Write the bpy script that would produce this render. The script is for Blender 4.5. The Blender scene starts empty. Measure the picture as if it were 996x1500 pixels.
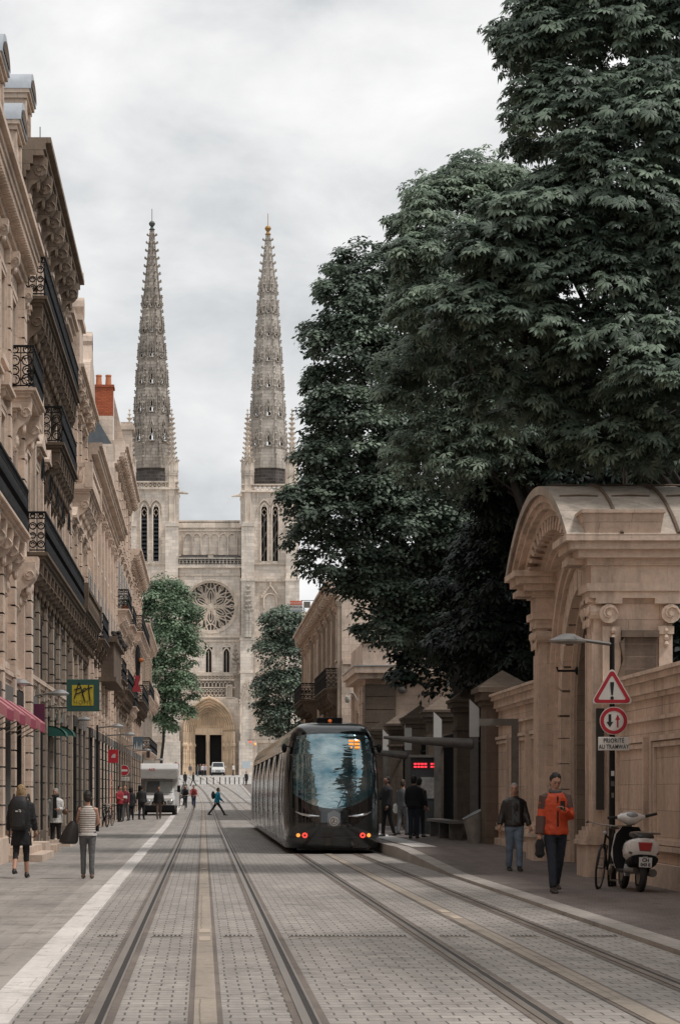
import bpy, math, random
import numpy as np
from mathutils import Vector, Matrix
R = random.Random(11)
NR = np.random.default_rng(5)
sc = bpy.context.scene
col = sc.collection
PI = math.pi
F = 3500.0
def PX(px, Y): return (px-298.0)*Y/F          # lateral metres of a thing Y metres up the street
def PZ(py, Y): return 1.57+(1159.0-py)*Y/F
GP = [(-80,0),(105,0),(127,.08),(150,.16),(175,.27),(206,.62),(230,1.0),(262,1.65),(297,2.35),(350,3.85),(366,4.05),(450,4.4),(2500,5.0)]
def GZ(y):
    for (a,za),(b,zb) in zip(GP, GP[1:]):
        if y <= b:
            t = (y-a)/(b-a); return za+(zb-za)*t
    return GP[-1][1]

# ---------------------------------------------------------------- mesh builder
def wloc(o):
    v = Vector((0,0,0))
    while o is not None:
        v += o.location; o = o.parent
    return v
class MB:
    def __init__(s): s.v=[]; s.f=[]
    def add(s, vs, fs):
        n=len(s.v); s.v.extend([tuple(p) for p in vs]); s.f.extend([tuple(i+n for i in f) for f in fs]); return s
    def box(s, x0,x1,y0,y1,z0,z1):
        x0,x1=min(x0,x1),max(x0,x1); y0,y1=min(y0,y1),max(y0,y1); z0,z1=min(z0,z1),max(z0,z1)
        return s.add([(x0,y0,z0),(x1,y0,z0),(x1,y1,z0),(x0,y1,z0),(x0,y0,z1),(x1,y0,z1),(x1,y1,z1),(x0,y1,z1)],
            [(0,3,2,1),(4,5,6,7),(0,1,5,4),(1,2,6,5),(2,3,7,6),(3,0,4,7)])
    def prism(s, pts, ax, a0, a1):
        n=len(pts)
        def mk(p,a):
            if ax=='x': return (a,p[0],p[1])
            if ax=='y': return (p[0],a,p[1])
            return (p[0],p[1],a)
        vs=[mk(p,a0) for p in pts]+[mk(p,a1) for p in pts]
        fs=[(i,(i+1)%n,n+(i+1)%n,n+i) for i in range(n)]+[tuple(range(n-1,-1,-1)),tuple(range(n,2*n))]
        return s.add(vs,fs)
    def band(s, A, B, ax, a0, a1, closed=False):
        """slab between two outlines with the same number of points (arches, rings)"""
        n=len(A)
        def mk(p,a):
            if ax=='x': return (a,p[0],p[1])
            if ax=='y': return (p[0],a,p[1])
            return (p[0],p[1],a)
        vs=[mk(p,a0) for p in A]+[mk(p,a0) for p in B]+[mk(p,a1) for p in A]+[mk(p,a1) for p in B]
        fs=[]
        m = n if closed else n-1
        for i in range(m):
            j=(i+1)%n
            fs+=[(i,j,n+j,n+i),(2*n+i,3*n+i,3*n+j,2*n+j),(i,2*n+i,2*n+j,j),(n+i,n+j,3*n+j,3*n+i)]
        if not closed:
            fs+=[(0,n,3*n,2*n),(n-1,3*n-1,4*n-1,2*n-1)]
        return s.add(vs,fs)
    def loft(s, rings, caps=True, closed=True):
        n=len(rings[0]); vs=[p for r in rings for p in r]; fs=[]
        for k in range(len(rings)-1):
            for i in range(n if closed else n-1):
                j=(i+1)%n
                fs.append((k*n+i,k*n+j,(k+1)*n+j,(k+1)*n+i))
        if caps and closed: fs+=[tuple(range(n-1,-1,-1)),tuple((len(rings)-1)*n+i for i in range(n))]
        return s.add(vs,fs)
    def tube(s, pts, r, n=6, rs=None, caps=True, closed=False):
        pts=[Vector(p) for p in pts]; rings=[]; up=None
        L=len(pts)
        for i,p in enumerate(pts):
            if closed: d=pts[(i+1)%L]-pts[(i-1)%L]
            else: d=(pts[min(i+1,L-1)]-pts[max(i-1,0)])
            if d.length<1e-9: d=Vector((0,0,1))
            d.normalize()
            if up is None:
                up=Vector((0,0,1)) if abs(d.z)<.9 else Vector((1,0,0))
            a=d.cross(up)
            if a.length<1e-6: up=Vector((1,0,0)) if abs(d.x)<.9 else Vector((0,1,0)); a=d.cross(up)
            a.normalize(); b=a.cross(d).normalized(); up=b
            rr=rs[i] if rs else r
            rings.append([p+a*math.cos(2*PI*k/n)*rr+b*math.sin(2*PI*k/n)*rr for k in range(n)])
        if closed: rings.append(rings[0]); caps=False
        return s.loft(rings,caps)
    def cyl(s, p0, p1, r0, r1=None, n=12): return s.tube([p0,p1],r0,n,[r0,r0 if r1 is None else r1])
    def ell(s, c, rx, ry, rz, n=12, m=8, rot=None):
        rings=[]
        for k in range(m+1):
            a=-PI/2+PI*k/m; z=math.sin(a); q=max(math.cos(a),1e-3)
            ring=[]
            for i in range(n):
                t=2*PI*i/n; p=Vector((rx*q*math.cos(t),ry*q*math.sin(t),rz*z))
                if rot: p=rot@p
                ring.append(p+Vector(c))
            rings.append(ring)
        return s.loft(rings)
    def lathe(s, prof, c, n=16):
        return s.loft([[(c[0]+r*math.cos(2*PI*i/n),c[1]+r*math.sin(2*PI*i/n),c[2]+z) for i in range(n)] for r,z in prof])
    def xform(s, M):
        s.v=[tuple(M@Vector(p)) for p in s.v]; return s
    def build(s, name, mat, parent=None, smooth=False, bevel=0):
        me=bpy.data.meshes.new(name)
        off=wloc(parent) if parent is not None else Vector((0,0,0))
        me.from_pydata([(x-off.x,y-off.y,z-off.z) for x,y,z in s.v],[],s.f); me.update()
        return link(name, me, mat, parent, smooth, bevel)
def link(name, me, mat, parent=None, smooth=False, bevel=0):
    me.materials.clear()
    me.materials.append(mat)
    o=bpy.data.objects.new(name,me); col.objects.link(o)
    if parent is not None: o.parent=parent
    if smooth:
        me.polygons.foreach_set('use_smooth',[True]*len(me.polygons)); 
        if smooth!='all': me.set_sharp_from_angle(angle=math.radians(40))
    if bevel:
        m=o.modifiers.new('b','BEVEL'); m.width=bevel; m.segments=2; m.limit_method='ANGLE'; m.angle_limit=math.radians(40)
    return o
def tag(o,label=None,cat=None,group=None,kind=None):
    if label: o['label']=label
    if cat: o['category']=cat
    if group: o['group']=group
    if kind: o['kind']=kind
    return o
def thing(name,label,cat,loc=(0,0,0),group=None,rz=0):
    o=bpy.data.objects.new(name,None); col.objects.link(o); o.location=loc; o.rotation_euler.z=rz
    o.empty_display_size=.2
    return tag(o,label,cat,group)
def kids(o): return [c for c in list(col.objects) if c.parent is o]
KID={}
def copy_tree(o,parent=None,label=None):
    c=o.copy(); col.objects.link(c); c.parent=parent
    if label: c['label']=label
    for ch in list(o.children): copy_tree(ch,c)
    return c
def arc(cx,cz,r,a0,a1,n,rz=None):
    rz=rz or r
    return [(cx+r*math.cos(math.radians(a0+(a1-a0)*i/n)),cz+rz*math.sin(math.radians(a0+(a1-a0)*i/n))) for i in range(n+1)]
def gothic(cx,zs,hw,h,n=10,jamb=0):
    """pointed arch outline from left foot to right foot; spring line zs, half width hw, rise h"""
    # circle through (-hw,0) and (0,h), centre on the spring line
    c=(h*h-hw*hw)/(2*hw); r=c+hw
    a=math.atan2(h,-c) if c>0 else math.atan2(h,-c)
    pts=[]
    for i in range(n+1):
        t=PI+(a-PI)*i/n
        pts.append((c+r*math.cos(t), r*math.sin(t)))
    L=[(cx+x,zs+z) for x,z in pts]; L[-1]=(cx,zs+h)
    Rr=[(2*cx-x,z) for x,z in reversed(L[:-1])]
    o=L+Rr
    if jamb: o=[(cx-hw,zs-jamb)]+o+[(cx+hw,zs-jamb)]
    return o
def remesh(mb, voxel, it=6):
    me=bpy.data.meshes.new('t'); me.from_pydata(mb.v,[],mb.f); me.update()
    o=bpy.data.objects.new('t',me); col.objects.link(o)
    m=o.modifiers.new('r','REMESH'); m.mode='VOXEL'; m.voxel_size=voxel
    if it:
        k=o.modifiers.new('s','SMOOTH'); k.factor=.5; k.iterations=it
    dg=bpy.context.evaluated_depsgraph_get(); dg.update()
    out=bpy.data.meshes.new_from_object(o.evaluated_get(dg))
    bpy.data.objects.remove(o); bpy.data.meshes.remove(me)
    return out
def me_of(mb):
    me=bpy.data.meshes.new('m'); me.from_pydata(mb.v,[],mb.f); me.update(); return me
def mb_of(me):
    b=MB(); b.v=[tuple(v.co) for v in me.vertices]; b.f=[tuple(p.vertices) for p in me.polygons]; return b
def text_mb(body,size,extrude=.004,align='CENTER',sx=1,spacing=1,bold=0):
    cu=bpy.data.curves.new('t','FONT'); cu.body=body; cu.size=size; cu.align_x=align; cu.align_y='CENTER'; cu.extrude=extrude; cu.space_character=spacing; cu.offset=bold
    cu.resolution_u=3
    o=bpy.data.objects.new('t',cu); col.objects.link(o)
    dg=bpy.context.evaluated_depsgraph_get(); dg.update()
    me=bpy.data.meshes.new_from_object(o.evaluated_get(dg))
    b=mb_of(me); bpy.data.objects.remove(o); bpy.data.curves.remove(cu)
    b.v=[(x*sx,y,z) for x,y,z in b.v]
    return b
def face_cam(b, c):
    """flat XY lettering turned upright, facing -Y, centred at c"""
    b.v=[(c[0]+x, c[1]-z, c[2]+y) for x,y,z in b.v]
    return b

# ---------------------------------------------------------------- materials
def nmat(name):
    m=bpy.data.materials.new(name); m.use_nodes=True; nt=m.node_tree
    return m,nt,nt.nodes['Principled BSDF']
def N(nt,t,**k):
    n=nt.nodes.new(t)
    for a,b in k.items():
        if a in n.inputs.keys() if hasattr(n.inputs,'keys') else False: n.inputs[a].default_value=b
        else: setattr(n,a,b)
    return n
def mixc(nt,fac,a,b,mode='MIX'):
    n=nt.nodes.new('ShaderNodeMix'); n.data_type='RGBA'; n.blend_type=mode
    for k,v in ((0,fac),(6,a),(7,b)):
        if isinstance(v,bpy.types.NodeSocket): nt.links.new(v,n.inputs[k])
        elif k==0: n.inputs[0].default_value=v
        else: n.inputs[k].default_value=(*v,1) if len(v)==3 else v
    return n.outputs[2]
def ramp(nt,src,stops):
    n=nt.nodes.new('ShaderNodeValToRGB'); e=n.color_ramp.elements
    while len(e)<len(stops): e.new(.5)
    for el,(p,c) in zip(e,stops):
        el.position=p; el.color=(c,c,c,1) if not hasattr(c,'__len__') else (*c,1)
    nt.links.new(src,n.inputs[0]); return n.outputs[0]
def noise(nt,vec,scale,detail=5,rough=.6,dist=0):
    n=nt.nodes.new('ShaderNodeTexNoise'); n.inputs['Scale'].default_value=scale; n.inputs['Detail'].default_value=detail
    n.inputs['Roughness'].default_value=rough; n.inputs['Distortion'].default_value=dist
    if vec is not None: nt.links.new(vec,n.inputs['Vector'])
    return n.outputs['Fac']
def posn(nt,obj=False):
    if obj:
        n=nt.nodes.new('ShaderNodeTexCoord'); return n.outputs['Object']
    n=nt.nodes.new('ShaderNodeNewGeometry'); return n.outputs['Position']
def scaled(nt,vec,s):
    n=nt.nodes.new('ShaderNodeVectorMath'); n.operation='MULTIPLY'; nt.links.new(vec,n.inputs[0]); n.inputs[1].default_value=s; return n.outputs[0]
def bumpn(nt,h,strength,dist,bsdf):
    b=nt.nodes.new('ShaderNodeBump'); b.inputs['Strength'].default_value=strength; b.inputs['Distance'].default_value=dist
    nt.links.new(h,b.inputs['Height']); nt.links.new(b.outputs[0],bsdf.inputs['Normal'])
def mat(name,c,rough=.7,metal=0,var=.15,vs=6,bump=0,bs=60,coat=0,spec=.5,obj=True,emit=0):
    m,nt,b=nmat(name)
    b.inputs['Roughness'].default_value=rough; b.inputs['Metallic'].default_value=metal
    b.inputs['Coat Weight'].default_value=coat; b.inputs['Coat Roughness'].default_value=.05
    b.inputs['Specular IOR Level'].default_value=spec
    p=posn(nt,obj)
    f=noise(nt,p,vs)
    r=ramp(nt,f,[(.3,1-var),(.7,1+var*.5)])
    cc=mixc(nt,1.0,c,r,'MULTIPLY')
    nt.links.new(cc,b.inputs['Base Color'])
    if emit: 
        b.inputs['Emission Color'].default_value=(*c,1); b.inputs['Emission Strength'].default_value=emit
    rr=ramp(nt,f,[(.3,max(rough-.08,0)),(.7,min(rough+.08,1))]); nt.links.new(rr,b.inputs['Roughness'])
    if bump: bumpn(nt,noise(nt,p,bs,4),bump,.01,b)
    return m
def stone(name,c,bw=.8,bh=.38,joint=.55,stain=.35,rough=.85,stainc=(.06,.05,.045),var=.14,mort=.008,vscale=.6,top=None):
    m,nt,b=nmat(name); p=posn(nt)
    sp=nt.nodes.new('ShaderNodeSeparateXYZ'); nt.links.new(p,sp.inputs[0])
    ad=nt.nodes.new('ShaderNodeMath'); ad.operation='ADD'; nt.links.new(sp.outputs[0],ad.inputs[0]); nt.links.new(sp.outputs[1],ad.inputs[1])
    cb=nt.nodes.new('ShaderNodeCombineXYZ'); nt.links.new(ad.outputs[0],cb.inputs[0]); nt.links.new(sp.outputs[2],cb.inputs[1])
    br=nt.nodes.new('ShaderNodeTexBrick'); nt.links.new(cb.outputs[0],br.inputs['Vector'])
    br.inputs['Scale'].default_value=1; br.inputs['Brick Width'].default_value=bw; br.inputs['Row Height'].default_value=bh
    br.inputs['Mortar Size'].default_value=mort; br.inputs['Mortar Smooth'].default_value=.3; br.inputs['Bias'].default_value=0
    c1=tuple(x*(1+var) for x in c); c2=tuple(x*(1-var) for x in c)
    br.inputs['Color1'].default_value=(*c1,1); br.inputs['Color2'].default_value=(*c2,1)
    br.inputs['Mortar'].default_value=(*[x*joint for x in c],1)
    big=noise(nt,p,vscale,6,.65)
    o=mixc(nt,1.0,br.outputs['Color'],ramp(nt,big,[(.3,.72),(.55,1.0),(.75,1.12)]),'MULTIPLY')
    fine=noise(nt,p,9,6,.7)
    o=mixc(nt,1.0,o,ramp(nt,fine,[(.25,.8),(.6,1.03)]),'MULTIPLY')
    st=noise(nt,scaled(nt,p,(1.6,1.6,.22)),1.3,7,.7,.4)
    o=mixc(nt,ramp(nt,st,[(.5,0),(.72,stain)]),o,stainc)
    nt.links.new(o,b.inputs['Base Color']); b.inputs['Roughness'].default_value=rough; b.inputs['Specular IOR Level'].default_value=.25
    mx=nt.nodes.new('ShaderNodeMath'); mx.operation='MULTIPLY_ADD'; nt.links.new(br.outputs['Fac'],mx.inputs[0]); mx.inputs[1].default_value=-.6; nt.links.new(fine,mx.inputs[2])
    bumpn(nt,mx.outputs[0],.5,.02,b)
    return m
def paver(name,c,bw,bh,joint,mort,var=.1,rough=.75,patch=.25,rot=False,bumps=.35):
    m,nt,b=nmat(name); p=posn(nt)
    v=scaled(nt,p,(1,1,0))
    jn=noise(nt,p,1.3,2)                        # hand-laid: joints wander a little
    w=nt.nodes.new('ShaderNodeVectorMath'); w.operation='MULTIPLY_ADD'
    nt.links.new(noise(nt,p,2.2,3),w.inputs[0]); w.inputs[1].default_value=(.05,.11,0); nt.links.new(v,w.inputs[2])
    br=nt.nodes.new('ShaderNodeTexBrick'); nt.links.new(w.outputs[0],br.inputs['Vector'])
    br.inputs['Scale'].default_value=1; br.inputs['Brick Width'].default_value=bw; br.inputs['Row Height'].default_value=bh
    br.inputs['Mortar Size'].default_value=mort; br.inputs['Mortar Smooth'].default_value=.2
    br.inputs['Color1'].default_value=(*[x*(1+var) for x in c],1); br.inputs['Color2'].default_value=(*[x*(1-var) for x in c],1)
    br.inputs['Mortar'].default_value=(*[x*joint for x in c],1)
    big=noise(nt,p,.35,6,.7)
    o=mixc(nt,1.0,br.outputs['Color'],ramp(nt,big,[(.3,1-patch),(.6,1.05)]),'MULTIPLY')
    fine=noise(nt,p,14,6,.75)
    o=mixc(nt,1.0,o,ramp(nt,fine,[(.25,.78),(.65,1.05)]),'MULTIPLY')
    o=mixc(nt,1.0,o,ramp(nt,noise(nt,p,1.7,7,.75,1.2),[(.36,.66),(.47,1.0),(.62,1.0),(.75,1.12)]),'MULTIPLY')
    # long dark tyre and water marks running with the street
    st=noise(nt,scaled(nt,p,(2.5,.12,0)),1.2,5,.6)
    o=mixc(nt,1.0,o,ramp(nt,st,[(.35,.86),(.6,1.04)]),'MULTIPLY')
    nt.links.new(o,b.inputs['Base Color']); b.inputs['Specular IOR Level'].default_value=.35
    nt.links.new(ramp(nt,big,[(.3,rough-.15),(.7,rough+.1)]),b.inputs['Roughness'])
    mx=nt.nodes.new('ShaderNodeMath'); mx.operation='MULTIPLY_ADD'; nt.links.new(br.outputs['Fac'],mx.inputs[0]); mx.inputs[1].default_value=-1.0; nt.links.new(fine,mx.inputs[2])
    bumpn(nt,mx.outputs[0],bumps,.01,b)
    return m
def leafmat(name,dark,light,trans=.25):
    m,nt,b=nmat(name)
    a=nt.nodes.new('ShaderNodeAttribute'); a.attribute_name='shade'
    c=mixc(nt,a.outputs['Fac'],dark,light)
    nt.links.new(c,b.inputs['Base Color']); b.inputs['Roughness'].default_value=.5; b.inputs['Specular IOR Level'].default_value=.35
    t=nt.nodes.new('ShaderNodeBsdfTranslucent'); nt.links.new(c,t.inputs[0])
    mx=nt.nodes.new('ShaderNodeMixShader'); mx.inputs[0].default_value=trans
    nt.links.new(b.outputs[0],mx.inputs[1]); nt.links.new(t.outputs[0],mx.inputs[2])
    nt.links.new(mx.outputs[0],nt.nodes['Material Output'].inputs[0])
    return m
W={}
W['stone']=stone('warm limestone',(.64,.49,.39),.7,.36,.6,.22)
W['stone2']=stone('pale limestone',(.68,.555,.455),.7,.36,.62,.2)
W['stone3']=stone('brownish limestone',(.27,.205,.155),.6,.34,.5,.4)
W['trim']=stone('limestone trim',(.70,.56,.455),1.6,.9,.8,.22,var=.05)
W['trimdark']=stone('shade-darkened limestone trim',(.155,.115,.085),1.6,.9,.8,.5,var=.05)  # shade under balconies and brackets put into a darker trim colour
W['gate']=stone('ochre limestone',(.66,.50,.395),1.1,.42,.6,.45,var=.08,mort=.006)
W['gatetrim']=stone('ochre limestone trim',(.72,.565,.455),2.2,1.4,.75,.5,var=.05,mort=.004)
W['pier']=stone('shade-darkened limestone',(.17,.13,.10),1.1,.42,.7,.6,var=.08)  # tree shade on the piers put into a darker stone colour
W['cath']=stone('cathedral limestone',(.78,.69,.60),1.1,.5,.75,.4,stainc=(.13,.11,.10),mort=.02,vscale=.12)
W['cathtrim']=stone('carved cathedral stone',(.74,.64,.54),2.5,1.3,.85,.6,stainc=(.12,.10,.085),mort=.02,vscale=.2)
W['cathwarm']=stone('portal stone',(.74,.58,.42),2.5,1.3,.85,.4,stainc=(.14,.10,.07),mort=.02,vscale=.2)
W['spire1']=stone('blackened spire stone',(.45,.40,.345),1.0,.5,.6,.9,stainc=(.05,.045,.04),mort=.04,vscale=.25,var=.2)
W['spire2']=stone('grey spire stone',(.55,.50,.44),1.0,.5,.65,.7,stainc=(.09,.08,.075),mort=.03,vscale=.2,var=.1)
W['darkroof']=stone('black weathered slates',(.10,.09,.085),1.4,.5,1.8,.3,mort=.05,stainc=(.3,.28,.26),var=.3)
W['brick']=stone('orange brick',(.42,.115,.055),.24,.08,.7,.35,mort=.012,var=.15)
W['terra']=mat('terracotta',(.55,.2,.09),.8)
W['slate']=mat('slate',(.10,.11,.12),.55,var=.3,vs=3,bump=.2)
W['zinc']=mat('zinc sheet',(.42,.45,.48),.45,.3,var=.2,vs=2)
W['iron']=mat('black ironwork',(.008,.008,.009),.7,0,var=.3,spec=.25)
W['post']=mat('grey painted steel',(.17,.155,.14),.5,.3,var=.25)
W['glass']=mat('dark window glass',(.02,.024,.026),.08,0,var=.3,vs=.7,spec=.8)
W['glassb']=mat('shop glass',(.035,.03,.027),.12,0,var=.4,vs=.5,spec=.6)
W['frame']=mat('pale painted joinery',(.50,.47,.42),.6,var=.12)
W['framed']=mat('brown painted joinery',(.11,.085,.07),.6,var=.2)
W['shutter']=mat('grey shutters',(.42,.40,.37),.7,var=.12)
W['void']=mat('dark opening',(.012,.011,.011),.9,var=.1)
W['setts']=paver('pale stone setts',(.395,.365,.335),.21,.21,.34,.008,var=.11)
W['slabs']=paver('pavement slabs',(.36,.33,.30),.55,.9,.78,.010,var=.06,patch=.3,bumps=.2)
W['brownpave']=paver('brown sett pavement',(.20,.165,.148),.14,.14,.6,.008,var=.1,patch=.3)
W['white']=paver('white kerb stone',(.74,.70,.66),.9,1.05,.72,.006,var=.04,patch=.15,bumps=.1)
W['kerbgrey']=paver('grey kerb stone',(.42,.385,.35),.9,1.05,.7,.006,var=.05,patch=.25,bumps=.1)
W['concband']=paver('brown rail bedding',(.215,.18,.155),.9,1.7,.7,.008,var=.08,patch=.4,bumps=.2)
W['aps']=paver('tan power rail',(.40,.345,.285),.9,9,.6,.006,var=.03,patch=.2,bumps=.1)
W['farpave']=paver('pale square paving',(.47,.45,.42),.9,.9,.8,.012,var=.05,patch=.15)
W['earth']=mat('dark garden soil',(.06,.05,.04),.95,var=.3,vs=1.5,obj=False)
W['steel']=mat('rail steel',(.29,.25,.215),.42,.6,var=.25,vs=2,obj=False)
W['groove']=mat('rail groove',(.03,.025,.022),.7,var=.3,obj=False)
W['rubber']=mat('black rubber',(.02,.02,.02),.75,bump=.1)
W['skin']=mat('skin',(.48,.27,.19),.55,var=.08)
W['skin2']=mat('tanned skin',(.36,.2,.14),.55,var=.08)
W['bark']=mat('bark',(.035,.03,.026),.9,var=.35,vs=5,bump=.8,bs=18,obj=False)
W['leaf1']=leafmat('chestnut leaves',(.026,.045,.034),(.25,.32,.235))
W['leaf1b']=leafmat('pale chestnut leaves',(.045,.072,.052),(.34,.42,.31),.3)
W['trimgrey']=stone('grey-brown limestone pilasters',(.40,.325,.26),1.6,.9,.75,.4,var=.05)  # darker, greyer limestone for the lowest pilasters
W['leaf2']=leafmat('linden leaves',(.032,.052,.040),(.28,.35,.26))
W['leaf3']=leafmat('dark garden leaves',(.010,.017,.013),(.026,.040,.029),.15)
W['leaf4']=leafmat('plane leaves',(.07,.115,.07),(.27,.37,.23))
# ================================================================ setting
def strip(name,m,xa,xb,y0,y1,dz,thick=0,step=3.0,off=lambda y:0,zf=None,parent=None,ys=None):
    """a sheet (or a slab with thickness) that follows the street's slope"""
    if ys is None:
        ys=[y0]
        while ys[-1]<y1-1e-6:
            ys.append(min(y1,ys[-1]+(step if ys[-1]<420 else 200)))
    xa_=xa if callable(xa) else (lambda y:xa); xb_=xb if callable(xb) else (lambda y:xb)
    zf=zf or (lambda y:GZ(y)+dz)
    mb=MB()
    for y in ys:
        o=off(y); z=zf(y)
        mb.v+= [(xa_(y)+o,y,z),(xb_(y)+o,y,z)]+([(xb_(y)+o,y,z-thick),(xa_(y)+o,y,z-thick)] if thick else [])
    k=4 if thick else 2
    for i in range(len(ys)-1):
        a=i*k; b=a+k
        mb.f.append((a,a+1,b+1,b))
        if thick:
            mb.f+= [(a+1,a+2,b+2,b+1),(a+2,a+3,b+3,b+2),(a+3,a,b,b+3)]
    if thick: mb.f+=[(0,3,2,1),tuple((len(ys)-1)*k+j for j in (0,1,2,3))]
    return mb
def bend(y): return -max(0,y-175)**2*1.05e-4
def bx_l(y): return -1.30-.0028*max(0,y-16) if y<130 else -1.62-(y-130)*.002
def S(name,mb,m): return tag(mb.build(name,m),kind='structure')
S('ground',strip('g',0,-900,900,-80,2500,-.03),W['earth'])
S('road',strip('r',0,lambda y:bx_l(y),4.62,-20,300,0),W['setts'])
S('pavement_left',strip('p',0,-14,lambda y:bx_l(y)-.27-.36,-20,300,.006),W['slabs'])
S('gutter_strip',strip('p',0,lambda y:bx_l(y)-.27-.36,lambda y:bx_l(y)-.27,-20,222,.010),W['kerbgrey'])
S('kerb_left',strip('k',0,lambda y:bx_l(y)-.27,bx_l,-20,222,.022,.06),W['white'])
def rz_(y):
    if y<44: return GZ(y)+.05
    if y<56: return GZ(y)+.05+(y-44)/12*.21
    if y<101: return GZ(y)+.26
    if y<108: return GZ(y)+.26-(y-101)/7*.2
    return GZ(y)+.06
def kx(y):
    # the kerb runs straight, then swings out beside the platform
    if y<44: return 4.55
    if y<57: t=(y-44)/13; return 4.55+ .0*t
    return 4.50
S('kerb_right',strip('k',0,kx,lambda y:kx(y)+.30,-20,300,0,.32,step=1.5,zf=rz_),W['kerbgrey'])
S('pavement_right',strip('p',0,lambda y:kx(y)+.30,7.6,-20,300,0,.3,step=1.5,zf=lambda y:rz_(y)-.004),W['brownpave'])
S('platform_warning_strip',strip('p',0,4.9,5.5,56.3,100,0,.01,step=1.5,zf=lambda y:rz_(y)+.006),W['white'])
S('pavement_garden_side',strip('p',0,7.6,30,100,300,.02),W['slabs'])
S('square_paving',strip('s',0,-70,70,300,367,.004),W['farpave'])
S('square_paving_behind',strip('s',0,-120,120,367,520,-.002,step=30),W['farpave'])
# tram rails let into the setts
def rail(xc,name):
    S('rail_bedding',strip('b',0,xc-.13,xc+.11,-15,340,.004,off=bend),W['concband'])
    S('tram_rail',strip('b',0,xc-.075,xc-.012,-15,340,.012,.01,off=bend),W['steel'])
    S('rail_groove',strip('b',0,xc-.012,xc+.034,-15,340,.008,off=bend),W['groove'])
    S('tram_rail',strip('b',0,xc+.034,xc+.052,-15,340,.011,.01,off=bend),W['steel'])
for tc in (0.0,3.1):
    rail(tc-.718,''); rail(tc+.742,'')
    S('power_rail',strip('b',0,tc-.065,tc+.095,-15,340,.010,.012,off=bend),W['aps'])
    S('power_rail_edge',strip('b',0,tc-.105,tc+.135,-15,340,.005,off=bend),W['concband'])
boxm=mat('pale rail box lid',(.50,.42,.34),.7)
for tc,ys in ((0,(25.2,26.6,48)),(3.1,(29.5,31))):
    for y in ys:
        o=MB().box(tc-.045,tc+.075,y-.35,y+.35,.011,.018).build('power_rail_box',boxm); tag(o,kind='structure')
# drains: slotted channels across the street
seg=[(-1.14,-.92),(-.55,-.22),(.22,.55),(.93,2.18),(2.56,2.86),(3.32,3.62),(4.05,4.45)]
for i,(a,b) in enumerate(seg):
    y=25.8
    mb=MB().box(a,b,y-.11,y+.11,.001,.0125)
    o=mb.build('drain_channel',W['kerbgrey'])
    g=MB(); x=a+.015
    while x<b-.02: g.box(x,x+.022,y-.085,y+.085,.0125,.0145); x+=.045
    tag(o,kind='structure'); g.build('drain_slots',W['void'],o)

# ---- world: overcast daylight
w=bpy.data.worlds.new('World'); sc.world=w; w.use_nodes=True; nt=w.node_tree
bg=nt.nodes['Background']
sky=nt.nodes.new('ShaderNodeTexSky'); sky.sky_type='NISHITA'; sky.sun_disc=False
SUN_EL=math.radians(60); SUN_AZ=math.radians(116)
sky.sun_elevation=SUN_EL; sky.sun_rotation=SUN_AZ
hs=nt.nodes.new('ShaderNodeHueSaturation'); hs.inputs['Saturation'].default_value=.35; hs.inputs['Value'].default_value=1.0
nt.links.new(sky.outputs[0],hs.inputs['Color'])
tc_=nt.nodes.new('ShaderNodeTexCoord')
sv=scaled(nt,tc_.outputs['Generated'],(1,1,2.2))
n1=noise(nt,sv,5.2,7,.5,.4)
n2=noise(nt,scaled(nt,tc_.outputs['Generated'],(1,1,1.8)),13,7,.6,.3)
mx=nt.nodes.new('ShaderNodeMath'); mx.operation='MULTIPLY_ADD'; nt.links.new(n2,mx.inputs[0]); mx.inputs[1].default_value=.45; nt.links.new(n1,mx.inputs[2])
cl=ramp(nt,mx.outputs[0],[(.52,(4.7,4.95,5.1)),(.66,(6.5,6.65,6.75)),(.78,(8.0,8.0,8.0)),(.92,(9.3,9.25,9.2))])
mc=mixc(nt,.90,hs.outputs[0],cl)
nt.links.new(mc,bg.inputs[0]); bg.inputs[1].default_value=.079
sl=bpy.data.lights.new('sun','SUN'); sl.energy=1.5; sl.angle=math.radians(10); sl.color=(1,.95,.91)
so=bpy.data.objects.new('sun',sl); col.objects.link(so); so.location=(20,-20,60)
# light comes from behind the camera, a little from the right
d=Vector((-math.sin(SUN_AZ)*math.cos(SUN_EL),-math.cos(SUN_AZ)*math.cos(SUN_EL),-math.sin(SUN_EL)))
so.rotation_euler=d.to_track_quat('-Z','Y').to_euler()
# ---- camera
cd=bpy.data.cameras.new('camera'); co=bpy.data.objects.new('camera',cd); col.objects.link(co)
co.location=(0,0,1.57); co.rotation_euler=(PI/2,0,0)
cd.sensor_width=36; cd.lens=F*36/1500; cd.shift_x=200/1500; cd.shift_y=409/1500; cd.clip_end=4000; cd.clip_start=.5
sc.camera=co
sc.view_settings.view_transform='Standard'; sc.view_settings.look='None'; sc.view_settings.exposure=.52; sc.view_settings.gamma=1
sc.render.engine='CYCLES'
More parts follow.
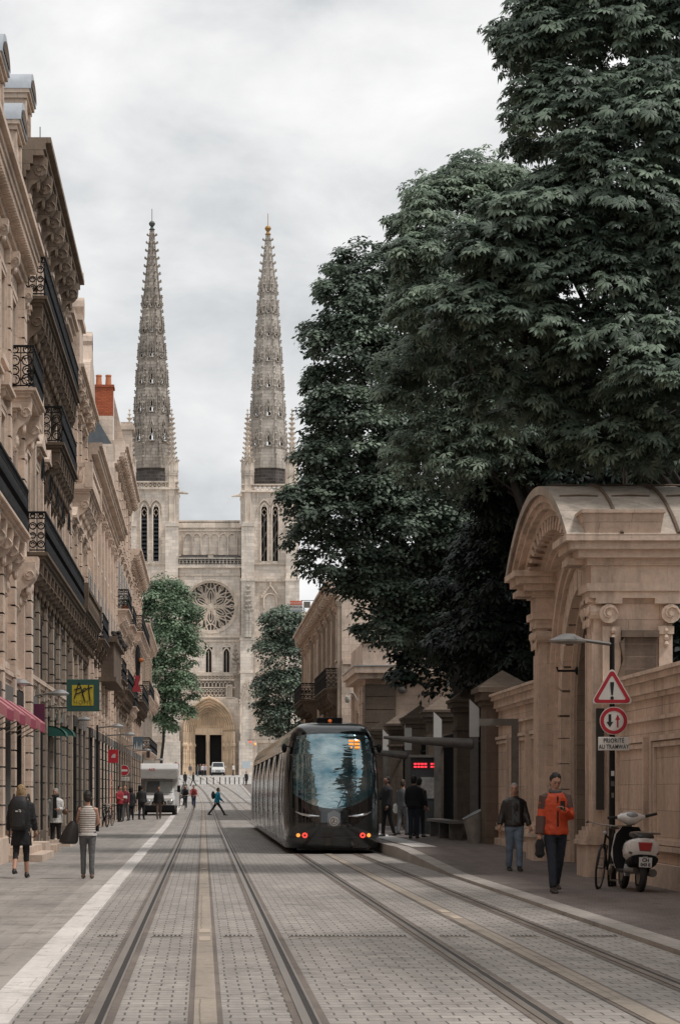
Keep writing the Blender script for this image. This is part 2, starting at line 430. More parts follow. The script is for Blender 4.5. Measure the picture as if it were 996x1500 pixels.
# ================================================================ cathedral (its front stands 366 m up the street)
YC=366.0
def cx(p): return PX(p,YC)
def cz(p): return PZ(p,YC)
K=YC/F
cath=thing('cathedral','gothic cathedral with two crocketed spires, rose window and pointed portal closing the street','cathedral',(cx(308),YC,GZ(YC)))
G0=GZ(YC)-.5
def cbox(mb,a,b,top,bot,d0,d1):   # px,px,py,py, depths measured from the front plane (negative = towards us)
    return mb.box(cx(a),cx(b),YC+d0,YC+d1,cz(top),cz(bot) if bot is not None else G0)
def qbars(mb,a,b,top,bot,y0,y1,n,w=.1,style='x'):
    """pierced gothic parapet: quatrefoil-like crossing ribs in a frame"""
    X0,X1,Z1,Z0=cx(a),cx(b),cz(top),cz(bot)
    mb.box(X0,X1,y0-.1,y1+.1,Z1-.22,Z1); mb.box(X0,X1,y0-.06,y1+.06,Z0,Z0+.22)
    zc=(Z0+Z1)/2; h=(Z1-Z0-.44)/2; cw=(X1-X0)/n
    for i in range(n):
        xc=X0+cw*(i+.5); r=min(cw,2*h)*.48
        mb.box(xc-cw/2-.05,xc-cw/2+.05,y0,y1,Z0+.22,Z1-.22)
        if style=='x':
            for s in (1,-1):
                mb.tube([(xc-cw/2,(y0+y1)/2,zc-s*h),(xc,(y0+y1)/2,zc+0*s),(xc+cw/2,(y0+y1)/2,zc+s*h)],w*.8,4)
        else:
            o=arc(xc,zc,r,0,360,10)[:-1]; ii=arc(xc,zc,r*.72,0,360,10)[:-1]
            mb.band(ii,o,'y',y0,y1,closed=True)
    return mb
# --- central wall, with a round hole for the rose built from bands
RX,RZ,RR=cx(309),cz(888),cx(309+37.5)-cx(309)
mb=MB()
cbox(mb,258,352,830,842,0,6)
# wall round the rose: square frame 262..354 x 842..934 made of four corner fans
n=40
circ=[(RX+RR*math.cos(2*PI*i/n),RZ+RR*math.sin(2*PI*i/n)) for i in range(n)]
hx0,hx1,hz0,hz1=cx(258),cx(352),cz(934),cz(842)
sq=[]
for i in range(n):
    c,s=math.cos(2*PI*i/n),math.sin(2*PI*i/n)
    tx=((hx1-RX) if c>0 else (hx0-RX))/c if abs(c)>1e-6 else 1e9
    tz=((hz1-RZ) if s>0 else (hz0-RZ))/s if abs(s)>1e-6 else 1e9
    t=min(tx,tz); sq.append((RX+c*t,RZ+s*t))
for i,(a,b) in enumerate(zip(list(range(n)),[(k+1)%n for k in range(n)])):
    A=[circ[a],sq[a]]; 
    # add the true corner if the two square points lie on different sides
    pa,pb=sq[a],sq[b]
    pts=[circ[a],pa]
    if abs(pa[0]-pb[0])>1e-6 and abs(pa[1]-pb[1])>1e-6:
        pts.append((hx1 if max(pa[0],pb[0])>RX else hx0, hz1 if max(pa[1],pb[1])>RZ else hz0))
    pts+=[pb,circ[b]]
    mb.prism(pts,'y',YC,YC+1.6)
cbox(mb,258,352,934,948,.0,6)
# lancet window zone: piers between y 948 and 986, windows at 302-310 and 328-336
for a,b in ((258,300.5),(311.5,326.5),(337.5,352)): cbox(mb,a,b,948,988,0,6)
cbox(mb,258,352,988,1024,.6,6)
# above the portal and beside it
PC,PSP,PH=cx(306.5),cz(1070),cz(1021)-cz(1070)
def po(hwpx,hpx,n=12,jamb=cz(1070)-cz(1138)):
    return gothic(PC,PSP,hwpx*K,hpx*K,n,jamb)
outer=po(38,49)
frame=[(cx(262),z) if x<PC-.01 else ((cx(352),z) if x>PC+.01 else (PC,cz(1022.5))) for x,z in outer]
frame=[]
for i,(x,z) in enumerate(outer):
    t=i/(len(outer)-1)
    if x<PC-1e-3: 
        k=min(1,max(0,(z-PSP)/(outer[len(outer)//2][1]-PSP))); 
        frame.append((cx(262)+(PC-cx(262))*max(0,(k-.6)/.4), max(z,PSP if z>=PSP else z) if k<.6 else cz(1022.5)) if z>=PSP-1e-6 else (cx(262),z))
    elif x>PC+1e-3:
        k=min(1,max(0,(z-PSP)/(outer[len(outer)//2][1]-PSP)))
        frame.append((cx(352)+(PC-cx(352))*max(0,(k-.6)/.4), z if k<.6 else cz(1022.5)) if z>=PSP-1e-6 else (cx(352),z))
    else: frame.append((PC,cz(1022.5)))
mb.band(outer,frame,'y',YC-.6,YC+2.5)
cbox(mb,262,271,1024,1066,.0,2); cbox(mb,342,352,1024,1066,.0,2)
# upper screen wall with blind arcade
cbox(mb,262,353,772,829,1.2,6)
wallc=mb.build('wall',W['cath'],cath)
mb=MB()
cbox(mb,262,354,767,772,.9,6.2); cbox(mb,258,354,829,832,-.5,1); cbox(mb,260,354,931,934,-.35,.4); cbox(mb,260,354,938,940,-.25,.3); cbox(mb,262,352,841,843.5,-.2,.3)
cbox(mb,288,345,985,988,-.4,.5); cbox(mb,286,345,1021,1023.5,-.7,.6); cbox(mb,262,354,775,777,1.0,1.3); cbox(mb,262,354,812,814,1.0,1.3)
for i in range(7):   # blind arcade shafts and heads
    p=269+i*13.0
    cbox(mb,p-.7,p+.7,782,814,.85,1.25)
    if i<6:
        q=gothic(cx(p+6.5),cz(786),5.6*K,6.5*K,5); qi=gothic(cx(p+6.5),cz(786),4.6*K,5.0*K,5)
        mb.band(qi,q,'y',YC+.85,YC+1.25)
        r=gothic(cx(p+6.5),cz(781),3.2*K,3*K,4); ri=gothic(cx(p+6.5),cz(781),2.4*K,2*K,4); mb.band(ri,r,'y',YC+.95,YC+1.22)
mb.build('string_course',W['cathtrim'],cath)
qbars(MB(),262,352,761,767,YC+1.0,YC+1.4,16).build('balustrade',W['cathtrim'],cath)
qbars(MB(),258,354,817,829,YC-.3,YC+.1,18,.1,'o').build('balustrade',W['spire2'],cath)
mb=MB(); cbox(mb,305,313,812,817,-.1,.5); mb.prism([(cx(304),cz(812)),(cx(314),cz(812)),(cx(309),cz(809))],'y',YC-.2,YC+.6); mb.build('niche_roof',W['cathtrim'],cath)
# roof lead behind the upper screen and the gallery shadow
cbox(MB(),266,350,812.5,817,.2,1.1).build('gallery_roof',W['darkroof'],cath)
# --- rose window
rose=cbox(MB(),268,350,846,930,1.3,1.4).build('rose_glass',mat('old stained glass',(.075,.07,.065),.4,var=.5,vs=1.5,obj=False),cath)
mb=MB(); P=lambda r,t:(RX+RR*r*math.cos(t),YC+.9,RZ+RR*r*math.sin(t))
for r0,r1,d0,d1 in ((.93,1.0,.1,1.2),(1.0,1.07,-.15,.2)):
    mb.band(arc(RX,RZ,RR*r0,0,360,48)[:-1],arc(RX,RZ,RR*r1,0,360,48)[:-1],'y',YC+d0,YC+d1,closed=True)
for k in range(6):        # six large flowing petals, subdivided
    t0=PI/2+k*PI/3
    for s in (-1,1):
        pts=[P(.08,t0)]+[P(r,t0+s*a) for r,a in ((.22,.33),(.38,.40),(.52,.30),(.66,.10),(.72,0))]
        mb.tube(pts,.13,4)
        pts=[P(.08,t0+PI/6),P(.3,t0+s*.50),P(.5,t0+s*.46),P(.66,t0+s*.30),P(.82,t0+s*.22),P(.95,t0+s*.33)]
        mb.tube(pts,.13,4)
        mb.tube([P(.66,t0+s*.09),P(.80,t0+s*.20),P(.94,t0+s*.12)],.10,4)
        mb.tube([P(.50,t0+s*.46),P(.68,t0+s*.50),P(.84,t0+s*.42),P(.95,t0+s*.50)],.10,4)
        mb.tube([P(.2,t0+s*.12),P(.36,t0+s*.16),P(.5,t0+s*.10),P(.6,t0)],.09,4)
    mb.tube([P(.55,t0+PI/6),P(.95,t0+PI/6)],.09,4)
    mb.tube([P(.72,t0),P(.95,t0)],.09,4)
mb.ell((RX,YC+.9,RZ),.5,.25,.5)
mb.build('rose_tracery',W['cathtrim'],cath)
# --- lancets below the rose
for a,b in ((302,310),(328,336)):
    c=(a+b)/2
    w=MB(); 
    g=cbox(MB(),a-2,b+2,944,990,.75,.85).build('window',W['void'],cath)
    w.band(gothic(cx(c),cz(957),4*K,7*K,6,29*K),gothic(cx(c),cz(957),6*K,9.5*K,6,29*K),'y',YC+.05,YC+.7)
    w.band(gothic(cx(c),cz(953),9.5*K,9*K,6,8*K),gothic(cx(c),cz(953),11*K,11*K,6,8*K),'y',YC-.12,YC+.2)
    w.box(cx(c)-.06,cx(c)+.06,YC+.5,YC+.62,cz(986),cz(953))
    w.build('frame',W['cathtrim'],g)
# --- pierced gallery over the portal
qbars(MB(),288,343,988,997,YC-.5,YC-.2,10).build('balustrade',W['cathtrim'],cath)
mb=MB()
for i in range(9):
    c=292.5+i*5.4; 
    mb.band(gothic(cx(c),cz(1003),2.0*K,3.4*K,4,3*K),gothic(cx(c),cz(1003),2.7*K,4.6*K,4,3*K),'y',YC-.4,YC-.1)
    mb.band(arc(cx(c),cz(1012),1.6*K,0,360,8)[:-1],arc(cx(c),cz(1012),2.5*K,0,360,8)[:-1],'y',YC-.4,YC-.1,closed=True)
    mb.tube([(cx(c-2.7),YC-.25,cz(1020)),(cx(c),YC-.25,cz(1016)),(cx(c+2.7),YC-.25,cz(1020))],.1,4)
cbox(mb,286,345,1006.5,1008.2,-.45,-.1)
mb.build('gallery_tracery',W['cathtrim'],cath)
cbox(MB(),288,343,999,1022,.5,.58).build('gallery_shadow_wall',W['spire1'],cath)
mb=MB(); cbox(mb,331,341,1003,1024,-.6,0); mb.band(gothic(cx(336),cz(1009),3*K,4*K,5,12*K),gothic(cx(336),cz(1009),4*K,6*K,5,12*K),'y',YC-.9,YC-.5); mb.build('niche',W['cathtrim'],cath)
# --- portal: nested orders, each set further back
portal=thing('portal',None,None,(PC,YC,GZ(YC))); portal.parent=cath; portal.location=Vector((PC,YC,GZ(YC)))-cath.location
hs_=[38,35,32,29,26,23,20.5]
hh_=[50,46,42,38,34,31,28]
for i in range(6):
    A=po(hs_[i+1],hh_[i+1]); B=po(hs_[i],hh_[i])
    mb=MB().band(A,B,'y',YC-1.6+i*.62,YC+3)
    # carved voussoirs along each order
    mid=[((a[0]+b[0])/2,(a[1]+b[1])/2) for a,b in zip(A,B)]
    for j in range(1,len(mid)-1):
        for t in (0,.5):
            q=(mid[j][0]+(mid[min(j+1,len(mid)-2)][0]-mid[j][0])*t, mid[j][1]+(mid[min(j+1,len(mid)-2)][1]-mid[j][1])*t)
            mb.ell((q[0],YC-1.6+i*.62,q[1]),.13,.16,.2,6,4)
    mb.build('archivolt',W['cathwarm'],portal)
    # jamb statues
    if i in (0,1,3,5):
        for s in (-1,1):
            xx=PC+s*(hs_[i]+hs_[i+1])/2*K; st=MB(); yy=YC-1.9+i*.62; zb=cz(1108)
            st.box(xx-.2,xx+.2,yy-.1,yy+.4,G0,zb-1.2)
            st.lathe([(.14,-.3),(.2,-.2),(.2,0),(.17,.7),(.21,1.25),(.12,1.5),(.13,1.7),(.05,1.95)],(xx,yy,zb-.9),8)
            st.lathe([(.26,0),(.3,.3),(.18,.5),(.04,1.0)],(xx,yy+.1,zb+1.5),6)
            st.build('jamb_statue',W['cathwarm'],portal)
tb=PC-20.3*K; te=PC+20.3*K
ty=[p for p in gothic(PC,cz(1066),20.4*K,24*K,10)]
MB().prism(ty,'y',YC+2.0,YC+2.4).build('tympanum',W['cathwarm'],portal)
mb=MB()
for row,(zz,k) in enumerate(((1062.5,14),(1055,9),(1050,5))):
    for i in range(k):
        xx=tb+(te-tb)*(.08+.06*row*2)+(te-tb)*(1-.16-.24*row)*i/(k-1)
        mb.ell((xx,YC+2.0,cz(zz)),.16,.2,.42,6,5); mb.ell((xx,YC+1.9,cz(zz)+.45),.1,.1,.12,6,4)
mb.box(tb,te,YC+1.85,YC+2.0,cz(1067),cz(1065.8)); mb.box(tb+.6,te-.6,YC+1.85,YC+2.0,cz(1059),cz(1058)); mb.box(tb+1,te-1,YC+1.85,YC+2,cz(1052.5),cz(1052))
mb.build('tympanum_relief',W['cathwarm'],portal)
mb=MB().box(tb,te,YC+1.7,YC+2.4,cz(1076),cz(1067)); mb.build('lintel',W['cathwarm'],portal)
mb=MB().box(cx(302),cx(307.5),YC+1.6,YC+2.6,G0,cz(1076)); mb.lathe([(.2,0),(.22,.5),(.17,1.6),(.1,1.9),(.12,2.1),(.04,2.3)],(cx(304.7),YC+1.4,cz(1105)),8); mb.build('trumeau',W['cathwarm'],portal)
mb=MB().box(tb,cx(286),YC+2,YC+2.6,G0,cz(1076)); mb.box(cx(325),te,YC+2,YC+2.6,G0,cz(1076)); mb.build('door_jamb',W['cathwarm'],portal)
for a,b in ((286,302),(307.5,325)):
    MB().box(cx(a),cx(b),YC+3.4,YC+3.5,G0,cz(1075)).build('door_opening',W['void'],portal)
MB().prism([(cx(258),cz(1139)),(cx(360),cz(1139)),(cx(360),G0),(cx(258),G0)],'y',YC-3.2,YC+3).build('steps',W['cath'],cath)
# --- towers
def crocket(mb,p,ax,s=.34):
    x,y,z=p; d=Vector(ax)
    mb.tube([(x,y,z-.12),(x+d.x*s*.8,y+d.y*s*.8,z-.02),(x+d.x*s*1.35,y+d.y*s*1.35,z+.16)],.1,5,[.12,.1,.14])
def pinnacle(name,xc,yc,zb,zg,zt,r,m,par,base=True):
    """octagonal turret from zb, gablets at zg, crocketed spirelet up to zt"""
    mb=MB(); oc=lambda rr,z:[(xc+rr*math.cos(PI/8+k*PI/4),yc+rr*math.sin(PI/8+k*PI/4),z) for k in range(8)]
    mb.loft([oc(r,zb),oc(r,zg)])
    for k in range(8):
        a=PI/8+k*PI/4; mb.tube([(xc+r*math.cos(a),yc+r*math.sin(a),zb),(xc+r*math.cos(a),yc+r*math.sin(a),zg+.8)],r*.1,4)
        a=k*PI/4; X,Y=xc+r*1.0*math.cos(a),yc+r*1.0*math.sin(a); t=Vector((-math.sin(a),math.cos(a),0)); w=r*.42
        mb.add([(X-t.x*w,Y-t.y*w,zg-.6),(X+t.x*w,Y+t.y*w,zg-.6),(X+t.x*w,Y+t.y*w,zg),(X*1.0,Y,zg+r*1.5),(X-t.x*w,Y-t.y*w,zg),(xc,yc,zg+r*.9)],[(0,1,2,3,4),(3,2,5),(4,3,5)])
        crocket(mb,(X,Y,zg+r*1.5),(math.cos(a),math.sin(a),0),.12)
        mb.tube([(xc+r*1.05*math.cos(a+PI/8),yc+r*1.05*math.sin(a+PI/8),zg-.3),(xc+r*1.02*math.cos(a+PI/8),yc+r*1.02*math.sin(a+PI/8),zg+r*1.9)],.1,4,[.14,.03])
    mb.loft([oc(r*1.12,zg-.9),oc(r*1.15,zg-.65)])
    mb.loft([oc(r*.72,zg),oc(.07,zt)])
    z=zg+r*1.2; i=0
    while z<zt-.3:
        q=r*.72*(1-(z-zg)/(zt-zg))+.05
        for k in range(8):
            a=PI/8+k*PI/4; crocket(mb,(xc+q*math.cos(a),yc+q*math.sin(a),z),(math.cos(a),math.sin(a),0),.2)
        z+=.75
    mb.lathe([(.06,0),(.28,.12),(.28,.25),(.06,.35),(.05,.7),(.2,.85),(.02,1.1)],(xc,yc,zt-.3),6)
    return mb.build(name,m,par)
def spire(xc_px,top_px,rad,mt,bands,par,ballm):
    xc=cx(xc_px); yc=YC+5.2
    def rr(y): # half width in px at image height y
        for (a,ra),(b,rb) in zip(rad,rad[1:]):
            if y<=b: return (ra+(rb-ra)*(y-a)/(b-a))*K
        return rad[-1][1]*K
    ys=[top_px]+sorted(set([v for b in bands for v in (b[0],b[1])]))+[682]
    mb=MB(); tr=MB()
    def corner(k,y,e=1.0): 
        a=PI/8+k*PI/4; q=rr(y)*e/math.cos(PI/8); return Vector((xc+q*math.cos(a),yc+q*math.sin(a),cz(y)))
    for a,b in zip(ys,ys[1:]):
        hole=None
        for B in bands:
            if abs(B[0]-a)<.1: hole=B
        for k in range(8):
            p0,p1=corner(k,b),corner(k+1,b); q0,q1=corner(k,a),corner(k+1,a)
            if not hole:
                mb.add([p0,p1,q1,q0],[(0,1,2,3)]); continue
            def uv(u,v):  # v 0 bottom..1 top
                return (p0*(1-u)+p1*u)*(1-v)+(q0*(1-u)+q1*u)*v
            rows=[(0,.5,.5),(.08,.5,.5),(.12,.34,.66),(.3,.34,.66),(.36,.46,.54),(.42,.40,.60),(.62,.42,.58),(.8,.5,.5),(1,.5,.5)]
            for (v0,l0,r0),(v1,l1,r1) in zip(rows,rows[1:]):
                if l0==.5 and l1==.5: mb.add([uv(0,v0),uv(1,v0),uv(1,v1),uv(0,v1)],[(0,1,2,3)])
                else:
                    mb.add([uv(0,v0),uv(l0,v0),uv(l1,v1),uv(0,v1)],[(0,1,2,3)])
                    mb.add([uv(r0,v0),uv(1,v0),uv(1,v1),uv(r1,v1)],[(0,1,2,3)])
            nrm=((p1-p0).cross(q0-p0)).normalized()*.22
            ctr=Vector((xc,yc,0))
            if nrm.dot(Vector((p0.x-xc,p0.y-yc,0)))<0: nrm=-nrm
            for L in ([(.34,.1),(.28,.22),(.34,.34),(.46,.38)],[(.66,.1),(.72,.22),(.66,.34),(.54,.38)],[(.34,.1),(.66,.1)],[(.40,.42),(.40,.62),(.5,.86)],[(.60,.42),(.60,.62),(.5,.86)],[(.22,.45),(.5,1.12)],[(.78,.45),(.5,1.12)]):
                tr.tube([uv(u,v)+nrm*.6 for u,v in L],.10,4)
            for u in (.12,.88): tr.tube([uv(u,.2)+nrm,uv(u,1.0)+nrm*1.4],.10,4,[.12,.06])
    mb.build('spire',mt,par)
    # crockets up the eight edges, ribs and rings
    y=top_px+8
    while y<668:
        for k in range(8):
            p=corner(k,y); a=PI/8+k*PI/4; crocket(tr,p,(math.cos(a),math.sin(a),0),.34 if y<440 else .28)
        y+=11.5 if y<430 else 10
    for k in range(8): tr.tube([corner(k,yy,1.01) for yy in ys],.12,4)
    for B in bands:
        tr.loft([[corner(k,B[1]+.6,1.02) for k in range(8)],[corner(k,B[1]-.8,1.05) for k in range(8)]])
    tr.build('spire_crockets',mt,par)
    t=(xc,yc,cz(top_px))
    MB().lathe([(.25,-.2),(.5,.05),(.3,.2),(.2,.45),(.45,.75),(.5,1.0),(.35,1.25),(.05,1.4),(.05,3.2),(.01,3.3)],t,10).build('finial_ball',ballm,par,True)
def tower(a,b,spx,top,rad,mt,bands,ballm,wins,tur,baly,louver,name):
    t=thing('tower',None,None,(cx(spx),YC,GZ(YC))); t.parent=cath; t.location=Vector((cx(spx),YC,GZ(YC)))-cath.location
    mb=MB()
    # shaft with real openings in the belfry stage
    xs=[a]; 
    for u,v in wins: xs+=[u,v]
    xs.append(b); wt,wb=742,822
    for i in range(0,len(xs),2): cbox(mb,xs[i],xs[i+1],wt,wb,0,1.2)
    cbox(mb,a,b,baly,wt,0,10.2); cbox(mb,a,b,wb,None,0,10.2)
    cbox(mb,a,a+4,wt,wb,1.2,10.2); cbox(mb,b-4,b,wt,wb,1.2,10.2); cbox(mb,a+4,b-4,wt,wb,9,10.2)
    mb.build('wall',W['cath'],t)
    for u,v in wins:
        c=(u+v)/2; hw=(v-u)/2
        g=cbox(MB(),u,v,wt-4,wb,.9,.98).build('window',W['void'],t)
        f=MB(); f.band(gothic(cx(c),cz(wt+6),hw*K,9*K,5,(wb-wt-6)*K),gothic(cx(c),cz(wt+6),(hw+2)*K,12*K,5,(wb-wt-6)*K),'y',YC-.25,YC+.5)
        f.band(gothic(cx(c),cz(wt+3),(hw+4)*K,12*K,5,8*K),gothic(cx(c),cz(wt+3),(hw+5)*K,14*K,5,8*K),'y',YC-.35,YC+.2)
        f.tube([(cx(u),YC+.3,cz(wt+8)),(cx(c),YC+.3,cz(wt+3)),(cx(v),YC+.3,cz(wt+8)),(cx(c),YC+.3,cz(wt+14)),(cx(u),YC+.3,cz(wt+8))],.1,4)
        f.build('window_surround',W['cathtrim'],g)
        if louver:
            l=MB(); z=cz(wb-1)
            while z<cz(wt+14): l.add([(cx(u),YC+.15,z),(cx(v),YC+.15,z),(cx(v),YC+.85,z+.45),(cx(u),YC+.85,z+.45),(cx(u),YC+.15,z+.08),(cx(v),YC+.15,z+.08),(cx(v),YC+.85,z+.53),(cx(u),YC+.85,z+.53)],[(0,1,2,3),(4,5,6,7),(0,1,5,4)]); z+=.62
            l.build('louvres',W['slate'],g)
        else:
            l=MB(); l.tube([(cx(c),YC+.6,cz(wb)),(cx(c),YC+.6,cz(wt+10))],.08,4)
            for q in range(3): l.tube([(cx(u),YC+.8,cz(wb-6-q*22)),(cx(v),YC+.8,cz(wb-22-q*22))],.12,4)
            l.build('bell_frame',W['spire1'],g)
    mb=MB(); cbox(mb,a-1,b+1,baly-1.5,baly+1.2,-.5,10.6); cbox(mb,a,b,848,852,-.5,.2); cbox(mb,a,b,825,827,-.3,.2); cbox(mb,a,b,937,940,-.5,.2); cbox(mb,a,b,985,987,-.4,.2); cbox(mb,a,b,1084,1088,-.7,.2)
    for i in range(5): cbox(mb,a+6+i*((b-a)-12)/4-.5,a+6+i*((b-a)-12)/4+.5,baly+3,baly+16,-.2,.1)
    # gargoyles
    mb.tube([(cx(b if tur[0]>spx else a),YC-.1,cz(baly+5)),(cx((b if tur[0]>spx else a)+(14 if tur[0]>spx else -14)),YC-.8,cz(baly+8))],.2,5,[.3,.12])
    mb.build('string_course',W['cathtrim'],t)
    qbars(MB(),a,b,baly-11,baly,YC-.2,YC+.1,12,.12).build('balustrade',W['cathtrim'],t)
    mb=MB(); o=[]
    for yy,e in ((682,26.5),(684,25),(704,25.2)):
        o.append([(cx(spx)+e*K/math.cos(PI/8)*math.cos(PI/8+k*PI/4),YC+5.2+e*K/math.cos(PI/8)*math.sin(PI/8+k*PI/4),cz(yy)) for k in range(8)])
    mb.loft(o); mb.build('spire_drum',W['darkroof'],t)
    spire(spx,top,rad,mt,bands,t,ballm)
    for i,tp in enumerate(tur):
        q=cx(tp); r=9*K
        pinnacle('turret',q,YC+.6,cz(770),cz(688),cz(605),r,W['spire2'] if tp<300 and 0 else W['cathtrim'],t)
        o=MB(); o.box(q-9.3*K,q+9.3*K,YC-1.0,YC+2,cz(848),cz(772)); o.prism([(q-10*K,cz(772)),(q+10*K,cz(772)),(q+6*K,cz(765)),(q-6*K,cz(765))],'y',YC-1.2,YC+2)
        o.box(q-10*K,q+10*K,YC-1.7,YC+2,cz(935),cz(848)); o.box(q-10.5*K,q+10.5*K,YC-1.85,YC+2,cz(852),cz(848.5))
        o.box(q-11*K,q+11*K,YC-2.3,YC+2,G0,cz(935)); o.box(q-12*K,q+12*K,YC-2.45,YC+2,cz(939.5),cz(936)); o.box(q-12*K,q+12*K,YC-2.45,YC+2,cz(987),cz(984)); o.box(q-13*K,q+13*K,YC-2.8,YC+2,G0,cz(1086))
        o.build('buttress',W['cath'],t)
    pinnacle('turret',cx(spx+26),YC+9.8,cz(716),cz(688),cz(604),7*K,W['cathtrim'],t)
    pinnacle('turret',cx(spx-26),YC+9.8,cz(716),cz(688),cz(608),7*K,W['cathtrim'],t)
    return t
radL=[(325,2),(340,4.2),(395,9),(457,14),(535,20.5),(602,24.5),(682,28)]
radR=[(332,2),(345,4.5),(400,10),(457,14),(535,19.5),(602,23.5),(682,27)]
bl=[(424,444),(460,482),(496,520),(534,560),(574,602),(614,645)]
br_=[(402,422),(433,454),(468,488),(502,526),(543,565),(583,608),(627,652)]
gold=mat('gilded ball',(.42,.24,.08),.5,.4); green=mat('verdigris copper',(.10,.115,.105),.6,.3)
tower(186,262,222,325,radL,W['spire1'],bl,green,((207.5,216),(225,233)),(252,190),716,True,'l')
t2=tower(354,436,394,332,radR,W['spire2'],br_,gold,((383,391.5),(399.5,407.5)),(363,428),720,False,'r')
# carved gothic panels on the right tower and the two gabled niches
mb=MB()
def gable(px,pt,pb,hw,d):
    q=cx(px)
    mb.tube([(q-hw*K,YC-d,cz(pb)),(q,YC-d,cz(pt)),(q+hw*K,YC-d,cz(pb))],.16,4)
    mb.band(gothic(q,cz(pb+2),hw*.62*K,(pb-pt)*.42*K,6,14*K),gothic(q,cz(pb+2),hw*.8*K,(pb-pt)*.52*K,6,14*K),'y',YC-d,YC-d+.4)
    mb.tube([(q,YC-d,cz(pt)),(q,YC-d,cz(pt-5))],.14,5,[.1,.2])
    for k in range(1,6):
        for s in (-1,1): crocket(mb,(q+s*hw*K*k/6,YC-d,cz(pt+(pb-pt)*k/6)),(s,0,.3),.2)
gable(361,1001,1032,10,2.6); gable(396,858,876,13,.4); gable(396,1001,1032,13,.6)
mb.tube([(cx(352),YC-2.6,cz(1033)),(cx(352),YC-2.6,cz(1075))],.15,4); mb.tube([(cx(371),YC-2.6,cz(1033)),(cx(371),YC-2.6,cz(1075))],.15,4)
mb.build('gabled_niches',W['cathtrim'],cath)
pinnacle('pinnacle',cx(363),YC-2.3,cz(935),cz(905),cz(858),6*K,W['spire2'],cath)
pinnacle('pinnacle',cx(345),YC-1.2,cz(990),cz(978),cz(952),3.5*K,W['spire1'],cath)
# nave and transept roof far behind
mb=MB(); mb.box(cx(240),cx(380),YC+10.3,YC+40,G0,cz(800)); mb.box(cx(436),cx(640),YC+8,YC+40,G0,cz(890)); mb.box(cx(60),cx(186),YC+8,YC+40,G0,cz(890)); mb.build('nave_wall',W['cath'],cath)
# ================================================================ street houses
def fbox(mb,XF,sx,d0,d1,y0,y1,z0,z1): return mb.box(XF+sx*d0,XF+sx*d1,y0,y1,z0,z1)
def volute(mb,XF,sx,p,h,zt,y0,w,d0=0,leaf=True):
    """carved S-scroll bracket: projects p from the wall, h tall, top at zt"""
    pts=[(0,0),(p,0),(p,-.10*h),(p*.97,-.22*h),(p*.86,-.36*h),(p*.62,-.46*h),(p*.42,-.52*h),(p*.30,-.66*h),(p*.30,-.84*h),(p*.2,-.97*h),(0,-h)]
    P_=[(XF+sx*(d0+a),zt+b) for a,b in pts]
    mb.prism(P_ if sx>0 else P_[::-1],'y',y0,y0+w)
    r=.24*min(p,h); cxx=XF+sx*(d0+p*.74); 
    for q,rr,zz in ((cxx,r,zt-.24*h),(XF+sx*(d0+p*.2),r*.55,zt-.86*h)):
        mb.tube([(q,y0-.03,zz),(q,y0+w+.03,zz)],rr,10)
        # spiral relief on both cheeks
        sp=[(q+sx*rr*(.92-.13*k)*math.cos(k*.9),y0-.035,zz+rr*(.92-.13*k)*math.sin(k*.9)) for k in range(6)]
        mb.tube(sp,rr*.13,4)
        mb.tube([(q,y0-.02,zz),(q,y0-.05,zz)],rr*.25,6)
    if leaf:
        for k in range(2):
            mb.ell((XF+sx*(d0+p*(.62-.30*k)),y0+w*.5,zt-h*(.50+.22*k)),.07,w*.42,.13*h,8,5)
def railing(XF,sx,d,y0,y1,z,h,m,par,d0=0,step=.19,ends=(1,1),lace=True,name='railing'):
    mb=MB(); X=XF+sx*d
    for zz,r in ((z+.05,.016),(z+h*.84,.012),(z+h,.026)): mb.box(X-r,X+r,y0,y1,zz-r,zz+r)
    n=max(1,int((y1-y0)/step)); s=(y1-y0)/n
    for i in range(n+1):
        y=y0+s*i; mb.box(X-.010,X+.010,y-.010,y+.010,z+.03,z+h)
        if lace and i<n:
            for zz,r in ((z+h*.92,s*.36),(z+h*.62,s*.46),(z+h*.36,s*.46),(z+h*.14,s*.4)):
                mb.tube([(X,y+s/2+r*math.cos(a),zz+r*math.sin(a)) for a in [2*PI*k/6 for k in range(6)]],.013,3,closed=True)
            mb.tube([(X,y,z+h*.1),(X+sx*.02,y+s*.8,z+h*.35),(X,y+s*.1,z+h*.55),(X,y+s,z+h*.8)],.018,3)
    for e,yy in ((0,y0),(1,y1)):
        if not ends[e]: continue
        xs=[XF+sx*d0,X]; xa,xb=min(xs),max(xs)
        for zz,r in ((z+.05,.016),(z+h*.84,.012),(z+h,.026)): mb.box(xa,xb,yy-r,yy+r,zz-r,zz+r)
        k=max(2,int((xb-xa)/.2)); c=(xb-xa)/k
        for i in range(k+1): mb.box(xa+c*i-.011,xa+c*i+.011,yy-.011,yy+.011,z+.03,z+h)
        for i in range(k):
            xc=xa+c*(i+.5)
            for zz,r in ((z+h*.92,c*.3),(z+h*.66,c*.42),(z+h*.42,c*.36),(z+h*.2,c*.42)):
                mb.tube([(xc+r*math.cos(a),yy,zz+r*math.sin(a)) for a in [2*PI*q/8 for q in range(8)]],.017,4,closed=True)
                mb.tube([(xc+r*.5*math.cos(a),yy,zz+r*.5*math.sin(a)) for a in [2*PI*q/6 for q in range(4)]],.016,4)
    return mb.build(name,m,par)
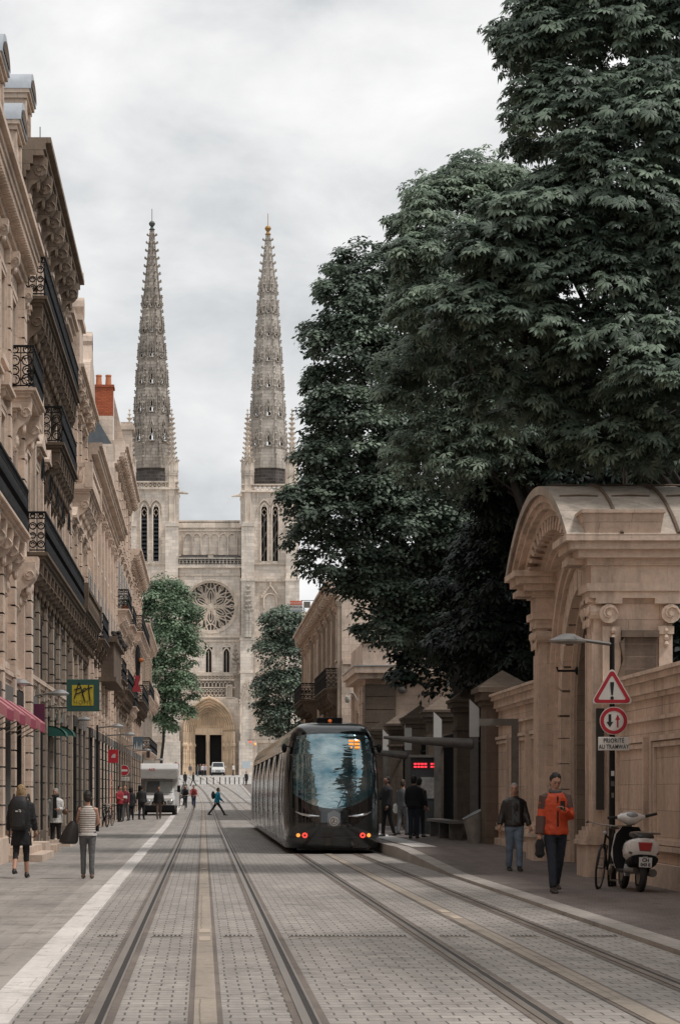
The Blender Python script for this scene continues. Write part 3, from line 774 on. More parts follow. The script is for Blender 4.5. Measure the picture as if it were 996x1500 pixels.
def balcony(XF,sx,d,y0,y1,z,par,m='trim',rh=1.0,cons=1.35,ch=.9,iron=True,d0=0,thick=.22,cw=.26):
    """slab on scroll brackets with its iron railing; z is the underside of the slab"""
    sl=MB()
    fbox(sl,XF,sx,d0,d-.10,y0+.10,y1-.10,z,z+thick*.4); fbox(sl,XF,sx,d0,d-.04,y0+.05,y1-.05,z+thick*.4,z+thick*.7); fbox(sl,XF,sx,d0,d+.03,y0,y1,z+thick*.7,z+thick)
    s=sl.build('balcony_slab',W[m],par)
    n=max(2,int(round((y1-y0)/cons))+1)
    for i in range(n):
        yy=y0+.15+(y1-y0-.3-cw)*i/(n-1)
        b=MB(); volute(b,XF,sx,d*.86-d0,ch,z,yy,cw,d0); b.build('bracket',W[m],s,'x')
    if iron: railing(XF,sx,d-.04,y0+.03,y1-.03,z+thick,rh,W['iron'],s,d0)
    else:
        b=MB(); fbox(b,XF,sx,d-.22,d-.02,y0,y1,z+thick+rh-.14,z+thick+rh); fbox(b,XF,sx,d-.22,d-.02,y0,y1,z+thick,z+thick+.12)
        for yy in (y0-.012,y1-.33): fbox(b,XF,sx,d-.26,d+.02,yy,yy+.342,z+thick,z+thick+rh+.02)
        fbox(b,XF,sx,d0,d-.22,y0+.006,y0+.16,z+thick+rh-.14,z+thick+rh); fbox(b,XF,sx,d0,d-.22,y0+.006,y0+.16,z+thick,z+thick+.12)
        y=y0+.48
        while y<y1-.42:
            b.lathe([(.05,0),(.075,.08),(.09,.3*rh),(.04,.6*rh),(.06,rh-.26)],(XF+sx*(d-.12),y,z+thick+.12),6); y+=.2
        x=.1
        while x<d-.3:
            b.lathe([(.05,0),(.075,.08),(.09,.3*rh),(.04,.6*rh),(.06,rh-.26)],(XF+sx*(d0+x),y0+.08,z+thick+.12),6); x+=.2
        b.build('stone_parapet',W[m],s)
    return s
def window(XF,sx,yc,w,z0,z1,par,arch=False,sur='trim',shut=0,hood=0,bars=True,fm='frame'):
    g=MB(); fbox(g,XF,sx,-.34,-.30,yc-w/2,yc+w/2,z0,z1); g=g.build('window',W['glass'],par)
    f=MB()
    for a,b in ((yc-w/2,yc-w/2+.07),(yc+w/2-.07,yc+w/2),(yc-.04,yc+.04)): fbox(f,XF,sx,-.29,-.21,a,b,z0,z1)
    for zz in ([z0,z0+.30*(z1-z0),z0+.62*(z1-z0),z1-.08] if bars else [z0,z1-.08]): fbox(f,XF,sx,-.28,-.22,yc-w/2,yc+w/2,zz,zz+.07)
    f.build('frame',W[fm],g)
    e_=MB()
    if fm=='framed': fbox(e_,XF,sx,-.33,.03,yc+w/2-.09,yc+w/2-.002,z0+.003,z1-.003)
    else: fbox(e_,XF,sx,-.28,-.14,yc+w/2-.05,yc+w/2-.002,z0+.003,z1-.003)
    e_.build('casing',W[fm],g)
    if fm=='framed':
        q=MB(); fbox(q,XF,sx,.005,.17,yc-w/2-.22,yc-w/2-.01,z0-.4,z1+.1); fbox(q,XF,sx,.005,.17,yc+w/2+.01,yc+w/2+.22,z0-.4,z1+.1); fbox(q,XF,sx,.005,.22,yc-w/2-.25,yc+w/2+.25,z1+.1,z1+.46); fbox(q,XF,sx,-.1,.15,yc-w/2-.01+.02,yc+w/2-.01,z0-.4,z0+.02)
        q.build('shopfront',SHOP[int(yc*3)%4],g); return g
    s=MB()
    for a,b in ((yc-w/2-.2,yc-w/2),(yc+w/2,yc+w/2+.2)): fbox(s,XF,sx,-.03,.07,a,b,z0,z1+.12); 
    for a,b in ((yc-w/2-.2,yc-w/2-.12),(yc+w/2+.12,yc+w/2+.2)): fbox(s,XF,sx,.07,.11,a,b,z0,z1+.12)
    fbox(s,XF,sx,-.03,.09,yc-w/2,yc+w/2,z1,z1+.12); fbox(s,XF,sx,0,.11,yc-w/2-.2,yc+w/2+.2,z1+.12,z1+.24)
    fbox(s,XF,sx,0,.16,yc-w/2-.24,yc+w/2+.24,z0-.14,z0)
    if hood:
        fbox(s,XF,sx,0,.22,yc-w/2-.3,yc+w/2+.3,z1+.42,z1+.5); fbox(s,XF,sx,0,.30,yc-w/2-.36,yc+w/2+.36,z1+.5,z1+.58); fbox(s,XF,sx,0,.05,yc-w/2-.1,yc+w/2+.1,z1+.24,z1+.42)
        for yy in (yc-w/2-.24,yc+w/2+.1): volute(s,XF,sx,.2,.42,z1+.42,yy,.14,leaf=False)
        if hood==2: 
            s.prism([(yc-w/2-.36,z1+.58),(yc+w/2+.36,z1+.58),(yc,z1+.98)],'x',XF,XF+sx*.28)
    s.build('surround',W[sur],g)
    if shut:
        for sg in (-1,1):
            a=yc+sg*(w/2+.02); b=a+sg*w*.45; q=MB(); fbox(q,XF,sx,.075 if 0 else .12,.16,min(a,b),max(a,b),z0+.02,z1-.02)
            zz=z0+.1
            while zz<z1-.12: fbox(q,XF,sx,.16,.172,min(a,b)+.05,max(a,b)-.05,zz,zz+.03); zz+=.09
            q.build('shutter',W['shutter'],g)
    return g
LAST={}
SHOP=[W['framed'],mat('dark green joinery',(.02,.035,.03),.5),mat('grey shopfront paint',(.16,.155,.145),.6),mat('near-black joinery',(.02,.018,.017),.5)]
def facade(root,XF,sx,Y0,Y1,zb,ztop,floors,m='stone',tm='trim',depth=10,pil=(),rust=0,end=True):
    """floors: (z0,z1, [window centres], w, zlo, zhi, kwargs)"""
    mb=MB(); wins=[]
    z=zb
    for (z0,z1,ys,w,lo,hi,kw) in floors:
        fbox(mb,XF,sx,-.35,0,Y0,Y1,z0,lo); fbox(mb,XF,sx,-.35,0,Y0,Y1,hi,z1)
        c=Y0
        for y in ys:
            fbox(mb,XF,sx,-.35,0,c,y-w/2,lo,hi); c=y+w/2; wins.append((y,w,lo,hi,kw))
        fbox(mb,XF,sx,-.35,0,c,Y1,lo,hi)
    if floors[-1][1]<ztop: fbox(mb,XF,sx,-.35,0,Y0,Y1,floors[-1][1],ztop)
    fbox(mb,XF,sx,-depth,-.36,Y0,Y1,zb,ztop-.01)
    wall=mb.build('wall',W[m],root); LAST[root.name]=(ztop,depth,m)
    for y,w,lo,hi,kw in wins: window(XF,sx,y,w,lo,hi,root,sur=tm,**kw)
    for (y,w,z0,z1,d,st) in pil:
        p=MB()
        if st:
            fbox(p,XF,sx,0,d*.6,y,y+w,z0,z1); zz=z0
            while zz<z1-.05: fbox(p,XF,sx,d*.6,d,y,y+w,zz+.02,min(zz+st,z1)-.02); fbox(p,XF,sx,.01,d*.98,y-.012,y+w+.012,zz+.02,min(zz+st,z1)-.02); zz+=st
        else:
            fbox(p,XF,sx,0,d,y,y+w,z0+.3,z1-.35); fbox(p,XF,sx,0,d+.06,y-.06,y+w+.06,z0,z0+.3)
            for k,(e,q) in enumerate(((.05,.1),(.09,.12),(.13,.13))): fbox(p,XF,sx,0,d+e,y-e,y+w+e,z1-.35+k*.115,z1-.35+(k+1)*.115)
        p.build('pilaster',W['trimgrey' if (z0<1 and m in ('stone3','stone2')) else tm],root)
    return wall
def course(root,XF,sx,Y0,Y1,z,d,h,m='trim',name='string_course'):
    c=MB(); fbox(c,XF,sx,0,d*.6,Y0,Y1,z,z+h*.4); fbox(c,XF,sx,0,d*.8,Y0-.02,Y1+.02,z+h*.4,z+h*.7); fbox(c,XF,sx,0,d,Y0-.04,Y1+.04,z+h*.7,z+h)
    return c.build(name,W[m],root)
def cornice(root,XF,sx,Y0,Y1,z,d,h,m='trim',dent=.28,mod=0,modh=.5,e=1):
    """crown moulding: stepped courses growing outwards, dentils, optional scroll modillions; top at z"""
    c=MB()
    for k,(a,b,q) in enumerate(((0,.18,.22),(.18,.34,.36),(.55,.70,.84),(.70,.86,.92),(.86,1,1.0))):
        x=d*q*.9 if k<4 else d
        fbox(c,XF,sx,0,x,Y0-(x if e else 0)*.0,Y1+x*.15,z-h+h*a,z-h+h*b)
    fbox(c,XF,sx,0,d*.42,Y0,Y1,z-h+h*.34,z-h+h*.55)
    y=Y0+.05
    while dent and y<Y1-dent*.5: fbox(c,XF,sx,d*.42,d*.70,y,y+dent*.5,z-h+h*.36,z-h+h*.55); y+=dent
    o=c.build('cornice',W[m],root)
    if mod:
        n=int((Y1-Y0)/mod)
        for i in range(n):
            b=MB(); volute(b,XF,sx,d*.86,modh,z-h*.45,Y0+.2+i*(Y1-Y0)/n,.34); b.ell((XF+sx*.12,Y0+.2+(i+.62)*(Y1-Y0)/n,z-h*.45-modh*.45),.10,.16,modh*.34,8,6); b.build('scroll_bracket',W[m],o,'x')
    return o
def mansard(root,XF,sx,Y0,Y1,z,h,back=1.3,dep=9,m='slate',setb=.15):
    p=[(XF-sx*setb,z),(XF-sx*(setb+back),z+h),(XF-sx*(setb+back+3),z+h+.7),(XF-sx*dep,z+h+.2),(XF-sx*dep,z)]
    zt_,dp_,mm_=LAST[root.name]; MB().box(XF-sx*.02,XF-sx*dp_,Y0,Y1,zt_-.01,z-.002).build('attic_wall',W[mm_],root)
    return MB().prism(p,'y',Y0,Y1).build('roof',W[m],root)
def dormer(root,XF,sx,yc,w,z,h,d=1.6,set_=.05,roofm='zinc'):
    f=XF-sx*set_; b=MB()
    b.box(f,f-sx*d,yc-w/2,yc-w/2+.24,z,z+h); b.box(f,f-sx*d,yc+w/2-.24,yc+w/2,z,z+h); b.box(f,f-sx*d,yc-w/2+.24,yc+w/2-.24,z+h*.82,z+h)
    b.box(f+sx*.08,f-sx*d,yc-w/2-.08,yc+w/2+.08,z+h,z+h+.12); b.box(f+sx*.14,f-sx*d,yc-w/2-.14,yc+w/2+.14,z+h+.12,z+h+.22)
    for s in (-1,1): b.box(f+sx*.06,f,yc+s*(w/2-.12)-.11,yc+s*(w/2-.12)+.11,z,z+h-.02)
    o=b.build('dormer',W['trim'],root)
    MB().box(f-sx*.3,f-sx*.34,yc-w/2+.24,yc+w/2-.24,z,z+h*.82).build('window',W['glass'],o)
    a=arc(yc,z+h+.22,w/2+.16,0,180,10,rz=w*.36); MB().prism(a,'x',f+sx*.18,f-sx*(d+.6)).build('dormer_roof',W[roofm],o,True)
    a=arc(yc,z+h+.22,w/2+.05,8,172,8,rz=w*.26); MB().prism(a,'x',f+sx*.2,f+sx*.205).build('dormer_pediment',W['trimdark'],o)
    return o
XL=-4.6
# ---------- house 1, at the left frame edge
h1=thing('stone_townhouse','tall cream townhouse at the left edge with dentilled cornice, dormers and magenta awnings','townhouse',(XL,42,0))
ys=[44.4,47.6,50.8,54,57.2]
facade(h1,XL,1,42,60,-.1,14.4,[(-.1,4.0,ys,1.9,.5,3.5,dict(bars=False,fm='framed')),(4.0,7.2,ys,1.3,4.5,6.5,{}),(7.2,11.0,ys,1.25,7.5,10.1,dict(hood=1)),(11.0,14.4,ys,1.2,11.35,13.3,dict(hood=0))],
  'stone','trim',pil=[(y,.55,0,7.2,.24,.42) for y in (42.6,45.75,48.95,52.15,55.4)]+[(59.3,.7,0,6.6,.34,.42),(58.75,.35,0,6.6,.2,0)]+[(y,.45,7.3,14.2,.14,.5) for y in (45.8,49,52.2,55.4)]+[(59.2,.8,7.3,14.2,.18,.5)])
course(h1,XL,1,42,60,4.0,.22,.3); course(h1,XL,1,42,60,6.85,.2,.28)
cornice(h1,XL,1,42,60,15.15,.62,1.0,'trim',.26)
for k,yy in enumerate((49,52.2,55.4,59.4)):
    v=MB(); volute(v,XL,1,.34,.8,14.1,yy+.05,.34); v.build('scroll_bracket',W['trim'],h1,'x')
balcony(XL,1,.66,44,54.3,7.15,h1,cons=1.6,ch=1.3)
balcony(XL,1,.62,56.5,59.9,10.9,h1,cons=2.9,ch=1.4,rh=.98,cw=.3)
v=MB(); volute(v,XL,1,.55,1.3,7.1,57.6,.5); v.build('bracket',W['trim'],h1,'x'); v=MB(); volute(v,XL,1,.5,1.5,7.4,59.35,.6); v.build('bracket',W['trim'],h1,'x')
mansard(h1,XL,1,42,60,15.15,2.6)
for y in (46,49.6,53.1,58.4): dormer(h1,XL+.10,1,y,1.7,15.15,2.35)
MB().box(-8,-6.2,50,51,15,20.2).build('chimney',W['stone2'],h1)
MB().box(XL+.01,XL+.32,42,60,-.05,.55).build('plinth',W['trim'],h1)
mb=MB(); mb.box(XL+.32,XL+.75,53.0,57.2,-.05,.32); mb.box(XL+.32,XL+1.05,52.7,57.0,-.05,.16); mb.build('doorstep',W['trim'],h1)
mb=MB(); mb.box(XL+.32,XL+.7,59.2,61,-.05,.3); mb.build('doorstep',W['trim'],h1)
mb=MB(); mb.tube([(XL+.1,60.0,-.0),(XL+.1,60.0,15)],.055,8); mb.build('drainpipe',W['zinc'],h1,True)
# ---------- house 2, the ornate one
h2=thing('stone_townhouse','ornate pale townhouse with deep volute cornice, long black lace balconies and dark carved brackets','townhouse',(XL,60,0))
ys=[62,65,68,71,74,77.4]
facade(h2,XL,1,60.02,80,-.1,17.0,[(-.1,4.2,ys,1.8,.5,3.6,dict(bars=False,fm='framed')),(4.2,7.3,ys,1.2,4.5,6.5,dict(fm='framed')),(7.3,11.3,ys,1.3,7.7,10.3,dict(hood=2)),(11.3,14.0,ys,1.2,11.6,13.1,dict()),(14.0,17.0,ys,1.2,14.3,16.1,{})],
  'stone3','trim',pil=[(y,.5,0,6.9,.26,.45) for y in (63.25,66.25,69.25,72.25,75.4,79.3)]+[(y,.25,0,4.1,.20,0) for y in (60.4,64.3,67.3,70.3,73.2,76.1)]+[(y,.4,7.6,13.8,.16,0) for y in (60.2,63.3,66.3,69.3,72.3,75.4,79.3)]+[(y,.4,14.9,16.6,.14,0) for y in (60.2,63.3,66.3,69.3,72.3,75.4)])
course(h2,XL,1,60.02,80,4.2,.28,.35); course(h2,XL,1,60.02,80,6.8,.2,.25)
cornice(h2,XL,1,60.02,76.8,18.0,.78,1.0,'stone3',0,1.75,1.35)
course(h2,XL,1,76.8,80,16.6,.45,.5,'trim','cornice')
balcony(XL,1,.64,60.2,76.5,13.8,h2,'trimdark',cons=1.15,ch=1.5,thick=.26)
balcony(XL,1,.62,68,75.7,11.25,h2,'trimdark',cons=1.1,ch=1.5,thick=.26)
balcony(XL,1,.66,60.2,79.8,7.3,h2,'trimdark',cons=1.55,ch=1.25,thick=.3,cw=.34)
mansard(h2,XL,1,60.02,80,18.0,1.6)
dormer(h2,XL+.1,1,61.6,1.6,18.0,1.2,1.0); 
mb=MB(); mb.box(-8,-6.6,72,73,18,22); mb.build('chimney',W['stone2'],h2)
mb=MB()
for y in (60.6,): mb.tube([(XL+.4,y+1,17.9),(XL+.4,y+1,18.7)],.012,5)
mb.build('lightning_rod',W['iron'],h2)
for y in (62,65,68,71,74): # wrought-iron fan over the door windows of the first floor
    g=MB()
    for k in range(9):
        a=PI*k/8; g.tube([(XL+.45,y+.12*math.cos(a),9.6+.12*math.sin(a)),(XL+.45,y+.62*math.cos(a),9.6+.62*math.sin(a))],.012,3)
    g.tube([(XL+.45,y+.62*math.cos(PI*k/10),9.6+.62*math.sin(PI*k/10)) for k in range(11)],.016,4); g.build('iron_fan',W['iron'],h2)
mb=MB(); mb.tube([(XL+.12,60.25,4.2),(XL+.12,60.25,0)],.05,6); mb.build('drainpipe',W['iron'],h2)
MB().box(XL+.01,XL+.25,60.02,80,-.05,.5).build('plinth',W['trimdark'],h2)
for y in (61,67.5): MB().box(XL+.25,XL+.85,y,y+1.8,-.05,.2).build('doorstep',W['trim'],h2)
# ---------- house 3: stone bays and balustrades
h3=thing('stone_townhouse','narrow townhouse with stacked stone bays, balustrades and scrolled gable finials','townhouse',(XL,80,0))
ys=[82.4,85.6,88.8]
facade(h3,XL,1,80.02,92,-.1,15.4,[(-.1,4.4,ys,1.9,.5,3.7,dict(bars=False,fm='framed')),(4.4,7.4,ys,1.2,4.8,6.7,{}),(7.4,11.6,ys,1.3,7.9,10.4,dict(hood=2)),(11.6,15.4,ys,1.2,12.4,14.4,dict(hood=1))],'stone2','trim',
  pil=[(y,.55,0,7.2,.2,.4) for y in (80.3,83.8,87,91.2)]+[(y,.45,7.5,15.2,.18,.45) for y in (80.3,83.8,87,91.3)])
cornice(h3,XL,1,80.02,92,15.9,.62,.8,'trim',.3,2.0,.8)
balcony(XL,1,.72,83.6,91.2,12.0,h3,'trim',iron=False,rh=.85,cons=1.8,ch=1.5)
balcony(XL,1,.72,80.4,91.2,7.5,h3,'trimdark',iron=False,rh=.85,cons=1.5,ch=1.4,cw=.34)
mb=MB(); mb.prism([(86.2,15.9),(91.0,15.9),(90.2,17.2),(89.2,17.5),(88.6,18.6),(88,17.5),(87,17.2)],'x',XL-.1,XL+.5); mb.tube([(XL+.5,88.6,18.2),(XL-.1,88.6,18.2)],.35,10)
mb.build('gable',W['trim'],h3)
mb=MB(); mb.box(XL-.4,XL+.45,80.3,82.6,15.9,17.4); mb.box(XL-.4,XL+.55,80.2,82.7,17.4,17.6); mb.tube([(XL+.55,81.4,18.0),(XL-.2,81.4,18.0)],.38,10); mb.tube([(XL+.55,81.0,19.0),(XL-.2,81.0,19.0)],.16,8); mb.build('attic',W['trim'],h3)
mansard(h3,XL,1,80.02,92,15.9,1.2)
for i,(y,z) in enumerate(((83,13.2),(87,12.9),(90.5,12.6))):
    pass
# ---------- house 4: plain fluted front, heavy plain cornice
h4=thing('stone_townhouse','plain beige townhouse with thick overhanging cornice and tall pilasters below the brick chimney','townhouse',(XL,92,0))
ys=[94.5,98,101.5,105,108.5,112,115.5,119,122.5]
facade(h4,XL,1,92.02,124,-.1,14.2,[(-.1,4.3,ys,2.0,.5,3.6,dict(bars=False,fm='framed')),(4.3,7.6,ys,1.2,4.9,7.0,{}),(7.6,11,ys,1.2,8,10.2,dict(shut=1)),(11,14.2,ys,1.1,11.3,13.2,{})],'stone','trim',
  pil=[(y+1.45,.6,0,6.9,.2,.42) for y in ys[:-1]]+[(y+1.45,.55,7.4,13.6,.2,0) for y in ys[:-1]])
cornice(h4,XL,1,92.02,124,15.0,.72,1.0,'trim',0)
course(h4,XL,1,92.02,124,7.0,.3,.35)
balcony(XL,1,.62,96,101.5,7.5,h4,'trimdark',cons=2.2)
mb=MB(); fbox(mb,XL,1,0,.75,103,112.5,6.5,8.0); fbox(mb,XL,1,0,.9,102.8,112.7,8.0,8.25); fbox(mb,XL,1,0,.85,102.9,112.6,6.3,6.5); mb.build('stone_canopy',W['trimdark'],h4)
mb=MB()
for k in range(70): 
    y=R.uniform(103,112.5); mb.ell((XL+.8+R.uniform(-.1,.15),y,8.3+R.uniform(-.1,.14)),.12,.2,.09,5,4)
mb.build('dry_vine',W['bark'],h4)
mansard(h4,XL,1,92.02,124,15.0,1.0,2.2,m='zinc')
balcony(-4.6,1,.66,118,123.8,6.9,h4,'trimdark',cons=1.5,ch=1.3)
# ---------- house 5: taller, orange chimney on its side wall
h5=thing('stone_townhouse','taller townhouse with a bare side wall carrying an orange brick chimney with clay pots','townhouse',(XL,124,0))
ys=[126.8,130.8,134.8,138.8,142.8,146]
facade(h5,XL,1,124.02,148,-.1,18.7,[(-.1,4.3,ys,2.0,.5,3.6,dict(bars=False,fm='framed')),(4.3,7,ys,1.2,4.7,6.4,{}),(7,11,ys,1.3,7.3,10,dict(hood=1)),(11,15,ys,1.3,11.3,13.8,dict(hood=1,shut=1)),(15,18.7,ys,1.1,15.4,17.4,{})],'stone2','trim',
  pil=[(y,.5,0,6.9,.2,.42) for y in (124.3,128.6,132.6,136.6,140.6,144.6,147.2)]+[(y,.45,7.2,18.2,.16,.5) for y in (124.3,128.6,132.6,136.6,140.6,144.6,147.2)])
cornice(h5,XL,1,124.02,148,19.6,.72,1.0,'trim',.3,1.2,.6)
balcony(XL,1,.72,124.4,131,10.85,h5,cons=1.7,ch=1.1,m='trim'); balcony(XL,1,.66,136,142,10.85,h5,cons=1.7,m='trim')
balcony(XL,1,.68,126,137,6.75,h5,cons=1.5,m='trimdark',ch=1.3); balcony(XL,1,.66,139,146,6.3,h5,'trim',cons=1.6)
mansard(h5,XL,1,124.02,148,19.6,2.4,1.4)
mb=MB(); mb.box(-6.2,-4.7,124.3,125.5,19.55,21.1); mb.box(-4.69,-4.1,124.3,125.6,19.61,19.85)
ch=mb.build('chimney',W['stone2'],h5)
mb=MB(); mb.box(-6.2,-4.7,124.3,125.5,21.1,22.6); mb.box(-6.27,-4.63,124.24,125.56,22.6,22.72); mb.build('brick_stack',W['brick'],ch)
for x in (-5.95,-5.45,-4.95): MB().lathe([(.17,0),(.14,.5),(.16,.52),(.16,.6)],(x,124.9,22.72),10).build('chimney_pot',W['terra'],ch,True)
mb=MB(); mb.box(-4.75,-4.15,139,140.4,19.7,22.6); mb.box(-4.9,-4.0,138.9,140.5,22.6,22.85); mb.box(-4.8,-4.1,139,140.4,22.85,23.05); mb.build('chimney',W['stone2'],h5)
mb=MB(); mb.prism([(-4.7,19.6),(-4.2,19.6),(-4.2,20.2),(-4.7,22.4)],'y',126,127); mb.build('party_wall',W['stone2'],h5)
# ---------- houses 6 and 7
h6=thing('stone_townhouse','pale townhouse beyond the chimney house with curved balconies and potted plants','townhouse',(XL,148,GZ(150)))
ys=[150.5,154.5,158.5,162.5,166.5,170]
facade(h6,XL,1,148.02,172,-.1,15.7,[(-.1,4.3,ys,2.0,.6,3.6,dict(bars=False,fm='framed')),(4.3,7.4,ys,1.2,4.8,6.8,{}),(7.4,11.6,ys,1.3,7.8,10.4,dict(hood=1)),(11.6,15.7,ys,1.2,12,14.4,dict(hood=1))],'stone','trim',
  pil=[(y,.5,.1,15.2,.2,.5) for y in (148.3,152.3,156.3,160.3,164.3,168.2,171.3)])
cornice(h6,XL,1,148.02,172,16.6,.8,.9,'trim',.3,1.5,.6); mansard(h6,XL,1,148.02,172,16.6,1.8)
balcony(XL,1,.8,150,171,11.4,h6,cons=2.2,ch=1.1,m='trim'); balcony(XL,1,.8,152,168,7.1,h6,cons=2.2,ch=1.1,m='trimdark')
h7=thing('stone_townhouse','last and lowest stone house of the left row, beside the plane tree','townhouse',(XL,172,GZ(174)))
ys=[175,179,183,187,191,195,199,203]
facade(h7,XL,1,172.02,206,-.1,12.8,[(-.1,4.6,ys,2.0,.9,3.8,dict(bars=False,fm='framed')),(4.6,8.6,ys,1.3,5.2,7.8,dict(shut=1)),(8.6,12.8,ys,1.3,9.2,11.8,dict(hood=1))],'stone2','trim',
  pil=[(y,.5,.2,12.5,.2,.5) for y in (172.4,177,181,185,189,193,197,201,205.2)])
cornice(h7,XL,1,172.02,206,13.7,.75,.9,'trim',.3); mansard(h7,XL,1,172.02,206,13.7,2.2)
balcony(XL,1,.75,173,190,8.3,h7,cons=2.4,m='trim'); balcony(XL,1,.85,192,205,8.6,h7,'trim',cons=2.4,iron=False); balcony(XL,1,.7,176,204,4.3,h7,'trim',cons=2.4)
for i,(y,z) in enumerate(((127,11.1),(129.4,11.1),(155,11.65),(160,11.65),(178,8.5),(60.9,0))):
    if z<1: continue
    b=MB(); b.lathe([(.12,0),(.17,.3),(.19,.32)],(XL+.45,y,z),8)
    t=tag(b.build('flower_pot',W['terra']),'terracotta flower pot on a balcony of the left row','flower pot','flower pots on the balconies of the left row')
    f=MB()
    for k in range(60):
        a=R.uniform(0,6.3); r=R.uniform(.02,.3); zz=z+.35+R.uniform(0,.5); p=Vector((XL+.45+r*math.cos(a),y+r*math.sin(a),zz)); d=Vector((R.uniform(-1,1),R.uniform(-1,1),R.uniform(-.3,1)))*.09
        f.add([p,p+d,p+d*.6+Vector((.05,.05,-.03))],[(0,1,2)])
    f.build('foliage',W['leaf4'],t)
# houses behind the camera that the tram's windscreen and windows mirror
hb=thing('stone_townhouse','plain stone townhouse behind the near end of the left row','townhouse',(XL,0,0))
facade(hb,XL,1,-30,41.98,-.1,15,[(-.1,4.2,[y for y in range(-28,41,4)],1.8,.5,3.5,dict(bars=False)),(4.2,15,[y for y in range(-28,41,4)],1.2,5,7,{})],'stone','trim',depth=5)
cornice(hb,XL,1,-30,41.98,15.6,.6,.8,'trim',0)
# ================================================================ right-hand buildings
XR=7.0
r1=thing('corner_townhouse','sunlit cream townhouse with black balconies above the tram roof','townhouse',(XR,121,0))
ys=[124,129,134,139,144,149,154,159,163.5]
facade(r1,XR,-1,121,166,-.1,11.4,[(-.1,4.2,ys,1.8,.6,3.6,dict(bars=False,fm='framed')),(4.2,8,ys,1.2,4.9,7,{}),(8,11.4,ys,1.2,8.4,10.5,dict(shut=0,hood=1))],'stone2','trim',
  pil=[(y,.5,0,11.3,.2,0) for y in (121.05,126.3,131.3,136.3,141.3,151.3,165.2)],depth=12)
cornice(r1,XR,-1,121,166,12.3,.8,1.0,'trim',.3,1.6,.7); mansard(r1,XR,-1,121,166,12.3,1.2,dep=11.5)
balcony(XR,-1,.8,121.6,134,6.6,r1,cons=2.0,ch=1.3,m='trimdark'); balcony(XR,-1,1.1,145,156,6.9,r1,cons=2.0,ch=1.2,m='trimdark'); balcony(XR,-1,1.1,145,156,4.3,r1,cons=2.0,ch=1.2,m='trimdark')
mb=MB(); mb.box(XR+.05,XR+11.9,120.86,120.99,8.0,8.25); mb.box(XR-.05,XR+11.9,120.84,120.99,4.1,4.4); mb.build('string_course',W['trim'],r1)
r2=thing('garden_pavilion','low stone pavilion with balustraded roof and banded corners behind the gate piers','pavilion',(7.25,107,0))
facade(r2,7.25,-1,107,115.5,-.1,6.6,[(-.1,6.6,[111],1.4,2.2,5.2,dict())],'gate','gatetrim',pil=[(y,.7,0,6.3,.14,.55) for y in (107.05,109,114.7)],depth=7)
mb=MB(); 
for k in range(11): mb.box(7.23,8.6,106.86,106.99,k*.58+.02,k*.58+.56)
mb.build('quoins',W['pier'],r2)
mb=MB(); mb.box(6.9,14.4,106.6,115.9,6.6,6.85); mb.box(6.75,14.4,106.45,116,6.85,7.15); mb.build('cornice',W['gatetrim'],r2)
mb=MB(); mb.box(6.72,14.4,106.42,116,7.15,7.19); mb.build('lead_flashing',W['zinc'],r2)
mb=MB(); mb.box(7.1,8.9,106.8,107.2,7.19,8.25); mb.box(7.0,9.0,106.7,107.3,8.25,8.4); mb.box(7.1,7.5,107.2,115,7.19,8.2); mb.box(11.9,12.6,106.8,107.2,7.19,8.25); mb.box(9,14.4,106.85,107.15,8.2,8.38); mb.box(9,11.9,106.9,107.1,7.19,7.3)
x=9.15
while x<11.8: mb.lathe([(.06,0),(.11,.25),(.05,.6),(.08,.9)],(x,107,7.3),8); x+=.28
mb.build('roof_balustrade',W['gatetrim'],r2)
mb=MB(); mb.ell((8.9,106.8,6.1),.22,.16,.18); mb.box(8.85,8.95,106.85,107,6.2,6.4); mb.build('floodlight',W['post'],r2)
# estate agent's board
sg=thing('letting_board','orange and white letting board sticking out from the corner house beside the tree','sign board',(PX(433,145),145,PZ(888,145)))
X,Z=PX(434,145),PZ(888,145); mb=MB().box(X-.37,X+.37,144.98,145.02,Z-.33,Z+.33); mb.build('board',mat('white board',(.75,.75,.72),.5),sg)
MB().box(X-.37,X+.37,144.965,144.98,Z+.08,Z+.33).build('orange_band',mat('orange band',(.65,.13,.05),.5),sg); MB().box(X-.37,X+.37,144.965,144.98,Z-.33,Z-.20).build('grey_band',mat('grey band',(.30,.36,.38),.5),sg)
face_cam(text_mb('A LOUER',.17,.003),(X,144.96,Z+.2)).build('lettering',mat('white lettering',(.8,.8,.8),.5),sg); face_cam(text_mb('FONCIA',.20,.003,bold=.004),(X,144.96,Z-.06)).build('lettering',mat('dark lettering',(.05,.05,.06),.5),sg)
MB().tube([(X+.3,145.02,Z+.35),(XR+.05,145.02,Z+.35)],.02,5).build('bracket',W['iron'],sg)
MB().box(X+.45,X+.85,144.98,145.04,Z-.1,Z+.28).build('side_panel',W['post'],sg)
# CCTV dome on its white arm
cam_=thing('security_camera','white domed security camera on a curved arm at the pavilion corner','security camera',(PX(516,108),107.5,PZ(1017,107.5)))
X=PX(513,106.6); mb=MB(); mb.tube([(X+.35,107,PZ(1025,107)),(X+.3,106.6,PZ(1026,107)),(X+.15,106.6,PZ(1016,107)),(X-.02,106.6,PZ(1015,107)),(X-.12,106.6,PZ(1019,107))],.035,8); mb.build('arm',W['frame'],cam_,True)
mb=MB(); mb.lathe([(.02,.14),(.12,.1),(.13,0),(.12,-.08),(.07,-.17),(.01,-.19)],(X-.12,106.6,PZ(1024,107)),12); mb.build('dome',W['frame'],cam_,True)
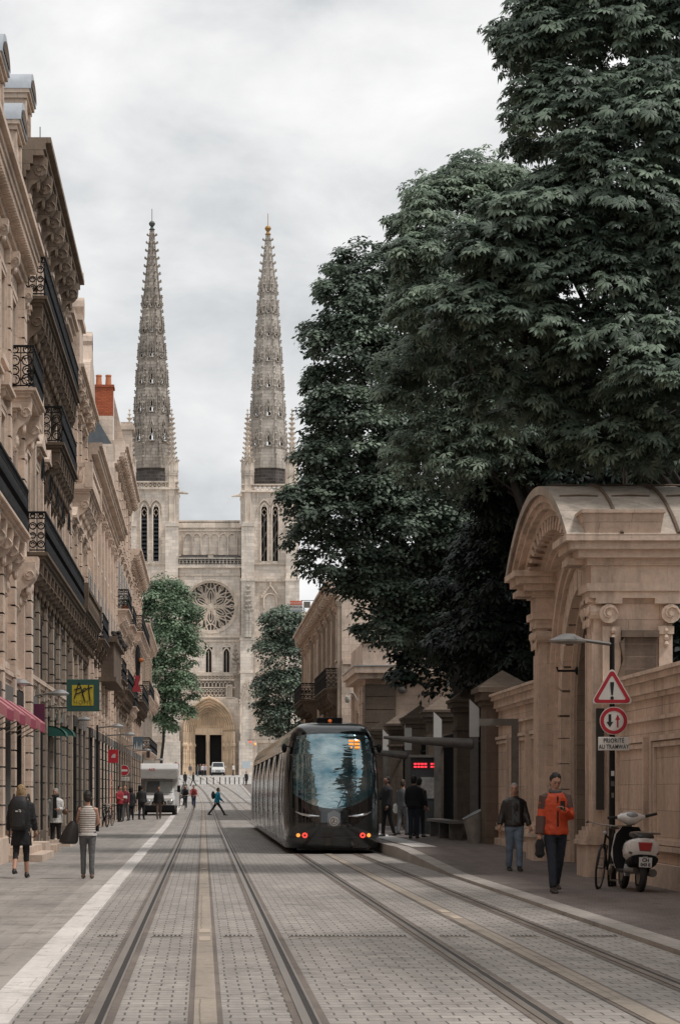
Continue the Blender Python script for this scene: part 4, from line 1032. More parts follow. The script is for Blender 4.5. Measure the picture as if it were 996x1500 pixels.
# ================================================================ gate, garden wall, piers, shelter
XG=6.9
W['gateshade']=stone('shade-darkened inner arch stone',(.30,.23,.18),1.1,.5,.7,.6)  # shade of the arch reveal put into a darker stone colour
gate=thing('garden_gateway','monumental stone gateway with arched pediment, scrolled capitals and barrel stone roof','gateway',(XG,46.3,0))
YA,RI=46.3,2.0
def ro(r,zs,n=20): return arc(YA,zs,r,180,0,n)
# stepped orders of the arch (each ring is a half cylinder of stone with jambs down to the plinth)
def order(ri,ro_,x0,x1,zb,zs,name,m,split=0):
    A=[(YA-ri,zb)]+arc(YA,zs,ri,180,0,24)+[(YA+ri,zb)]; B=[(YA-ro_,zb)]+arc(YA,zs,ro_,180,0,24)+[(YA+ro_,zb)]
    return MB().band(A,B,'x',x0,x1).build(name,W[m],gate)
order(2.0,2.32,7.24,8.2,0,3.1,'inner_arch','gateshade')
order(2.32,2.42,7.16,8.1,0,3.1,'arch_moulding','gatetrim')
# rusticated voussoir ring with real joints
mb=MB()
nv=15
for i in range(nv):
    a0=180-180*i/nv-.6; a1=180-180*(i+1)/nv+.6
    mb.band(arc(YA,3.1,2.42,a0,a1,3),arc(YA,3.1,2.86,a0,a1,3),'x',6.98,8.0)
for s in (-1,1):
    z=.06
    while z<3.0: 
        mb.box(6.98,8.0,YA+s*2.42,YA+s*2.86,z,min(z+.50,3.08)); z+=.52
mb.build('voussoirs',W['gatetrim'],gate)
order(2.40,2.88,7.08,8.0,0,3.1,'joint_backing','pier') if False else None
MB().band([(YA-2.44,0)]+arc(YA,3.1,2.44,180,0,24)+[(YA+2.44,0)],[(YA-2.84,0)]+arc(YA,3.1,2.84,180,0,24)+[(YA+2.84,0)],'x',7.02,8.0).build('joint_backing',W['pier'],gate)
order(2.86,2.98,6.90,7.9,0,3.12,'arch_moulding','gatetrim'); order(2.98,3.12,6.82,7.9,0,3.12,'archivolt','gatetrim')
# wall field between archivolt and pilasters and up into the pediment
top=arc(YA,3.12,3.12,180,0,24)
R0=7.2; zc=-.24; half=4.2
a_=math.degrees(math.acos(half/R0))
def seg(dr,dh=0,n=24):    # curve of the segmental pediment, ending on the cornice
    r=R0+dr; ah=max(math.degrees(math.asin(min(.99,(6.06-zc)/r))),math.degrees(math.acos(min(.9999,4.32/r)))) if r>6.35 else 80
    return arc(YA,zc,r,180-ah,ah,n)
S0=seg(-.55)
field=[(YA-2.98,0)]+[(YA+(y-YA)*.955,z) for y,z in top]+[(YA+2.98,0)]
outer_f=[(YA-3.5,0)]+[(YA-3.5+7.0*i/24, max(5.6,zc+math.sqrt(max(0,(R0-.04)**2-(-3.5+7.0*i/24)**2)))) for i in range(25)]+[(YA+3.5,0)]
MB().band(field,outer_f,'x',XG+.02,7.85).build('wall',W['gate'],gate)
MB().box(7.86,8.02,YA-3.5,YA-2.0,0,5.5).box(7.86,8.02,YA+2.0,YA+3.5,0,5.5).build('rear_wall',W['gate'],gate)
# pediment mouldings: stepped bands following the curve
steps=[(-.52,-.44,6.74),(-.44,-.36,6.66),(-.10,.04,6.36),(.04,.16,6.24),(.16,.30,6.16),(.30,.40,6.10)]
mb=MB()
for a,b,x in steps: mb.band(seg(a),seg(b),'x',x,7.9)
mb.band(seg(-.36),seg(-.10),'x',6.58,7.9)
mb.build('pediment_moulding',W['gatetrim'],gate)
mb=MB()
nb=17
for i in range(nb):
    A=seg(-.36,n=nb*4); B=seg(-.11,n=nb*4)
    k=i*4+1
    mb.band(A[k:k+3],B[k:k+3],'x',6.36,6.6)
mb.build('modillions',W['gate'],gate)
# stone barrel roof with lead ribs
roof=MB().band(seg(.30),seg(.46),'x',6.08,8.6).build('roof',W['cath'] if False else stone('lichened roof stone',(.50,.43,.36),1.4,1.1,.7,.5,vscale=.9),gate)
mb=MB()
for x in (7.05,8.05): 
    p=[(x,y,z+.02) for y,z in seg(.46)]; mb.tube(p,.035,5)
for k in (5,9,13,17,21):
    y,z=seg(.47)[k]; 
    for xx in (6.2,7.15,8.15): mb.tube([(xx,y,z),(xx+.35,y,z+.015),(xx+.7,y,z)],.018,4)
mb.build('roof_seam',W['trimdark'],roof)
# end entablatures (the horizontal returns of the cornice at both springings) and end faces
def entab(y0,y1,nm):
    c=MB()
    for a,b,e in ((5.00,5.12,.10),(5.12,5.26,.16),(5.26,5.58,.08),(5.58,5.70,.16),(5.70,5.84,.34),(5.84,5.98,.48),(5.98,6.10,.58)):
        c.box(XG-.25-e,8.08+e,y0-e*.8,y1+e*.8,a,b)
    return c.build(nm,W['gatetrim'],gate)
entab(YA-3.85,YA-3.1,'entablature'); entab(YA+3.1,YA+3.85,'entablature')
MB().box(XG-.05,7.98,YA-3.77,YA-3.25,4.2,5.02).build('impost_block',W['gatetrim'],gate)
mb=MB()
for y in (YA-3.75,YA-3.5,YA-3.25): mb.box(XG-.72,XG-.35,y,y+.17,5.60,5.72)
for y in (YA+3.15,YA+3.4,YA+3.65): mb.box(XG-.72,XG-.35,y,y+.17,5.60,5.72)
mb.build('modillions',W['gatetrim'],gate)
# attic block above the near springing
mb=MB(); mb.add([(6.42,YA-4.27,6.06),(7.72,YA-4.27,6.06),(7.72,YA-3.35,6.06),(6.42,YA-3.35,6.06),(6.35,YA-4.34,6.48),(7.79,YA-4.34,6.48),(7.79,YA-3.25,6.48),(6.35,YA-3.25,6.48)],[(0,3,2,1),(4,5,6,7),(0,1,5,4),(1,2,6,5),(2,3,7,6),(3,0,4,7)])
mb.box(6.33,7.81,YA-4.36,YA-3.23,6.46,6.52)
mb.build('attic_block',W['gate'],gate)
# piers with pilasters and ionic capitals
def ionic(mb,xf,y0,y1,zt,side=-1):
    w=y1-y0
    mb.box(xf-.12,xf+.25,y0-.10,y1+.10,zt-.07,zt); mb.box(xf-.07,xf+.25,y0-.05,y1+.05,zt-.13,zt-.07)
    for y in (y0-.02,y1+.02):
        mb.tube([(xf-.10,y,zt-.24),(xf+.22,y,zt-.24)],.13,12)
        sp=[(xf-.115,y+.12*(1-.11*k)*math.cos(k*.8),zt-.24+.12*(1-.11*k)*math.sin(k*.8)) for k in range(9)]
        mb.tube(sp,.018,4); mb.tube([(xf-.13,y,zt-.24),(xf+.2,y,zt-.24)],.035,8)
    for k in range(4): mb.ell((xf-.09,y0+w*(k+.5)/4,zt-.22),.05,w*.1,.09,6,5)
    for k in range(3): mb.tube([(xf-.08,y0+w*(k+.6)/3.3,zt-.36),(xf-.1,y0+w*(k+.6)/3.3,zt-.5)],.03,5,[.04,.015])
    # side scrolls seen from the end
    return mb
def pier(yc0,yc1,nearface):
    p=MB(); p.box(XG-.12,8.03,yc0,yc1,0,4.9); p.build('pier',W['gate'],gate)
    for a,b in ((yc0+.05,yc0+.42),(yc1-.34,yc1-.02)) :
        q=MB(); q.box(XG-.26,XG-.10,a,b,.9,4.66); q.box(XG-.29,XG-.26,a,a+.07,.9,4.4); q.box(XG-.29,XG-.26,b-.07,b,.9,4.4)
        ionic(q,XG-.24,a,b,5.0); q.build('pilaster',W['gatetrim'],gate)
pier(YA-3.8,YA-2.97,1); pier(YA+2.97,YA+3.8,0)
# the end face of the near pier: corner pilasters with side-on scrolls, sunk panel and blackened block
yn=YA-3.8
mb=MB(); mb.box(XG-.12,XG+.20,yn-.08,yn-.002,.9,4.5); mb.box(7.78,8.02,yn-.08,yn-.002,3.3,4.5)
def vol(cxx,s=1,cz_=4.72):
    mb.tube([(cxx,yn-.16,cz_),(cxx,yn,cz_)],.17,14)
    mb.tube([(cxx+s*.155*(1-.1*k)*math.cos(k*.75),yn-.175,cz_+.155*(1-.1*k)*math.sin(k*.75)) for k in range(10)],.02,5)
    mb.tube([(cxx,yn-.20,cz_),(cxx,yn,cz_)],.045,8)
vol(XG-.02); vol(7.98); mb.box(XG-.25,XG+.22,yn-.14,yn,4.9,5.0); mb.box(7.70,8.2,yn-.14,yn,4.9,5.0); mb.box(7.76,8.04,yn-.12,yn,4.36,4.5)
for k in range(3): mb.ell((XG+.06,yn-.1,4.42-.12*k),.05,.06,.06,6,4); mb.ell((7.9,yn-.1,4.42-.12*k),.05,.06,.06,6,4)
mb.build('corner_pilaster',W['gatetrim'],gate)
MB().box(7.15,7.72,yn-.16,yn-.002,3.42,4.30).build('blackened_block',stone('blackened stone',(.16,.12,.095),3,.22,1.5,.8,vscale=1.2),gate)
mb=MB(); mb.box(7.10,7.76,yn-.22,yn-.002,4.30,4.42); mb.prism([(7.05,3.3),(7.15,3.42),(7.15,4.29),(7.07,4.2),(7.13,3.9),(7.03,3.6)],'y',yn-.2,yn-.002); mb.build('block_moulding',W['pier'],gate)
# plinths
for y0,y1 in ((YA-3.95,YA-2.85),(YA+2.85,YA+3.95)):
    p=MB(); p.box(XG-.42,8.1,y0,y1,-.02,.62); 
    for a,b,e in ((.62,.70,.05),(.70,.78,.02),(.78,.86,-.03),(.86,.93,-.08)): p.box(XG-.42-e+.0,8.1+e*.5,y0-e,y1+e,a,b)
    p.build('plinth',W['gatetrim'],gate)
# door set back in the arch
mb=MB(); mb.prism([(YA-2.0,0.02)]+arc(YA,3.1,2.0,180,0,20)+[(YA+2.0,0.02)],'x',8.05,8.12); dr=mb.build('gate_door',mat('dark green gate',(.02,.028,.026),.5,var=.3),gate)
mb=MB(); 
for y in (YA-.05,YA-1.95,YA+1.85): mb.box(8.0,8.05,y,y+.1,.05,3.1)
for z in (.3,1.4,2.9): mb.box(7.99,8.05,YA-1.95,YA+1.95,z,z+.12)
mb.build('door_rails',W['framed'],dr)
mb=MB(); mb.tube([(7.2,YA+1.95,4.0),(6.85,YA+1.95,4.0),(6.83,YA+1.95,4.08)],.025,6); mb.ell((7.25,YA+1.9,4.0),.07,.07,.09); mb.build('hook',W['iron'],gate)
mb=MB(); mb.tube([(XG+.15,YA-2.95,3.9),(XG-.28,YA-2.95,3.9)],.02,5); mb.build('bell_pull',W['iron'],gate)
t=MB(); t.box(6.96,7.09,YA-3.97,YA-3.87,1.24,3.04); t.box(6.975,7.075,YA-3.98,YA-3.97,1.3,1.7)
tag(t.build('entry_panel',mat('dark bronze panel',(.03,.027,.025),.5)),'tall black entry panel fixed to the inner side of the near gateway pier','entry panel')
lv=MB()
for k in range(900):
    a=R.uniform(0,1)**.7; x=6.45+R.uniform(0,.35)+a*.1; y=YA-3.85+R.uniform(-.3,.8); zt=6.12+R.uniform(0,.30)*max(0,1-abs(y-YA+3.55)/.7)
    d=Vector((R.uniform(-1,1),R.uniform(-1,1),R.uniform(-.4,.8)))*.05; p=Vector((x,y,zt)); lv.add([p,p+d,p+d*.4+Vector((.03,.03,.02))],[(0,1,2)])
tag(lv.build('fallen_leaves',mat('dry leaves',(.14,.07,.045),.9,var=.5)),kind='stuff',label='dry brown leaves caught on the gateway cornice')
an=MB(); an.tube([(8.2,46.5,7.3),(8.2,46.5,8.2)],.05,8,[.06,.03]); an.tube([(8.2,46.5,8.1),(8.1,46.5,9.6)],.012,4)
tag(an.build('roof_mast',W['post']),'slim grey mast standing on the crown of the gateway roof','mast')
for i,(a,b) in enumerate((((8.03,46.4,8.15),(9.1,45.2,7.05)),((8.03,46.4,8.15),(8.6,45.0,7.2)))):
    tag(MB().tube([a,b],.014,4).build('guy_wire',W['steel']),('steep' if i else 'long')+' guy wire running from the gateway mast down the roof','wire')
# ---- garden wall right of the gate (towards us) and left of it
def gwall(name,label,y0,y1,h,endpier=None):
    t=thing(name,label,'wall',(7.3,y0,0)); z=h
    MB().box(7.3,7.9,y0,y1,-.02,z-.42).build('wall',W['gate'],t)
    c=MB()
    for a,b,e in ((z-.42,z-.34,.06),(z-.34,z-.16,.12),(z-.16,z-.06,.2),(z-.06,z,.26)): c.box(7.3-e,7.9+e,y0,y1,a,b)
    c.build('coping',W['gatetrim'],t)
    MB().box(7.2,7.29,y0,y1,-.02,.42).build('plinth',W['gatetrim'],t)
    n=max(1,int((y1-y0)/3.2)); w=(y1-y0)/n
    for i in range(n):
        a,b=y0+w*i+.28,y0+w*(i+1)-.28; f=MB()
        for d0,d1,e in ((7.22,7.298,0),(7.25,7.298,.10),):
            f.box(d0,d1,a+e,b-e,z-1.12-e,z-1.04-e); f.box(d0,d1,a+e,b-e,.62+e,.70+e); f.box(d0,d1,a+e,a+.08+e,.70+e,z-1.12-e); f.box(d0,d1,b-.08-e,b-e,.70+e,z-1.12-e)
        f.build('panel_moulding',W['gatetrim'],t)
    MB().box(7.24,7.298,y0,y1,z-.78,z-.72).build('string_course',W['gatetrim'],t)
    return t
gate.location.x+=.3
gwall('garden_wall','panelled ochre stone wall with thick coping behind the white scooter',18,YA-3.81,3.5)
g2=gwall('garden_wall','short panelled stone wall between the gateway and the tram shelter, ending in a gabled pier',YA+3.81,60,3.95)
mb=MB(); mb.box(7.0,7.95,59.2,60.4,-.02,3.7); 
for a,b,e in ((3.7,3.82,.06),(3.82,4.02,.14),(4.02,4.14,.22)): mb.box(7.0-e,7.95+e,59.2-e,60.4+e,a,b)
mb.add([(6.8,59.0,4.14),(8.15,59.0,4.14),(8.15,60.6,4.14),(6.8,60.6,4.14),(7.47,59.8,4.6)],[(0,1,4),(1,2,4),(2,3,4),(3,0,4)])
mb.build('end_pier',W['pier'],g2)
# ---- row of pyramid-capped piers with iron railings between
PY=[66,74.3,82,89.5,97.5]
for i,y in enumerate(PY):
    t=MB(); t.box(7.0,7.95,y,y+.95,.2,3.75)
    for a,b,e in ((3.25,3.33,.05),(3.75,3.88,.08),(3.88,4.02,.16),(4.02,4.1,.2)): t.box(7.0-e,7.95+e,y-e,y+.95+e,a,b)
    t.box(6.93,8.0,y-.06,y+1.0,-.02,.7)
    t.add([(6.85,y-.15,4.1),(8.1,y-.15,4.1),(8.1,y+1.1,4.1),(6.85,y+1.1,4.1),(7.47,y+.47,4.55)],[(0,1,4),(1,2,4),(2,3,4),(3,0,4)])
    o=t.build('gate_pier',W['pier']); where=('nearest of the row, beside the waste bin','second of the row, behind the shelter','third of the row, behind the ticket panel','fourth of the row, close to the tram','last of the row before the pavilion')[i]
    tag(o,'shade-darkened stone pier with pyramid cap, '+where,'stone pier',group='stone piers along the garden')
for y0,y1 in zip([60.4]+[p+.95 for p in PY],PY+[107]):
    f=MB(); f.box(7.44,7.5,y0,y1,.35,.4); f.box(7.44,7.5,y0,y1,2.9,2.95); y=y0+.12
    while y<y1-.05: f.tube([(7.47,y,.1),(7.47,y,3.15)],.014,4); f.tube([(7.47,y,3.12),(7.47,y,3.3)],.03,4,[.03,.004]); y+=.14
    t=thing('iron_railing','black spiked iron railing '+('between the gabled pier and the first pyramid pier' if y0<61 else 'on stone base, %s'%{66.95:'from the first pier behind the bin',75.25:'from the second pyramid pier',82.95:'from the third pyramid pier',90.45:'from the fourth pier beside the tram',98.45:'from the last pier to the pavilion'}[round(y0,2)]),'railing',(7.47,y0,0),'iron railings between the garden piers')
    f.build('bars',W['iron'],t); MB().box(7.3,7.65,y0+.002,y1-.002,-.02,.3).build('base',W['pier'],t)
# ---- tram stop
zp=.26
psh=thing('tram_shelter','grey steel tram shelter with pale blade posts and tapering cantilever arms','tram shelter',(7.1,62,zp))
white=mat('pale enamel',(.62,.60,.57),.4,var=.06)
for i,y in enumerate((62,71.7,82,92)):
    X=7.02; q=MB(); q.box(X-.10,X+.10,y-.05,y+.05,zp-.05,2.98); p=q.build('post',W['post'],psh)
    q=MB(); q.prism([(X-.12,2.98),(X+.12,2.98),(X+.12,3.72),(X-.12,3.95)],'y',y-.06,y+.06); q.build('blade',white,p)
    if i in (0,2):
        L=2.35 if i==0 else 1.6
        q=MB(); q.tube([(X-.05,y,2.80),(X-L*.7,y,2.90),(X-L,y,2.97)],.1,10,[.15,.09,.04]); q.build('arm',W['post'],psh,True)
mb=MB(); mb.box(6.35,7.25,55.0,55.1,3.08,3.24); mb.box(7.09,7.25,55.0,55.1,zp-.1,3.08); mb.build('end_frame',W['post'],psh)
mb=MB(); mb.add([(6.9,62.1,2.75),(6.9,91,2.75),(5.5,91,2.86),(5.5,62.1,2.86),(6.9,62.1,2.77),(6.9,91,2.77),(5.5,91,2.88),(5.5,62.1,2.88)],[(0,1,2,3),(7,6,5,4),(0,4,5,1),(3,2,6,7),(0,3,7,4),(1,5,6,2)])
gl,nt_,b_=nmat('smoked glass'); b_.inputs['Base Color'].default_value=(.3,.32,.32,1); b_.inputs['Transmission Weight'].default_value=.85; b_.inputs['Roughness'].default_value=.1
pass
pn=thing('information_panel','dark grey information panel with red dot-matrix departures beside the waiting passengers','information panel',(6.75,73,zp))
MB().box(6.33,7.17,72.95,73.15,zp-.02,2.6).build('body',mat('dark panel',(.045,.045,.047),.4),pn,bevel=.02)
MB().box(6.28,7.22,72.85,73.25,2.6,2.68).build('cap',W['post'],pn)
MB().box(6.64,7.05,72.93,72.95,1.35,2.0).build('timetable',mat('timetable paper',(.30,.29,.28),.4,var=.3,vs=12),pn)
led=mat('red led',(.9,.03,.05),.5,emit=1.2); led.node_tree.nodes['Principled BSDF'].inputs['Emission Color'].default_value=(1,.04,.06,1)
mb=MB()
for r_,(z) in enumerate((2.38,2.29)):
    for k in range(4): mb.box(6.42+k*.105,6.50+k*.105,72.93,72.948,z,z+.05)
    for k in range(2): mb.box(6.93+k*.09,7.0+k*.09,72.93,72.948,z,z+.05)
mb.build('departure_leds',led,pn)
bn=thing('bench','dark slatted bench against the piers in the tram shelter','bench',(6.85,66,zp))
MB().box(6.55,7.0,63.6,70.2,.70,.77).build('seat',W['post'],bn); 
for y in (64.2,66.9,69.6): MB().box(6.6,6.95,y,y+.12,zp-.02,.70).build('leg',W['post'],bn)
bi=thing('litter_bin','pale tapering litter bin with slanted open rim by the tram shelter','litter bin',(7.05,60,.23))
Y_=60.6; X_=PX(697,Y_); mb=MB(); rg=[]
for k in range(9):
    t=k/8; ring=[]
    for j in range(20):
        a=2*PI*j/20; r=.19+.12*t; z=.24+(.78+.0)*t; x=X_+r*math.cos(a)+.00; ring.append((x-.02*t,Y_+r*math.sin(a),z+t*(.16*math.cos(a))))
    rg.append(ring)
rg+= [[(X_-.02+.28*math.cos(2*PI*j/20),Y_+.28*math.sin(2*PI*j/20),1.015+.155*math.cos(2*PI*j/20)) for j in range(20)],[(X_+.2*math.cos(2*PI*j/20),Y_+.2*math.sin(2*PI*j/20),.35) for j in range(20)]]
mb.loft(rg); mb.build('body',mat('pale metal bin',(.33,.30,.27),.45,.2,var=.2),bi,True)
mb=MB(); mb.tube([(X_-.02+.31*math.cos(2*PI*j/20),Y_+.31*math.sin(2*PI*j/20),1.02+.16*math.cos(2*PI*j/20)) for j in range(20)],.018,6,closed=True); mb.build('rim',W['zinc'],bi,True)
# ================================================================ trees
def tmpl(kind):
    """one leaf cluster: list of (verts, faces); local +Z is the leaf's upper side, +X hangs outwards"""
    V=[];Fc=[]
    if kind=='palm7' or kind=='palm5':
        k=7 if kind=='palm7' else 5
        for i in range(k):
            a=math.radians(-110+220*i/(k-1)); L=1.0-.30*abs(i-(k-1)/2)/((k-1)/2); w=.17*L; c,s=math.cos(a),math.sin(a)
            def P(l,q,z): return (l*c-q*s,l*s+q*c,z)
            n=len(V)
            V+= [P(.04,0,0),P(.62*L,w,-.10*L),P(.62*L,-w,-.10*L),P(L,0,-.32*L),P(.58*L,0,.02)]
            Fc+= [(n,n+4,n+1),(n+1,n+4,n+3),(n,n+2,n+4),(n+2,n+3,n+4)]
    else:
        for i in range(3):
            a=i*2.2; c,s=math.cos(a),math.sin(a)
            def P(l,q,z): return (.25*c+l*c-q*s,.25*s+l*s+q*c,z)
            n=len(V); V+= [P(0,0,0),P(.4,.3,-.02),P(.85,0,-.22),P(.4,-.3,-.02)]; Fc+=[(n,n+1,n+2,n+3)]
    return np.array(V),Fc
def crown(name,m,parent,blobs,n,size,kind,clump=.2,seed=1,fill=.15,flat=.5,hold=None):
    rg=np.random.default_rng(seed)
    areas=np.array([ (b[3]*b[5]+b[4]*b[5]+b[3]*b[4]) for b in blobs]); pr=areas/areas.sum()
    C=[];O=[];SH=[]
    ncl=0
    for bi_,b in enumerate(blobs):
        nb=int(n*pr[bi_]); k=max(6,int(nb/ (26 if kind!='tri' else 30)))
        d=rg.normal(size=(k,3)); d/=np.linalg.norm(d,axis=1)[:,None]; d[:,2]=np.where(d[:,2]<-.35,-d[:,2]*.6,d[:,2])
        rad=np.array([b[3],b[4],b[5]]); rf=rg.uniform(.72,1.04,(k,1))
        cen=np.array(b[:3])+d*rad*rf
        which=rg.integers(0,k,nb); cr=clump*rad.mean()*rg.uniform(.6,1.4,k)
        e=rg.normal(size=(nb,3)); e/=np.linalg.norm(e,axis=1)[:,None]; e[:,2]=np.abs(e[:,2])*rg.choice([1,1,1,-.5],nb)
        sc_=np.stack([cr[which],cr[which],cr[which]*.62],1)*rg.uniform(.7,1.1,(nb,1))
        pts=cen[which]+e*sc_
        out=.75*e+.65*d[which]
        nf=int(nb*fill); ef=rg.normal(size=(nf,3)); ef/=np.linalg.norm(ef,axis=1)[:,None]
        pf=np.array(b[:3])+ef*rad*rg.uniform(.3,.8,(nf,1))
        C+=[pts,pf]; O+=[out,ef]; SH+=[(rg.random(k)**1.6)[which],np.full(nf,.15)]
    C=np.concatenate(C); O=np.concatenate(O); SH=np.concatenate(SH)
    # drop leaves buried deep inside other blobs
    keep=np.ones(len(C),bool)
    for b in blobs:
        q=((C-np.array(b[:3]))/np.array(b[3:6])); r=np.linalg.norm(q,axis=1); keep&=~((r<.62)&(rg.uniform(size=len(C))<.8))
    if hold is not None: keep&=hold(C)
    C=C[keep];O=O[keep];SH=SH[keep]; N_=len(C)
    O/=np.linalg.norm(O,axis=1)[:,None]+1e-9
    up=O*.55+np.array([0,0,flat+.25])+rg.normal(size=(N_,3))*.28; up/=np.linalg.norm(up,axis=1)[:,None]
    fx=O+rg.normal(size=(N_,3))*.5; fx-=up*(fx*up).sum(1)[:,None]; fx/=np.linalg.norm(fx,axis=1)[:,None]+1e-9
    fy=np.cross(up,fx); V,Fc=tmpl(kind); nv=len(V)
    s=size*rg.uniform(.65,1.25,N_)
    A=(C[:,None,:]+s[:,None,None]*(V[None,:,0,None]*fx[:,None,:]+V[None,:,1,None]*fy[:,None,:]+V[None,:,2,None]*up[:,None,:])).reshape(-1,3)
    L=len(Fc[0]); fl=np.array(Fc); fa=(fl[None]+np.arange(N_)[:,None,None]*nv).reshape(-1)
    if parent is not None: o_=wloc(parent); A=A-np.array([o_.x,o_.y,o_.z])
    me=bpy.data.meshes.new(name); nf=N_*len(Fc)
    me.vertices.add(len(A)); me.vertices.foreach_set('co',A.astype(np.float32).ravel())
    me.loops.add(nf*L); me.loops.foreach_set('vertex_index',fa.astype(np.int32))
    me.polygons.add(nf); me.polygons.foreach_set('loop_start',np.arange(nf,dtype=np.int32)*L)
    try: me.polygons.foreach_set('loop_total',np.full(nf,L,dtype=np.int32))
    except Exception: pass
    me.update(calc_edges=True); me.validate()
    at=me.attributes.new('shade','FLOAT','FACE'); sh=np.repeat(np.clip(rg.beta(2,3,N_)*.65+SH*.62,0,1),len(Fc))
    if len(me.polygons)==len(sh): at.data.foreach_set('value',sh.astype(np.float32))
    return link(name,me,m,parent)
def trunk(parent,base,top,r,limbs,seed=3):
    rg=random.Random(seed); b=Vector(base); t=Vector(top); mb=MB()
    pts=[b+(t-b)*k/7+Vector((rg.uniform(-.12,.12),rg.uniform(-.12,.12),0))*(1 if 0<k<7 else 0) for k in range(8)]
    mb.tube(pts,r,12,[r*1.35]+[r*(1-.5*k/7) for k in range(1,8)])
    for l in limbs:
        e=Vector(l); k=rg.randint(3,6); s=pts[k]; m1=s+(e-s)*.4+Vector((0,0,.5)); m2=s+(e-s)*.75+Vector((rg.uniform(-.3,.3),rg.uniform(-.3,.3),.3))
        mb.tube([s,m1,m2,e],r*.4,7,[r*.34,r*.2,r*.11,r*.04])
        for j in range(3):
            q=m1+(e-m1)*(.2+.25*j); w=q+Vector((rg.uniform(-1,1),rg.uniform(-1,1),rg.uniform(-.2,1)))*r*3.2; mb.tube([q,(q+w)/2+Vector((0,0,.1)),w],r*.1,5,[r*.16,r*.1,r*.03])
    return mb.build('trunk',W['bark'],parent,True)
def B(px,py,rx,rz,Y,ry=None):   # a lobe of foliage measured in the picture and placed Y metres up the street
    s=Y/F; return (PX(px,Y),Y,PZ(py,Y),rx*s,(ry if ry else (rx+rz)/2*s),rz*s)
def tree(label,loc,blobs,n,size,kind,mt,seed,r=.45,group=None,name='chestnut_tree',**k):
    t=thing(name,label,'tree',loc,group)
    crown('crown',mt,t,blobs,n,size,kind,seed=seed,**k)
    tz=sum(b[2] for b in blobs)/len(blobs)
    cx_=sum(b[0] for b in blobs)/len(blobs)
    trunk(t,loc,(loc[0]+(cx_-loc[0])*.4,loc[1],tz),r,[(b[0],b[1],b[2]) for b in blobs],seed)
    return t
G_='chestnut and linden trees overhanging the garden wall'
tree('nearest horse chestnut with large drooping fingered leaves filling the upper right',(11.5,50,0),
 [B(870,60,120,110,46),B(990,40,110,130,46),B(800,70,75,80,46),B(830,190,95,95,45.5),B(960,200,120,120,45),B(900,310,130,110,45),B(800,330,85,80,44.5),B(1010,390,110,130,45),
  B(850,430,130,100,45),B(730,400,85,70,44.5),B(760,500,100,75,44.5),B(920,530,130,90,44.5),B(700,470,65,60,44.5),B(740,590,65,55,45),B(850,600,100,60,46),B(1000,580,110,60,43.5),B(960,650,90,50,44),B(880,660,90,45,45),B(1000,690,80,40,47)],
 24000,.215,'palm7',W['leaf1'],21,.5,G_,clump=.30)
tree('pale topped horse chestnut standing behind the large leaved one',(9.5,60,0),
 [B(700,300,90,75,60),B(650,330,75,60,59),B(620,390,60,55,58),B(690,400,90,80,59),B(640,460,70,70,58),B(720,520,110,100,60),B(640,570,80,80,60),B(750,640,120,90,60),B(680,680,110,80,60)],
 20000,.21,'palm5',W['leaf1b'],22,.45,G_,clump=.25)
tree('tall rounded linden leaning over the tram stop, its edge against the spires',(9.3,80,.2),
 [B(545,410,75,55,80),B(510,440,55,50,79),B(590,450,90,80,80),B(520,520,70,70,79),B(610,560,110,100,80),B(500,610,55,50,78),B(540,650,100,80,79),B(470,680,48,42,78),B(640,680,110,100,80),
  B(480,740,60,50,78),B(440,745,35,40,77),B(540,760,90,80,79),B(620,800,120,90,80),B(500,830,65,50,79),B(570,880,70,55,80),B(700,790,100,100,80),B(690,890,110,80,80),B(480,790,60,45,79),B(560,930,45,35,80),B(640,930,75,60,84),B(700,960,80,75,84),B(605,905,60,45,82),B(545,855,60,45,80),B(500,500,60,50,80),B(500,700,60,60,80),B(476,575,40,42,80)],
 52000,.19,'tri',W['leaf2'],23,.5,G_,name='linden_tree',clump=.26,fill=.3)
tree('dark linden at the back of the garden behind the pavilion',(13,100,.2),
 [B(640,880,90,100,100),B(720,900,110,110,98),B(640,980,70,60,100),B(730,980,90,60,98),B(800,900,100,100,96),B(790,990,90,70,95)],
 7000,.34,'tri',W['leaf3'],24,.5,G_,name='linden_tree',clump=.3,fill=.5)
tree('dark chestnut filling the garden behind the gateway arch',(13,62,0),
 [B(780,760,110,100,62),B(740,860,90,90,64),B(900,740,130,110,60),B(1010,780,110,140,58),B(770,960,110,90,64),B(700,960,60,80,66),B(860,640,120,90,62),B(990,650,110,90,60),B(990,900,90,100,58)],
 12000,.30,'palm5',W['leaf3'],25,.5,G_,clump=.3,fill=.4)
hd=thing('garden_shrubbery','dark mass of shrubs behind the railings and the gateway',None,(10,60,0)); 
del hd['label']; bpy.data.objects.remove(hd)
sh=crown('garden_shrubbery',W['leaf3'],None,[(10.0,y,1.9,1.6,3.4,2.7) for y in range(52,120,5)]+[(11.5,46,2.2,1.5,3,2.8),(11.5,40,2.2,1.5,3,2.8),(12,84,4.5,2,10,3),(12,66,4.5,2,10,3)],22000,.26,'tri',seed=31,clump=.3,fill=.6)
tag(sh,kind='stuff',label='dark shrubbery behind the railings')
# unseen trees added by the camera to shade the pavement and dim tram reflections
for i,(x,y) in enumerate(((15.0,29),(13.5,18),(12.5,4),(12.5,-12))):
    tree(('nearest','second','third','last')[i]+' added chestnut out of view beside the near street, for shade and reflections',(x+1,y,0),[(x,y,9+2*(i%2),5.2,5.5,5),(x-.5,y+2,13.5,4.4,4.5,3.5),(x-1.2,y-2,7,4,4.5,3)],3500,.42,'palm5',W['leaf1'],40+i,.4,G_,clump=.3)
